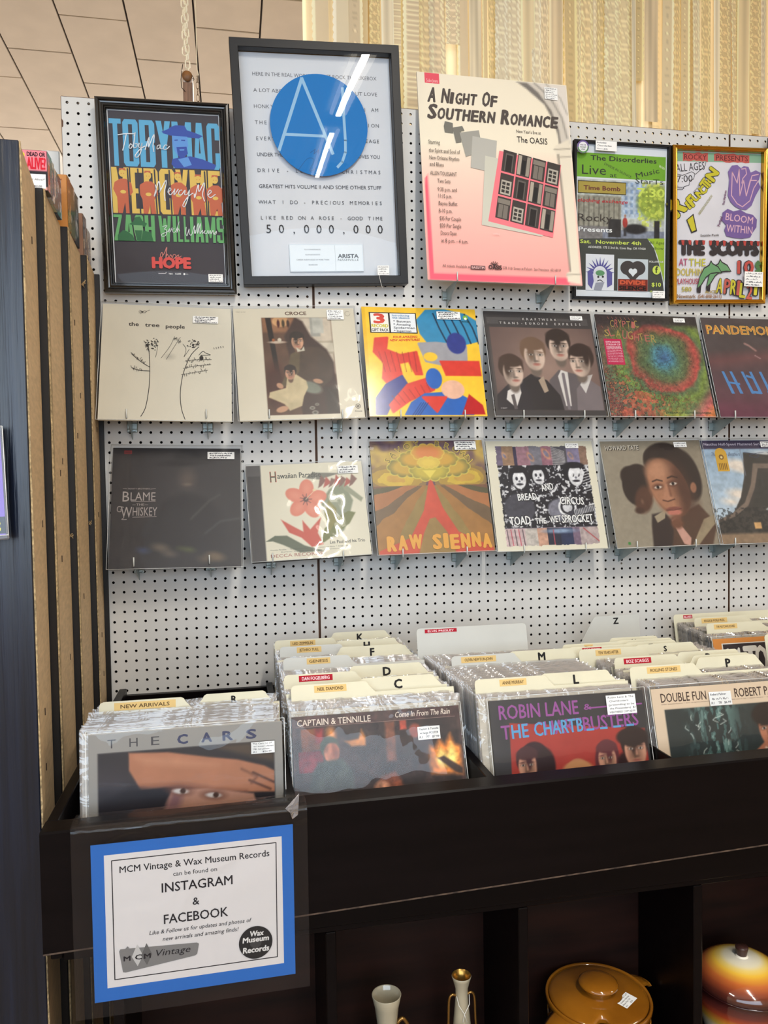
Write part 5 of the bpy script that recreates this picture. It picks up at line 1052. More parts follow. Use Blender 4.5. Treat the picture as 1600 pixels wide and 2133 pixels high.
eg.add([(X0, oy-.0006, zb(X0)+OZ-.0004), (X1, oy-.0006, zb(X1)+OZ-.0004), (X1, oy-.0006, zb(X1)+OZ+.0022), (X0, oy-.0006, zb(X0)+OZ+.0022), (X0, iy, zb(X0)+OZ-.0004), (X1, iy, zb(X1)+OZ-.0004)], [(0, 1, 2, 3), (0, 4, 5, 1)])
eg.build('panel_lower_edge', m_, cab)
cp('end_panel', X0, X0+.018, iy+.0005, -.022, BZ-.012, -1.0150)
cp('back_rail', X0, X1, -.020, -.0015, BZ-.012, -1.035)
cp('bin_floor', X0+.0185, X1, -.7905, -.021, BZ-.014, BZ-.001)
for x0, x1 in ((-.162, -.146), (.189, .205), (.5505, .5565), (.893, .905), (1.262, 1.274)): cp('bin_divider', x0, x1, -.790, -.0215, BZ-.0005, -1.022)
CX0 = -.44; PX = (-.441, -.102, .237, .576, .915, 1.254, 1.593)
cp('under_rail', X0+.0185, X1, -.8055, -.791, -1.238, -1.10)
for x in PX: cp('post', x, x+.018, -.800, -.6015, -1.70, -1.2505)
bk = MB(); cp('cubby_back', CX0, X1, -.600, -.588, -2.09, -1.237, M_brownback)
cp('cubby_top', CX0, X1, -.800, -.601, -1.2495, BZ-.0150)
cp('cubby_shelf', CX0, X1, -.800, -.601, -1.722, -1.7005)
for x in PX[::2]: cp('lower_post', x, x+.018, -.800, -.601, -2.0, -1.7225)
cp('plinth', CX0, X1, -.800, -.601, -2.10, -2.0005)

# ---------------------------------------------------------------- front records
def art_cars():
    k_ = .79; p = Paint(LP, LP*k_, 180, (150, 146, 140)); p.rect(.045, .125, .955, .985, (38, 34, 38)); p.window(.045, .125, .955, .985)
    p.put(np.clip(1-np.abs(p.Y-.3-.2*p.X)*6, 0, 1)*np.clip((.4-p.X)*4, 0, 1), (66, 60, 68), .6); p.poly([(.60, .13), (.955, .13), (.955, .27), (.78, .20)], (76, 62, 50), soft=.03)
    SK = (176, 116, 86); 
    p.poly([(.20, .135), (.40, .150), (.62, .205), (.76, .235), (.90, .29), (.955, .33), (.955, .47), (.84, .46), (.70, .44), (.52, .40), (.38, .375), (.26, .385), (.20, .25)], SK, soft=.012)
    p.poly([(.24, .17), (.45, .20), (.66, .26), (.50, .25), (.28, .21)], (196, 138, 106), soft=.05, a=.8); p.poly([(.26, .36), (.45, .36), (.66, .42), (.80, .45), (.60, .42), (.40, .385)], (120, 72, 54), soft=.04, a=.8)
    p.line([(.84, .33), (.955, .41)], .010, (74, 46, 38), soft=.012); p.line([(.82, .38), (.93, .45)], .010, (80, 50, 40), soft=.012); p.line([(.78, .30), (.86, .36), (.83, .40)], .006, (110, 70, 54), soft=.02)
    p.poly([(.36, .52), (.42, .395), (.60, .41), (.84, .47), (.90, .70), (.70, .985), (.44, .985), (.36, .70)], (184, 134, 112), soft=.012); p.poly([(.36, .56), (.42, .41), (.47, .44), (.44, .60), (.42, .8)], (120, 84, 92), soft=.04, a=.8)
    p.poly([(.045, .46), (.20, .36), (.40, .40), (.36, .62), (.045, .9)], (36, 32, 38), soft=.03)
    for x, y in ((.63, .455), (.46, .41)): p.ell(x, y, .055, .022, (110, 70, 58), 8, soft=.03); p.ell(x, y+.003, .040, .013, (206, 196, 190), 8, soft=.008); p.ell(x+.012, y+.003, .015, .014, (70, 44, 34))
    p.mottle(.05, 12, 2); p.clip = None; a = Art(LP, LP*k_, full=LP); a.rect(0, .9, 1, 1/k_, (60, 58, 60)); a.grid(p); K = (56, 60, 92)
    for ch, u, b in (('T', .115, 0), ('H', .225, 0), ('E', .335, 0)): a.text(ch, u, .096, .058, (64, 62, 66), w=.042, bold=0, al='c', lift=False)
    for ch, u in (('C', .475), ('A', .60), ('R', .71), ('S', .835)): a.text(ch, u, .100, .060, K, w=.056, bold=.06, al='c', lift=False)
    return a
def art_fire():
    k_ = .52; p = Paint(LP, LP*k_, 190, (64, 46, 44)); p.rect(0, 0, 1, .12, (74, 50, 48)); p.rect(.02, .12, .98, 1, (52, 38, 36)); p.mottle(.25, 8, 1)
    p.poly([(.05, .14), (.16, .14), (.16, .36), (.05, .40)], (110, 60, 34), soft=.01); p.rect(.03, .38, .17, .60, (116, 30, 40)); p.ell(.22, .22, .03, .04, (190, 120, 60), soft=.03); p.rect(.13, .14, .18, .3, (130, 36, 40), soft=.02)
    p.ell(.21, .35, .055, .06, (56, 66, 50), soft=.01); p.ell(.22, .41, .045, .055, (180, 110, 80), soft=.01); p.ell(.24, .40, .02, .04, (130, 70, 50), soft=.02); p.poly([(.10, .62), (.14, .50), (.28, .48), (.34, .62), (.34, .8), (.08, .8)], (50, 56, 50), soft=.02)
    p.poly([(.30, .30), (.38, .28), (.40, .18), (.42, .26), (.42, .36), (.34, .36)], (196, 124, 60), soft=.015); p.poly([(.46, .86), (.50, .70), (.58, .66), (.62, .76), (.64, .9), (.5, 1)], (130, 66, 40), soft=.02); p.ell(.50, .84, .05, .05, (190, 130, 100), soft=.02)
    p.rect(.54, .12, .60, .55, (106, 62, 44), soft=.02); p.rect(.60, .12, .66, .60, (50, 34, 32), soft=.01); p.rect(.63, .12, .67, .22, (170, 70, 50), soft=.01); p.ell(.72, .24, .035, .04, (140, 66, 50), soft=.015)
    p.poly([(.79, .60), (.80, .42), (.83, .46), (.86, .34), (.89, .42), (.93, .30), (.95, .42), (.985, .45), (.985, .75), (.80, .72)], (224, 130, 50), soft=.03); p.poly([(.83, .58), (.86, .45), (.90, .52), (.93, .40), (.96, .55), (.95, .65), (.86, .66)], (246, 206, 110), soft=.03)
    p.poly([(.84, .56), (.88, .54), (.985, .68), (.985, .75), (.94, .72)], (60, 36, 28), soft=.01); p.mottle(.35, 26, 7); p.mottle(.2, 60, 9)
    a = Art(LP, LP*k_, full=LP); a.rect(0, .9, 1, 1/k_, (52, 38, 36)); a.grid(p); W = (222, 206, 190); a.text('CAPTAIN & TENNILLE', .03, .105, .068, W, w=.43, bold=.012); a.text('Come In From The Rain', .605, .085, .062, W, w=.335, bold=.01, shear=.2)
    a.stroke([(.02, .118), (.97, .118)], .002, (150, 120, 110)); a.text('A', .63, .86, .03, (140, 110, 100)); return a
def art_band4():
    k_ = .68; p = Paint(LP, LP*k_, 190, (58, 56, 58)); p.mottle(.06, 5, 1); RD = (168, 58, 50); p.poly([(.115, .20), (.985, .335), (.985, 1), (.09, 1)], RD, soft=.006); p.mottle(.05, 14, 3)
    SK = (206, 150, 124)
    p.ell(.255, .52, .095, .10, (50, 26, 34), soft=.01); p.face(.205, .56, .085, SK, (70, 36, 40), -.2); p.ell(.32, .58, .06, .10, (44, 24, 28), soft=.015)
    p.face(.52, .72, .095, SK, (190, 130, 90), 0, hairlen=1.0); p.ell(.52, .645, .10, .055, (196, 138, 92), soft=.015)
    p.face(.715, .56, .085, SK, (96, 44, 50), -.3, hairlen=.9); p.ell(.85, .61, .07, .06, (50, 26, 28), soft=.02)
    p.face(.905, .50, .105, SK, (44, 28, 28), .1); p.ell(.895, .40, .105, .055, (42, 28, 28), soft=.012)
    a = Art(LP, LP*k_, full=LP); a.rect(0, .9, 1, 1/k_, (150, 50, 44)); a.grid(p); PU = (150, 80, 148); BL = (92, 158, 204)
    a.text('ROBIN LANE', .055, .165, .120, PU, w=.51, bold=.02); a.text('&', .60, .135, .05, PU, w=.05, bold=.03); a.stroke([(.64, .122), (.985, .118)], .009, PU)
    a.text('THE CHARTBUSTERS', .06, .335, .118, PU, w=.89, bold=.02, rot=1.5); a.text('HE', .125, .333, .116, BL, w=.105, bold=.022, rot=1.5); a.text('CHARTB', .268, .328, .116, BL, w=.315, bold=.022, rot=1.5)
    for k in range(4): a.rect(.602+.088*k, .300-.004*k, .652+.088*k, .318-.004*k, BL, lift=False)
    return a
def art_pool():
    k_ = .68; C = (222, 198, 170); p = Paint(LP, LP*k_, 190, C); p.mottle(.03, 3, 1); p.rect(.075, .19, .97, .97, (46, 54, 54)); p.window(.075, .19, .97, .97)
    n = p.nz(22, 4, 2, .7); p.put(np.clip(1-np.abs(p.X-.42)*4, 0, 1)*(n > .5), (84, 120, 116), .8); p.put((n > .62)*(p.X < .6)*np.clip(1-np.abs(p.X-.40)*5, 0, 1), (140, 170, 160), .7)
    r = random.Random(5)
    for k in range(26):
        x, y = r.uniform(.2, .55), r.uniform(.22, .8); p.line([(x, y), (x+r.uniform(-.02, .03), y+.02), (x+r.uniform(-.03, .02), y+.045)], .004, (196, 206, 196), soft=.006)
    SK = (180, 116, 88); p.poly([(.48, .97), (.56, .80), (.66, .62), (.76, .52), (.96, .62), (.96, .97)], SK, soft=.012); p.poly([(.50, .92), (.60, .78), (.70, .70), (.64, .84)], (206, 146, 116), soft=.04, a=.8)
    p.face(.80, .42, .13, (190, 124, 94), (48, 34, 30), -.5, rot=-12); p.ell(.80, .29, .13, .075, (40, 32, 30), -8, soft=.015); p.line([(.74, .60), (.80, .66), (.86, .62)], .012, (230, 220, 210), soft=.02); p.mottle(.07, 20, 8); p.clip = None
    a = Art(LP, LP*k_, full=LP); a.rect(0, .9, 1, 1/k_, (46, 54, 54)); a.grid(p); K = (66, 48, 42); a.text('DOUBLE FUN', .06, .125, .080, K, w=.315, bold=.015); a.text('ROBERT PALMER', .575, .125, .080, K, w=.40, bold=.015)
    a.text('EVERY KINDA PEOPLE  *  BEST OF BOTH WORLDS  *  COME OVER  *  WHERE CAN IT GO  *  NIGHT PEOPLE  *  LOVE CAN RUN FASTER', .06, .148, .009, (130, 100, 86), w=.9); return a
def art_tops():
    k_ = .72; p = Paint(LP, LP*k_, 60, (222, 142, 66)); p.mottle(.05, 5, 2); a = Art(LP, LP*k_, full=LP); a.rect(0, .9, 1, 1/k_, (222, 142, 66)); a.grid(p); W = (232, 226, 214)
    a.rect(.075, .055, .925, .93, W); a.rect(.085, .065, .915, .92, (54, 44, 46)); a.poly([(.09, .13), (.13, .11), (.17, .27), (.16, .30)], W)
    a.text('4', .165, .36, .25, W, w=.08, bold=.03)
    for ch, x, w_ in (('T', .26, .13), ('O', .36, .12), ('P', .475, .12), ('S', .59, .13)): a.text(ch, x, .40, .30, W, w=w_, bold=.05)
    a.text('FOUR', .30, .60, .12, W, w=.4, bold=.05); return a
def fpos(x, Yb, lean, roll=0): return pose(x, BZ, Yb, lean, roll)
G4 = 'front records of the bins'
CL = lambda ls: ls
record('vinyl_record', 'grey record cover with an arm over a face, front of the first bin', 'record', art_cars(), fpos(-.3205, -.765, .10), 21, lab(.895, .130, .125, .062, ('The Cars 1st LP', 'w/ inner classic', "'78 1st press", 'R1      $24.99')), group=G4, card=M_cardw, sl=dict(amp=.003, mx=.004))
record('vinyl_record', 'dark record cover with a fireplace fire, front of the second bin', 'record', art_fire(), fpos(.0165, -.767, .35), 22, lab(.80, .145, .135, .075, ('Captain & Tennille', 'w/ large POSTER', "R1   '77   $7.99")), group=G4, card=M_cardd, sl=dict(amp=.003, mx=.003))
record('vinyl_record', 'black and red record cover with pink and blue lettering, front of third bin', 'record', art_band4(), fpos(.386, -.757, .26), 23, lab(.845, .075, .195, .115, ('Robin Lane & The', 'Chartbusters', '(pretending to be', 'the Pretenders)  $1', 'WEATHERED COPY $3.99')), group=G4, card=M_cardd)
record('vinyl_record', 'cream-bordered record cover with a man in dark water, front of the fourth bin', 'record', art_pool(), fpos(.7195, -.757, .26), 24, lab(.465, .085, .155, .085, ('Robert Palmer', '~', "R1    '78   $6.99")), group=G4, sl=dict(amp=.0022))
record('vinyl_record', 'orange-edged record cover with tall white letters on black, in the fifth bin', 'record', art_tops(), pose(1.118, BZ, -.365, .25), 25, group=G4, sleeve=True)

# ---------------------------------------------------------------- records filed behind
M_bag = film('bag_edge', (.93, .93, .93), body=.22, bodycol=(206, 200, 196), rough=.07, base=.05, bump=.35, bscale=22, gain=.7)
jcols = [((222, 214, 196), 6), ((232, 230, 226), 5), ((196, 186, 166), 4), ((150, 140, 126), 3), ((60, 56, 60), 3), ((34, 32, 34), 3), ((60, 84, 120), 1), ((128, 50, 44), 1), ((150, 108, 66), 1), ((88, 100, 80), 1), ((206, 196, 206), 2)]
J = []; JN = {}
BET = {1: [(9, 'behind the grey front cover')], 2: [(-.596, 'in front of the C card'), (-.470, 'between the C and D cards'), (-.275, 'between the D and F cards'), (-.205, 'between the F and H cards'), (9, 'between the H and K cards')],
 3: [(-.63, 'in front of the L card'), (-.42, 'between the L and M cards'), (9, 'behind the M card')], 4: [(-.585, 'in front of the P card'), (-.44, 'between the P and S cards'), (9, 'behind the S card')],
 5: [(-.245, 'just behind the orange-edged cover'), (9, 'behind the front tan strip card')], 6: [(9, 'at the front, cut by the photo edge')]}
jb = MB().box(-LP/2, LP/2, 0, .0038, 0, LP, bev=.0006)
for (c, n_), nm_ in zip(jcols, ('cream', 'white', 'beige', 'grey-brown', 'charcoal', 'black', 'blue', 'red', 'tan', 'green', 'lilac')): 
    me = jb.mesh('jacket_'+nm_); JN[me.name] = nm_; me.materials.append(mat('jacket_%d_%d_%d' % c, c, .55, noise=.12, nscale=30, stretch=(1, 1, 3))); J += [me]*n_
def bag_mesh(seed):
    r = random.Random(seed); n = 22; V = []; F = []; x0, x1 = -LP/2-.0035, LP/2+.0035
    for s_ in (0, 1):
        for i in range(n+1):
            x = x0+(x1-x0)*i/n; wv = r.uniform(-.0006, .0006)
            y = (-.0008 if s_ == 0 else .0046)
            for z, k in ((-.0005, 0), (LP*.5, 0), (LP, .2), (LP+.007+r.uniform(-.0012, .0012), 1)):
                V.append((x, y+(wv if k else 0)+(.0010 if s_ == 0 and k == 1 else -.0010 if k == 1 else 0), z))
    for s_ in (0, 1):
        o_ = s_*(n+1)*4
        for i in range(n):
            for k in range(3): F.append((o_+i*4+k, o_+i*4+k+1, o_+(i+1)*4+k+1, o_+(i+1)*4+k))
    me = bpy.data.meshes.new('plastic_sleeve'); me.from_pydata(V, [], F); me.polygons.foreach_set('use_smooth', [True]*len(F)); me.update(); me.materials.append(M_bag); return me
BAGS = [bag_mesh(i) for i in range(6)]
def filed(xa, xb, ya, yb, la, lb, n, label, group, seed, skip=(), dz=0):
    """n records between top-edge depths ya..yb; left edge runs xa..xb, lean la..lb"""
    r = random.Random(seed); CN = {}
    for i in range(n):
        t = i/(n-1); Y = ya+(yb-ya)*t; ln = la+(lb-la)*t
        if any(abs(Y-s_) < .0030 for s_ in skip): continue
        x = xa+(xb-xa)*t+.1575+.0035+r.choice((0, 0, r.uniform(-.006, .007)))
        jk = J[r.randrange(len(J))]; o = link('vinyl_record', jk, None, None)
        cn = JN[jk.name]; bt = [nm for yy, nm in BET[seed] if Y < yy][0]
        o.matrix_world = pose(x, BZ+r.choice((0, 0, r.uniform(0, .003))), Y-LP*math.sin(ln), ln+r.uniform(-.004, .004)*.3)
        tag(o, '%s-edged sleeved record filed in the %s bin, %s' % (cn, label, bt), 'record', group)
        b = link('plastic_sleeve', BAGS[r.randrange(6)], None, o)
filed(-.4935, -.487, -.7255, -.575, .10, .13, 23, 'first', 'records filed in the first bin', 1, skip=(-.632, -.608))
filed(-.145, -.143, -.650, -.10, .27, .20, 79, 'second', 'records filed in the second bin', 2, skip=(-.596, -.575, -.512, -.470, -.361, -.275, -.24, -.205, -.16, -.10))
filed(.209, .190, -.668, -.325, .24, .19, 50, 'third', 'records filed in the third bin', 3, skip=(-.645, -.629, -.436, -.425))
filed(.556, .548, -.668, -.365, .24, .19, 44, 'fourth', 'records filed in the fourth bin', 4, skip=(-.622, -.585, -.564, -.540, -.527, -.447, -.434, -.405, -.38))
filed(.958, .970, -.276, -.085, .25, .20, 28, 'fifth', 'records filed in the fifth bin', 5, skip=(-.245, -.16, -.10), dz=0)
filed(1.03, 1.02, -.47, -.415, .25, .22, 8, 'fifth', 'records at the front of the fifth bin', 6)

# ---------------------------------------------------------------- divider cards
M_divc = mat('divider_card_cream', (216, 210, 184), .55, noise=.05, nscale=9)
M_divw = mat('divider_card_grey', (196, 196, 190), .5, noise=.03, nscale=9)
def card(xl, Y, lean, label, tab=(.44, 1, .021), w=.318, zt_=-.885, letter=None, strip=None, m=None, lx=None, lh=.017, shape='tab'):
    H = (zt_-BZ)/math.cos(lean); hb = H-tab[2]; u0, u1 = tab[0]*w, tab[1]*w; c = .008
    if shape == 'tab':
        P = [(0, 0), (w, 0), (w, hb)]
        if u1 < w-.001: P += [(u1+.012, hb), (u1, H-c), (u1-c*.4, H-c*.3), (u1-c, H)]
        else: P[-1] = (w, H-c); P += [(w-c*.3, H-c*.3), (w-c, H)]
        if u0 > .001: P += [(u0+c, H), (u0+c*.4, H-c*.3), (u0, H-c), (u0-.010, hb), (0, hb)]
        else: P += [(c, H), (c*.3, H-c*.3), (0, H-c)]
    else: P = [(0, 0), (w, 0), (w, H-.004), (w-.004, H), (tab[0]*w, H), (tab[0]*w-.007, H-.004), (0, H-.075)]
    o = MB().prism(P, 0, .0009).build('divider_card', m or M_divc)
    o.matrix_world = pose(xl, BZ+.0002, Y-H*math.sin(lean), lean); tag(o, label, 'divider', 'divider cards in the record bins')
    if letter:
        x = (lx if lx is not None else (u0+u1)/2); a = Art(.03, .03); a.text(letter, .5, 1, lh/.03, (34, 32, 32), al='c', bold=.055)
        a.build('letter', M_label, o, Matrix.Translation((x, -.0003, H-.006-lh)))
    if strip:
        t_, sx, sw, sh, kind = strip; a = Art(sw, sh)
        if kind == 'y': a.base((216, 184, 122)); a.text(t_, .5, .74, .48, (92, 70, 44), al='c', w=.80, bold=.03)
        else: a.base((170, 26, 44)); a.text(t_, .5, .78, .55, (236, 206, 212), al='c', w=.82, bold=.03)
        a.build('name_strip', M_label, o, Matrix.Translation((sx+sw/2, -.0003, H-.003-sh)))
    return o
yl = lambda t_, sx=.035, sw=.048, sh=.013: (t_, sx, sw, sh, 'y'); rd = lambda t_, sx=.035, sw=.05, sh=.012: (t_, sx, sw, sh, 'r')
LT = (0, .47, .021)
card(-.4785, -.624, .12, 'cream card with a tan NEW ARRIVALS strip in the first bin', LT, strip=('NEW ARRIVALS', .026, .106, .0135, 'y'))
card(-.478, -.608, .12, 'cream divider card marked with a letter R in the first bin', (.56, .93, .021), letter='R', lx=.235, lh=.012, zt_=-.887)
b2 = (('neil', -.596, LT, None, yl('NEIL DIAMOND', .044, .062), 'cream card with tan strip in the second bin, name card nearest the front'), ('c', -.575, (.45, .93, .021), 'C', None, 'cream card marked C in the second bin'),
      ('red', -.512, LT, None, rd('DAN FOGELBERG', .030, .068), 'cream card with a long red strip in the second bin'), ('d', -.470, (.44, .93, .022), 'D', None, 'cream card marked D in the second bin'),
      ('gen', -.361, LT, None, yl('GENESIS', .052, .052), 'grey-white card with tan strip in the second bin, beside the F card'), ('f', -.279, (.45, .94, .022), 'F', None, 'cream card marked F in the second bin'), ('g', -.273, (.45, .94, .022), 'G', None, 'cream card marked G hidden close behind the F card'),
      ('jet', -.240, LT, None, yl('JETHRO TULL', .040, .058), 'grey-white card with tan strip in the second bin, beside the H card'), ('h', -.205, (.46, .93, .021), 'H', None, 'yellowed card marked H in the second bin'),
      ('led', -.162, LT, None, yl('LED ZEPPELIN', .038, .062), 'rearmost card with a tan strip in the second bin'), ('k', -.100, (.47, .92, .021), 'K', None, 'cream card marked K, rearmost in the second bin'))
for k, Y, tb, le, stp, lb_ in b2: card(-.145+(.008 if k in 'neil gen jet' else 0), Y, .35-.13*(Y+.65)/.55, lb_, tb, letter=le, strip=stp, m=(M_divw if k in ('gen', 'jet') else None), zt_=(-.889 if k == 'g' else -.885))
card(.212, -.640, .26, 'cream card with faded tan strip in the third bin, beside the L card', LT, strip=yl('ANNE MURRAY', .050, .055))
card(.212, -.629, .26, 'cream card marked L in the third bin', (.44, .90, .021), letter='L')
card(.224, -.437, .23, 'grey-white card with a tan strip in the third bin beside the M card', LT, strip=yl('OLIVIA NEWTON-JOHN', .022, .080), m=M_divw)
card(.212, -.425, .23, 'cream card marked M in the third bin', (.47, .95, .023), letter='M')
card(.179, -.300, .20, 'tall plain grey card with a short red strip standing behind the third bin', (0, 1, .02), w=.272, zt_=-.847, strip=('ELVIS PRESLEY', .020, .078, .0085, 'r'), m=M_divw)
card(.546, -.622, .26, 'cream card with a tan strip reading ROLLING STONES in the fourth bin', LT, strip=yl('ROLLING STONES', .038, .075))
card(.561, -.583, .26, 'cream card marked P in the fourth bin', (.51, .96, .024), letter='P')
card(.561, -.564, .26, 'blank cream card tucked directly behind the P card', (.51, .95, .021))
card(.555, -.540, .25, 'cream card with a red strip in the fourth bin', LT, strip=rd('BOZ SCAGGS', .022, .064))
card(.553, -.527, .25, 'creased cream card marked R in the fourth bin, behind the P card', (.50, .97, .022), letter='R')
card(.518, -.447, .24, 'cream card with a tan strip in the fourth bin, beside the S card', LT, strip=yl('TEN YEARS AFTER', .040, .062), w=.34)
card(.520, -.434, .24, 'cream card marked S in the fourth bin', (.45, .92, .021), letter='S', lh=.012)
card(.505, -.420, .24, 'cream card with a thin red strip in the fourth bin, behind the S card', LT, strip=rd('SQUEEZE', .034, .048, .008), w=.34)
card(.518, -.405, .23, 'cream card marked T in the fourth bin', (.42, .84, .021), letter='T', lh=.012)
card(.505, -.388, .22, 'cream card with small faded strip, rearmost name card in the fourth bin', LT, strip=yl('TEN CC', .054, .022), w=.34)
card(.515, -.379, .22, 'cream card marked U in the fourth bin', (.41, .87, .021), letter='U', lh=.012)
card(.510, -.348, .22, 'cream card marked V, rearmost low card in the fourth bin', (.42, .82, .021), letter='V', lh=.012)
card(.664, -.135, .10, 'tall grey card with slanted left side marked Z, against the pegboard', (.29, 1, 0), w=.177, zt_=-.872, letter='Z', lx=.108, lh=.016, m=M_divw, shape='z')
card(.962, -.105, .20, 'wide grey-white card with a small red strip reading BLUES in the fifth bin', (0, 1, .02), w=.335, strip=('BLUES', .030, .028, .0095, 'r'), zt_=-.884)
card(.990, -.160, .22, 'cream card with a tan strip, rearmost of the two in the fifth bin', (0, .52, .016), strip=yl('REGGAE & WORLD MUSIC', .022, .078))
card(.970, -.245, .24, 'cream card with a tan strip, front one of the two in the fifth bin', (0, .52, .016), strip=yl('THE MOTOWN SOUND', .022, .068))
card(1.02, -.405, .22, 'cream card with an orange strip at the right edge of the photo', (0, .6, .018), strip=('FUNK', .03, .05, .012, 'y'))

# ---------------------------------------------------------------- shop sign in a clear sleeve taped to the bin front
SW, SH = .300, .240
sg = empty('shop_sign', pose(-.3065, -1.2745, -.8605, -.002, -.002, .02), 'blue-edged paper shop sign in clear plastic, taped to the bin front', 'sign')
a = Art(SW, SH); a.base((40, 112, 206)); a.rect(.062, .071, .941, .917, (232, 230, 234)); K = (28, 26, 34)
for q in ([(.098, .109), (.911, .109)], [(.911, .109), (.907, .868)], [(.907, .868), (.098, .868)], [(.098, .868), (.098, .109)]): a.stroke(q, .0048, K)
a.text('MCM Vintage & Wax Museum Records', .134, .192, .042, K, w=.742, bold=.012); a.text('can be found on', .392, .250, .028, K, w=.217, bold=.004)
a.text('INSTAGRAM', .334, .348, .060, K, w=.352, bold=.014); a.text('&', .501, .452, .048, K, al='c', bold=.014); a.text('FACEBOOK', .341, .552, .060, K, w=.319, bold=.014)
a.text('Like & Follow us for updates and photos of', .269, .611, .026, K, w=.505, shear=.2, bold=.006); a.text('new arrivals and amazing finds!', .333, .660, .026, K, w=.375, shear=.2, bold=.006)
GY = (132, 132, 134); a.poly([(.122, .690), (.128, .677), (.500, .700), (.511, .708), (.501, .773), (.49, .782), (.150, .830), (.138, .826)], GY)
a.poly([(.162, .664), (.172, .678), (.152, .678)], GY); a.poly([(.209, .660), (.236, .735), (.209, .800), (.182, .735)], (206, 206, 208)); a.poly([(.254, .660), (.281, .735), (.254, .800), (.227, .735)], (104, 104, 106))
for ch, x, sh in (('M', .142, 0), ('C', .197, 0), ('M', .240, 0)): a.text(ch, x, .756, .030, K, w=.034, bold=.05)
a.text('Vintage', .290, .752, .042, K, w=.175, shear=.3, bold=.006)
cx_, cy_ = .797, .750; a.disc(cx_, cy_, .086, (34, 34, 36), 48); a.disc(cx_, cy_, .030, (66, 66, 68), 24); W_ = (232, 232, 234)
a.text('Wax', cx_+.005, .706, .034, W_, al='c', w=.072, bold=.05, shear=.1); a.text('Museum', cx_, .744, .034, W_, al='c', w=.135, bold=.05, shear=.1); a.text('Records', cx_, .812, .036, W_, al='c', w=.135, bold=.05, shear=.1)
a.build('sign_paper', M_paper, sg)
MB().box(-SW/2, SW/2, .0003, .0010, 0, SH).build('backing_sheet', mat('blue_paper', (40, 112, 206), .7), sg)
M_vinyl = film('clear_vinyl_cover', (.93, .91, .88), body=.02, bodycol=(150, 140, 145), rough=.07, base=.008, bump=.4, bscale=8, gain=.4)
def vinyl():
    n, m_ = 22, 26; V = []; P = Paint(1, 1, 26); nz = P.nz(4, 9)
    for j in range(m_+1):
        for i in range(n+1):
            x = -SW*.590+(SW*1.165)*i/n; z = -SH*.092+(SH*1.215)*j/m_; y = -.0022-.003*(nz[min(j, 26), i]-.3)*(1.0 if i < 4 else .45)
            V.append((x, y, z))
    for j in range(1, 5):                                              # fold over the bin rim
        for i in range(n+1):
            x = -SW*.590+(SW*1.165)*i/n; V.append((x, -.002+.012*j, SH*1.123+.0025-.0006*j))
    I = np.arange((n+1)*(m_+5)).reshape(m_+5, n+1); F = np.stack([I[:-1, :-1], I[:-1, 1:], I[1:, 1:], I[1:, :-1]], -1).reshape(-1, 4).tolist()
    me = bpy.data.meshes.new('plastic_cover'); me.from_pydata(V, [], F); me.polygons.foreach_set('use_smooth', [True]*len(F)); me.update(); return link('plastic_cover', me, M_vinyl, sg)
vinyl()
M_tape = film('cloudy_tape', (.9, .9, .9), body=.5, bodycol=(170, 166, 168), rough=.2, base=.06, bump=.4, bscale=40, gain=.5)
tp = MB(); tp.add([(.138, -.006, .2685), (.150, -.011, .276), (.160, -.009, .292), (.152, -.005, .262), (.145, -.012, .264), (.149, -.007, .251), (.158, -.004, .256)], [(0, 1, 2), (0, 2, 3), (0, 3, 4), (3, 5, 4), (3, 6, 5), (2, 6, 3)])
tp.build('tape_tuft', M_tape, sg)
tq = MB(); tq.add([(-.170, -.006, .262), (.170, -.006, .262), (.170, -.005, .2725), (-.170, -.005, .2725)], [(0, 1, 2, 3)]); tq.build('tape', M_tape if False else M_vinyl, sg)
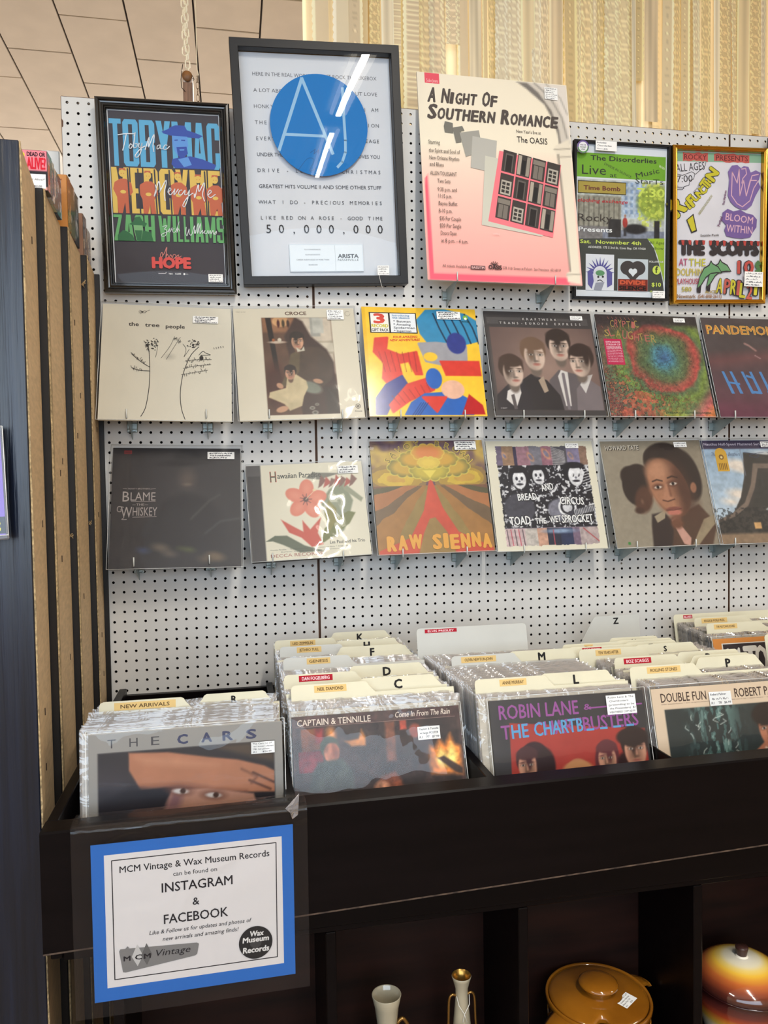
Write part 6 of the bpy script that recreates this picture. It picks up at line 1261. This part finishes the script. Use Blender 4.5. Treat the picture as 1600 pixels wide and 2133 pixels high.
# ---------------------------------------------------------------- stepped wooden racks at the left
RZ = .028
fronts = [(-.775, -.545), (-.580, -.554), (-.371, -.555), (-.172, -.553), (.0, -.551)]
words = ('nearest the camera', 'second from the camera', 'third from the camera', 'fourth from the camera')
for k in range(4):
    y0, x0 = fronts[k]; y1, x1b = fronts[k+1]; xb = x1b-.0125
    t = empty('rack_unit', (0, 0, 0), 'tall stepped rack unit with black front board and bare brown side, %s' % words[k], 'rack', 'stepped racks at the left')
    t.location = (x0-.3, (y0+y1)/2, 0); L = lambda mb, n, m: mb.build(n, m, t, Matrix.Translation(-Vector(t.location)))
    top = OZ+RZ; back = y1-.004 if k < 3 else y1-.006
    L(MB().box(-1.35 if k == 0 else -1.12, x0, y0, y0+.012, 0, top, bev=.0012), 'front_board', M_blk if k == 0 else M_blkedge)
    th = .0065; ya = y0+.0125
    sp_ = MB(); sp_.add([(x0-th-.001, ya, .0), (x0-.001, ya, 0), (xb, back, 0), (xb-th, back, 0), (x0-th-.001, ya, top), (x0-.001, ya, top), (xb, back, top), (xb-th, back, top)],
        [(3, 2, 1, 0), (4, 5, 6, 7), (0, 1, 5, 4), (1, 2, 6, 5), (2, 3, 7, 6), (3, 0, 4, 7)])
    L(sp_, 'side_board', M_hard)
    # rough sawn front edge of the side board, showing as a pale strip beside the black board
    e = MB(); r = random.Random(k); n = 60; w_ = (.0035, .010, .009, .007)[k]
    V = []
    for j in range(n+1):
        z = top*j/n; V += [(x0+.0004, y0+.002, z), (x0+.0022+r.uniform(-.0004, .0006), y0+.003+w_*.3, z), (x0-.0004, y0+.012+w_*1.6+r.uniform(-.0012, .0012), z)]
    e.add(V, [f for j in range(n) for f in ((j*3, j*3+1, j*3+4, j*3+3), (j*3+1, j*3+2, j*3+5, j*3+4))]); L(e, 'rough_edge', M_chip)
    if k: L(MB().box(-1.0, xb-.008, y0+.0125, back-.0005, top-.0125, top), 'top_board', M_blkedge)
    if k == 3: L(MB().box(-.5655, -.5515, -.0075, -.0005, 0, top, bev=.0008), 'back_strip', M_blkedge)
    # small knots and nail marks
    q = MB(); r = random.Random(40+k)
    for j in range(4):
        z = OZ+r.uniform(-1.0, -.05); f_ = r.uniform(.25, .8); x = x0+(xb-x0)*f_; y = ya+(back-ya)*f_; q.box(x-.0008, x+.0006, y-.0012, y+.0012, z-.006, z+.006)
    L(q, 'nail_mark', mat('nail_dark', (50, 34, 24), .8))['kind'] = 'stuff'
def splinter(x, y, z, s, lb, seed):
    q = MB(); r = random.Random(seed)
    for j in range(11):
        a_ = r.uniform(0, 6.28); b_ = r.uniform(-.8, .8); d = Vector((math.cos(a_)*math.cos(b_)*.6+.4, -abs(math.sin(a_))*.6, math.sin(b_)*1.4))*s*r.uniform(.5, 1)
        p = Vector((r.uniform(-1, 1), 0, r.uniform(-1, 1)))*s*.5; q.tube([p, p+d*.6, p+d], .0009*s/.006, 4, r2=.0003)
    o = q.build('splinter', M_chip); o.location = (x, y, z+OZ); return tag(o, lb, 'splinter', 'torn wood fibres on the racks')
splinter(-.562, -.390, -.60, .006, 'tuft of torn wood fibre on the second rack side board edge', 1)
splinter(-.560, -.190, -.585, .006, 'tuft of torn wood fibre on the third rack side board edge', 2)
splinter(-.560, -.185, -.040, .008, 'long torn splinter high on the third rack side board edge', 3)

# items standing on top of the racks
def boxed(name, label, cat, x0, x1, y0, y1, z0, z1, m, group=None, yaw=0):
    t = empty(name, Matrix.Translation(((x0+x1)/2, (y0+y1)/2, z0+OZ)) @ Matrix.Rotation(yaw, 4, 'Z'), label, cat, group); w, d, h = x1-x0, y1-y0, z1-z0
    MB().box(-w/2, w/2, -d/2, d/2, 0, h, bev=.001).build('case', m, t); return t, w, d, h
RG = 'cases standing on top of the stepped racks'
t, w, d, h = boxed('video_case', 'video tape case with pink and red lettering and a price label, on the second rack', 'video case', -.680, -.5485, -.566, -.532, .0285, .098, mat('case_black', (30, 28, 32), .4), RG)
p = Paint(w, h, 90, (40, 38, 44)); p.rect(0, 0, 1, .52, (226, 130, 140)); p.rect(0, .92, 1, 1, (226, 160, 150)); p.mottle(.05, 9, 2)
a = Art(w, h); a.grid(p); a.text('ELVIS', .10, .49, .42, (236, 220, 40), w=.625, bold=.06); a.text('DEAD OR', .745, .155, .105, (50, 24, 34), w=.235, bold=.05); a.text('ALIVE?', .74, .475, .29, (206, 30, 50), w=.245, bold=.06)
a.build('cover_print', M_gloss, t, Matrix.Translation((0, -d/2-.0004, 0)))
price_label(t, 0, 0, w*.29, h*.215, .050, .025, ('Elvis', '"Dead or Alive?"', '1992 VHS', 'R1 Good  $3.00'), 51, y=-d/2-.0015)
p = Paint(d, h, 40, (210, 150, 156)); p.rect(.55, 0, 1, 1, (70, 110, 130)); p.rect(.2, .3, .5, .8, (190, 50, 60), soft=.02); p.rect(0, .0, 1, .12, (140, 160, 120)); p.mottle(.2, 12, 3)
a = Art(d, h); a.grid(p); a.build('spine_print', M_gloss, t, Matrix.Translation((w/2+.0004, 0, 0)) @ Matrix.Rotation(R(90), 4, 'Z'))
def cased(label, x0, x1, y0, y1, z0, z1, base, deco, seed, yaw=0):
    t, w, d, h = boxed('video_case', label, 'video case', x0, x1, y0, y1, z0, z1, mat('case_%d_%d_%d' % base, base, .45, noise=.08, nscale=20), RG, yaw)
    p = Paint(d, h, 50, deco[0]); r = random.Random(seed)
    for i in range(12): p.ell(r.random(), r.random(), r.uniform(.08, .3), r.uniform(.1, .4), deco[1+i % (len(deco)-1)], r.uniform(0, 90), soft=.05, a=.8)
    p.mottle(.3, 18, seed); a = Art(d, h); a.grid(p); a.build('side_print', M_gloss, t, Matrix.Translation((w/2+.0004, 0, 0)) @ Matrix.Rotation(R(90), 4, 'Z'))
    return t
cased('thin blue and white case directly behind the one with red lettering', -.68, -.552, -.525, -.495, .0285, .102, (196, 200, 206), ((70, 104, 140), (196, 150, 150), (220, 220, 220), (40, 60, 90)), 3)
cased('pale green-edged case behind the thin blue one on the second rack', -.68, -.556, -.492, -.45, .0285, .104, (200, 210, 190), ((90, 120, 140), (226, 200, 200), (60, 60, 80)), 4)
cased('dark blue case at the back of the second rack', -.68, -.558, -.446, -.405, .0285, .108, (60, 80, 110), ((60, 90, 120), (200, 200, 210), (40, 40, 60)), 5)
t = cased('orange-brown wooden-looking case with three small marks, on the third rack', -.700, -.556, -.355, -.322, .0285, .138, (196, 128, 56), ((150, 104, 60), (196, 150, 100), (110, 70, 50)), 6)
q = MB()
for k in range(3): q.add([(.040+.010*k, -.0170, .098), (.043+.010*k, -.0170, .098), (.0415+.010*k, -.0170, .1015)], [(0, 1, 2)])
q.build('printed_marks', mat('mark_red', (150, 60, 30), .6), t)
cased('case with a dark street scene on its side, behind the orange-brown case', -.70, -.558, -.318, -.27, .0285, .140, (120, 76, 56), ((110, 84, 76), (60, 50, 60), (196, 176, 170), (90, 70, 50)), 7)
cased('black and white patterned case near the back of the third rack', -.70, -.560, -.265, -.215, .0285, .140, (40, 40, 46), ((60, 60, 70), (206, 206, 210), (30, 30, 40), (150, 150, 160)), 8)
cased('brown-grey case on the fourth rack beside the pegboard', -.70, -.562, -.155, -.11, .0285, .128, (150, 110, 86), ((140, 116, 106), (90, 90, 100), (200, 180, 160)), 9)
cased('slim brown case touching the pegboard on the fourth rack', -.70, -.562, -.105, -.06, .0285, .110, (130, 96, 76), ((150, 130, 116), (90, 80, 90), (206, 190, 170)), 10)

# purple disc in a stiff clear sleeve hanging on the first rack front board
t = empty('sleeved_disc', pose(-.5715-.06, -.5760, -.812, .12, .055), 'purple and black printed card in a stiff clear sleeve, cut off by the left edge', 'disc', None)
a = Art(.12, .16); a.base((128, 96, 196)); a.rect(0, .82, 1, .98, (26, 22, 28)); a.text('KISSES', .94, .955, .085, (226, 220, 50), al='r', bold=.06); a.build('card_print', M_gloss, t)
MB().box(-.0635, .0635, .0012, .006, -.006, .166, bev=.002).build('stiff_backing', mat('grey_backing', (120, 118, 122), .4), t); sleeve_sheet(.12, .16, 5, t, y=-.002, mx=.004)

# ---------------------------------------------------------------- hanging chains and wooden post behind the partition
def chain(name, label, x, y, z_top, z_bot, Lk, wk, r, m, group, dx=0, seed=1, col=None):
    t = empty(name, (x, y, z_top), label, 'chain', group); rn = random.Random(seed)
    pitch = Lk-3.2*r; n = int((z_top-z_bot)/pitch)
    def lm():
        P = []; hw, hl = wk/2-r, Lk/2-r
        for k in range(8): th = math.pi*k/7; P.append((hw*math.cos(th), 0, hl-hw+hw*math.sin(th)))
        for k in range(8): th = math.pi+math.pi*k/7; P.append((hw*math.cos(th), 0, -(hl-hw)+hw*math.sin(th)))
        return MB().tube(P, r, 7, closed=True).mesh('link')
    me = lm(); me.materials.append(m)
    for i in range(n):
        l = link('link', me, None, t); l.matrix_local = Matrix.Translation((dx*i/n, 0, -pitch*(i+.5))) @ Matrix.Rotation(R((20 if i % 2 else 108)+rn.uniform(-10, 10)), 4, 'Z')
    return t
HG = 'chains hanging from the ceiling'
chain('chain', 'cream chain with large links, left strand of the pair above the wooden post', -.341, .165, 3.70, OZ+.665, .0265, .0150, .0017, M_chain, HG, .002, 1)
chain('chain', 'cream chain with large links, right strand of the pair reaching the wooden post', -.334, .150, 3.70, OZ+.610, .0265, .0150, .0017, M_chain, HG, .003, 2)
chain('chain', 'thin tarnished chain hanging behind the cream chains', -.318, .52, 3.70-.80, OZ+.42, .023, .011, .0010, M_chain2, HG, .006, 3)
hk = MB().tube([(-.318, .52, 3.70), (-.318, .52, 2.92), (-.314, .52, 2.905), (-.318, .52, 2.893), (-.323, .52, 2.900)], .0012, 6); tag(hk.build('ceiling_hook', M_chain), 'long thin wire hook dropping from the ceiling to the tarnished chain', 'hook')
t = empty('wooden_post', (-.332, .135, OZ+.40), 'short wooden post with a round end hanging behind the black picture frame', 'post')
MB().box(-.012, .013, .006, .028, 0, .190, bev=.001).build('post_body', mat('grey_brown_wood', (150, 112, 88), .7, noise=.3, nscale=20, stretch=(6, 6, .7)), t)
MB().lathe([(0, 0), (.0135, 0), (.0138, .003), (.0138, .030), (0, .030)], 32).build('dowel', mat('brown_dowel', (150, 100, 54), .55, noise=.35, nscale=30), t, Matrix.Translation((-.0005, .002, .2055)) @ Matrix.Rotation(R(-90), 4, 'X'))
MB().box(.0131, .0150, .004, .029, 0, .195).build('pale_edge', M_white, t)
MB().tube([(-.011, -.002, .232), (-.0135, -.004, .215), (-.0165, -.004, .190), (-.0155, -.003, .170), (-.006, -.002, .160)], .0010, 6).build('wire', mat('dark_wire', (52, 46, 42), .4, metal=.8), t)
MB().tube([(.013, .002, .207), (.018, .001, .196), (.016, .001, .193), (.0135, .002, .200)], .0009, 6).build('wire_clip', MATS['dark_wire'], t)

# ---------------------------------------------------------------- lace curtain made of hanging strips
M_lace = bpy.data.materials.new('lace_cloth'); M_lace.use_nodes = True
nt = M_lace.node_tree; N = nt.nodes; LK = nt.links; pb = N['Principled BSDF']; pb.inputs['Roughness'].default_value = .9; pb.inputs['Specular IOR Level'].default_value = .1
at = N.new('ShaderNodeAttribute'); at.attribute_name = 'Col'; tr = N.new('ShaderNodeBsdfTranslucent'); mx = N.new('ShaderNodeMixShader'); mx.inputs[0].default_value = .35
LK.new(at.outputs['Color'], pb.inputs['Base Color']); LK.new(at.outputs['Color'], tr.inputs[0]); LK.new(pb.outputs[0], mx.inputs[1]); LK.new(tr.outputs[0], mx.inputs[2]); LK.new(mx.outputs[0], N['Material Output'].inputs[0])
cur = empty('lace_curtain', (.95, .27, 3.68), 'cream curtain of hanging lace strips and ribbons behind the pegboard partition', 'curtain')
rn = random.Random(12); ci = Matrix.Translation(-Vector((.95, .27, 3.68)))
def strip(x, y, w, kind, z_end, base, lean_=0):
    nx, nz = 10, 230; z0 = 3.68; V = []; C = []; ph = rn.uniform(0, 6); fr = rn.uniform(14, 26); am = rn.uniform(.1, .4)*w*.2
    zs = np.linspace(z0, z_end, nz+1); us = np.linspace(0, 1, nx+1); U, Zz = np.meshgrid(us, zs)
    per = rn.choice((.018, .022, .027)); q = Zz/per*2*math.pi
    scL = .10*np.abs(np.sin(q/2)) if kind in (1, 2, 4) else 0*q; scR = .10*np.abs(np.sin(q/2+.6)) if kind in (1, 3) else 0*q
    t_ = (z0-Zz)/(z0-z_end)
    X = x+w*((U-.5)*(1-0*t_)+ (U < .05)*(-scL)+(U > .95)*scR)+lean_*t_+.003*np.sin(Zz*3+ph); Y = y+am*.35*np.sin(U*5+Zz*2.2+ph)+.004*np.sin(Zz*5+ph)
    br = np.ones_like(U)*.93
    th = lambda m_, b: np.where(m_, b, br)
    if kind in (1, 4): br = th((np.abs(U-.12-.10*np.sin(q)) < .07) | (np.abs(U-.85-.08*np.cos(q)) < .06), 1.10); br = th(np.hypot((U-.5)*2.2, np.sin(q/2)) < .55, 1.05); br = th((np.abs(np.sin(q*2+U*8)) < .2), .87)
    elif kind == 2: br = th(np.abs(np.sin(q*1.5)) < .35, 1.08); br = th(U < .15, 1.12); br = th((np.abs(np.sin(q*1.5)) > .9) & (U > .2), .88)
    elif kind == 3: br = th(np.hypot((U-.45)*3, np.sin(q/2)*1.2) < .6, .86); br = th(np.hypot((U-.45)*3, np.sin(q/2)*1.2) < .3, 1.08); br = th(U > .85, 1.12)
    elif kind == 5: br = np.ones_like(U)*(.95+.06*np.sin(U*9+ph)); br = np.where((U < .12) | (U > .9), 1.10, br)
    else: br = .92+.05*np.sin(U*14+ph)+.05*np.sin(Zz*9+U*5)
    col = np.array(base)[None, None, :]*br[..., None]; col = np.clip(col, 0, 255)
    me = bpy.data.meshes.new('lace_strip'); I = np.arange((nx+1)*(nz+1)).reshape(nz+1, nx+1)
    F = np.stack([I[:-1, :-1], I[1:, :-1], I[1:, 1:], I[:-1, 1:]], -1).reshape(-1, 4).tolist()
    me.from_pydata(np.stack([X.ravel(), Y.ravel(), Zz.ravel()], 1).tolist(), [], F); ca_ = me.color_attributes.new('Col', 'FLOAT_COLOR', 'POINT')
    ca_.data.foreach_set('color', np.concatenate([lin(col.reshape(-1, 3)), np.ones((col.size//3, 1))], 1).astype(np.float32).ravel()); me.update()
    return link('lace_strip', me, M_lace, cur, ci)
BS = ((246, 234, 200), (244, 228, 188), (248, 240, 216), (240, 220, 172), (244, 230, 202), (238, 224, 196))
x = .035
while x < 2.0:
    strip(x, .300+rn.uniform(-.008, .008), rn.uniform(.05, .075), rn.choice((0, 0, 5, 3)), 2.0, rn.choice(((240, 218, 172), (242, 224, 184), (236, 214, 174), (244, 228, 192)))); x += rn.uniform(.040, .055)
x = .028
while x < 1.98:
    w_ = rn.choice((.014, .022, .030, .038, .046)); strip(x+w_/2, .262+rn.uniform(-.014, .014), w_, rn.choice((1, 2, 3, 4, 1, 5, 0)), rn.choice((2.0, 2.0, 2.0, rn.uniform(2.62, 2.95))), rn.choice(BS), rn.uniform(-.012, .012)); x += w_*rn.uniform(.75, 1.3)
MB().box(.0, 2.0, .245, .315, 3.67, 3.70).build('header_rail', M_white, cur, ci)

# ---------------------------------------------------------------- pottery in the cubbies
SHZ = OZ-1.7005; YP = -.712
def glaze(name, c, dark=None, rough=.12, noise=.1, nscale=8): return mat(name, c, rough, noise=noise, nscale=nscale, coat=.6, spec=.6, darker=dark)
M_pearl = glaze('pearl_glaze', (176, 166, 142), noise=.12); M_gold = mat('gold_lustre', (150, 112, 60), .25, metal=.85)
def handle(mb, pts, r, m=0, r2=None, sm=6):
    P = [Vector(p) for p in pts]; E = [P[0]]+P+[P[-1]]; Q = []
    for i in range(1, len(E)-2):
        for k in range(sm):
            t_ = k/sm; p0, p1, p2, p3 = E[i-1:i+3]; Q.append(.5*((2*p1)+(-p0+p2)*t_+(2*p0-5*p1+4*p2-p3)*t_*t_+(-p0+3*p1-3*p2+p3)*t_**3))
    Q.append(P[-1]); return mb.tube(Q, r, 10, mi=m, r2=r2)
# jug: flaring mouth
jx = .0165
t = empty('jug', (jx, YP, SHZ), 'pearly cream jug with a wide flaring mouth, left of the slim vase', 'jug')
H_ = OZ-1.430-SHZ
MB().lathe([(0, .0), (.030, 0), (.034, .006), (.040, .03), (.042, .055), (.036, .085), (.024, .12), (.0175, H_-.12+.0), (.0165, H_-.085), (.0185, H_-.05), (.0225, H_-.02), (.0268, H_), (.0262, H_+.0012), (.0250, H_), (.0205, H_-.02), (.0165, H_-.05), (.0145, H_-.085), (.0145, .15), (0, .14)], 48).build('body', M_pearl, t)
handle(MB(), [(.0185, -.002, H_-.055), (.030, -.002, H_-.048), (.043, -.002, H_-.075), (.046, -.002, H_-.115), (.036, -.002, H_-.16), (.028, -.002, .09)], .0036).build('handle', M_gold, t)
handle(MB(), [(-.018, 0, H_-.07), (-.028, -.002, H_-.085), (-.036, -.002, H_-.12), (-.030, 0, H_-.165)], .003).build('scroll', M_pearl, t)
# two-handled vase
vx = .158
t = empty('vase', (vx, YP, SHZ), 'slim pearly vase with gold inside, two tall handles and paper tag', 'vase'); H_ = OZ-1.415-SHZ
MB().lathe([(0, 0), (.024, 0), (.027, .005), (.030, .04), (.028, .08), (.018, H_-.11), (.0145, H_-.07), (.0115, H_-.035), (.0120, H_-.022), (.0165, H_-.006), (.0182, H_), (.0176, H_+.001)], 44).build('body', M_pearl, t)
MB().lathe([(.0176, H_+.001), (.0160, H_-.001), (.0120, H_-.010), (.0085, H_-.024), (.0080, H_-.05), (0, H_-.055)], 44).build('gilt_lining', mat('gilt', (176, 136, 66), .25, metal=.8), t)
for s_ in (-1, 1): handle(MB(), [(s_*.011, 0, H_-.036), (s_*.019, 0, H_-.034), (s_*.0245, 0, H_-.045), (s_*.026, 0, H_-.085), (s_*.029, 0, H_-.125), (s_*.024, 0, H_-.155)], .0025).build('handle', M_gold, t)
MB().tube([(-.012, -.008, H_-.032), (-.010, -.016, H_-.045), (0, -.0165, H_-.062), (.004, -.019, H_-.076)], .0006, 5).tube([(.012, -.008, H_-.032), (.010, -.016, H_-.045), (0, -.0172, H_-.062), (-.004, -.020, H_-.074)], .0006, 5).build('string', M_white, t)
tg = Art(.020, .034); tg.poly([(.2, 0), (.8, 0), (1, .16), (1, 1), (0, 1), (0, .16)], (228, 226, 218))
for k in range(4): tg.scrib(.15, .35+.17*k, .7, .09, k, INK, .03)
tg.build('paper_tag', M_label, t, Matrix.Translation((-.006, -.0235, H_-.112)) @ Matrix.Rotation(R(-12), 4, 'Y'))

# lidded bean pot
px_, rr_ = .4330, .0995
yb = -.706; t = empty('bean_pot', (px_, yb, SHZ), 'mustard brown glazed lidded pot with two side handles and a scalloped band', 'pot'); t.rotation_euler = (0, 0, R(22))
M_must = glaze('mustard_glaze', (164, 104, 28), (112, 66, 14), rough=.10, noise=.3, nscale=5); H_ = OZ-1.488-SHZ-.006
k_ = rr_/.0985
def body_fn(r, z, th, j): return (r*(1+.0*math.sin(th)), z)
MB().lathe([(0, 0), (.066*k_, 0), (.070*k_, .006), (.086*k_, .05), (.0945*k_, .09), (.0950*k_, .115), (.0930*k_, .150), (.0925*k_, H_-.026), (.0945*k_, H_-.020), (.0985*k_, H_-.012), (.0995*k_, H_-.004), (.0975*k_, H_), (.0945*k_, H_-.002), (.0930*k_, H_-.006), (.0890*k_, H_-.010), (.086*k_, H_-.03), (.085*k_, .03), (0, .02)], 72).build('body', M_must, t)
sc = MB()
for i in range(26):
    th = 2*math.pi*i/26; c_, s_ = math.cos(th), math.sin(th); R0 = .0935*k_; P = []
    for k in range(9):
        a_ = math.pi*k/8; off = (-.5+k/8)*2*math.pi/26*.92; P.append((math.cos(th+off)*(R0+.0012), math.sin(th+off)*(R0+.0012), H_-.046+.016*math.sin(a_)))
    sc.tube(P, .0016, 6)
sc.tube([(math.cos(2*math.pi*i/60)*(.0938*k_), math.sin(2*math.pi*i/60)*(.0938*k_), H_-.050) for i in range(60)], .0016, 6, closed=True); sc.build('scalloped_band', M_must, t)
def lid_fn(r, z, th, j):
    d = abs((th-math.radians(228)+math.pi) % (2*math.pi)-math.pi)
    w_ = .20
    if d < w_ and r > .070*k_: rr2 = .072*k_+(.0925*k_-.072*k_)*(d/w_)**3; return (min(r, rr2), z if r <= rr2 else z-.001)
    return r, z
MB().lathe([(0, H_+.010), (.030*k_, H_+.0095), (.055*k_, H_+.007), (.075*k_, H_+.004), (.086*k_, H_+.001), (.0915*k_, H_-.001), (.0925*k_, H_-.004), (.0915*k_, H_-.0065), (0, H_-.0065)], 96, fn=lid_fn).build('lid', M_must, t)
MB().lathe([(0, H_+.033), (.018, H_+.0325), (.031, H_+.030), (.0365, H_+.0265), (.0375, H_+.0235), (.035, H_+.0205), (.028, H_+.018), (.025, H_+.014), (.028, H_+.0095), (0, H_+.009)], 48).build('lid_knob', M_must, t, Matrix.Translation((-.002, -.002, 0)))
for s_ in (-1, 1):
    q = MB(); V = []; 
    for i in range(7):
        a_ = i/6; xx = s_*(.090*k_+.046*a_); zz = H_-.010-.016*a_**2; hw = .027*(1-.35*a_); tk = .0075
        for yy, tt in ((-hw, 0), (-hw*.6, tk*.4), (0, tk*.5), (hw*.6, tk*.4), (hw, 0), (hw*.6, -tk*.6), (0, -tk*.7), (-hw*.6, -tk*.6)): V.append((xx+s_*tt*.5, yy, zz+tt))
    F = [(i*8+k, i*8+(k+1) % 8, (i+1)*8+(k+1) % 8, (i+1)*8+k) for i in range(6) for k in range(8)]+[tuple(range(8)), tuple(range(55, 47, -1))]
    q.add(V, F, 0, True).build('handle', M_must, t)
price_label(t, 0, 0, 0, 0, .040, .024, ('~ ~', 'Golden Harvest', "Bean Pot '70", 'R1      $20'), 61).matrix_local = Matrix.Rotation(R(-22), 4, 'Z') @ Matrix.Translation((.045, -.048, H_+.0072)) @ Matrix.Rotation(R(34), 4, 'Z') @ Matrix.Rotation(R(-88), 4, 'X')
# striped tureen at the right edge
tx = .7385
t = empty('tureen', (tx, YP, SHZ), 'shiny lidded dish banded in brown, orange, yellow and white, cut off by the right edge', 'tureen'); rt = .0925; HB = OZ-1.505-SHZ
prof = [(0, 0, (236, 230, 214)), (.050, 0, (236, 230, 214)), (.055, .006, (236, 230, 214)), (.070, HB-.10, (236, 230, 214)), (.080, HB-.068, (234, 224, 190)), (.0855, HB-.052, (224, 180, 72)), (.0890, HB-.041, (208, 130, 50)), (.0912, HB-.031, (160, 66, 38)), (.0925, HB-.020, (96, 40, 32)), (.0900, HB-.008, (62, 26, 24)), (.0915, HB-.002, (58, 24, 22)), (.0930, HB, (52, 22, 22)), (.088, HB, (52, 22, 22))]
lidp = [(.0915, HB+.001, (56, 26, 24)), (.0920, HB+.004, (60, 28, 24)), (.088, HB+.014, (84, 38, 28)), (.080, HB+.023, (140, 66, 38)), (.070, HB+.031, (186, 100, 48)), (.060, HB+.037, (214, 150, 56)), (.052, HB+.0405, (232, 184, 66)), (.042, HB+.044, (234, 206, 120)), (.032, HB+.0465, (230, 220, 190)), (.015, HB+.049, (226, 220, 204)), (0, HB+.0495, (226, 220, 204))]
def banded(prof, name, par):
    q = MB().lathe([(r, z) for r, z, c in prof], 64); me = q.mesh(name); ca_ = me.color_attributes.new('Col', 'FLOAT_COLOR', 'POINT')
    cc_ = np.concatenate([np.tile(np.append(lin(c), 1), (64, 1)) for r, z, c in prof]).astype(np.float32); ca_.data.foreach_set('color', cc_.ravel())
    return link(name, me, mat('banded_glaze', rough=.10, attr=True, coat=.6, spec=.6), par)
banded(prof, 'body', t); banded(lidp, 'lid', t)
MB().lathe([(0, HB+.048), (.009, HB+.048), (.0095, HB+.054), (.0125, HB+.066), (.0120, HB+.0685), (0, HB+.069)], 30).build('lid_knob', mat('dark_knob', (58, 34, 30), .35), t, Matrix.Translation((0, 0, 0)))
MB().lathe([(.0120, HB+.0480), (.0125, HB+.0500), (.009, HB+.0515)], 30).build('knob_collar', mat('pale_collar', (230, 222, 206), .3), t)
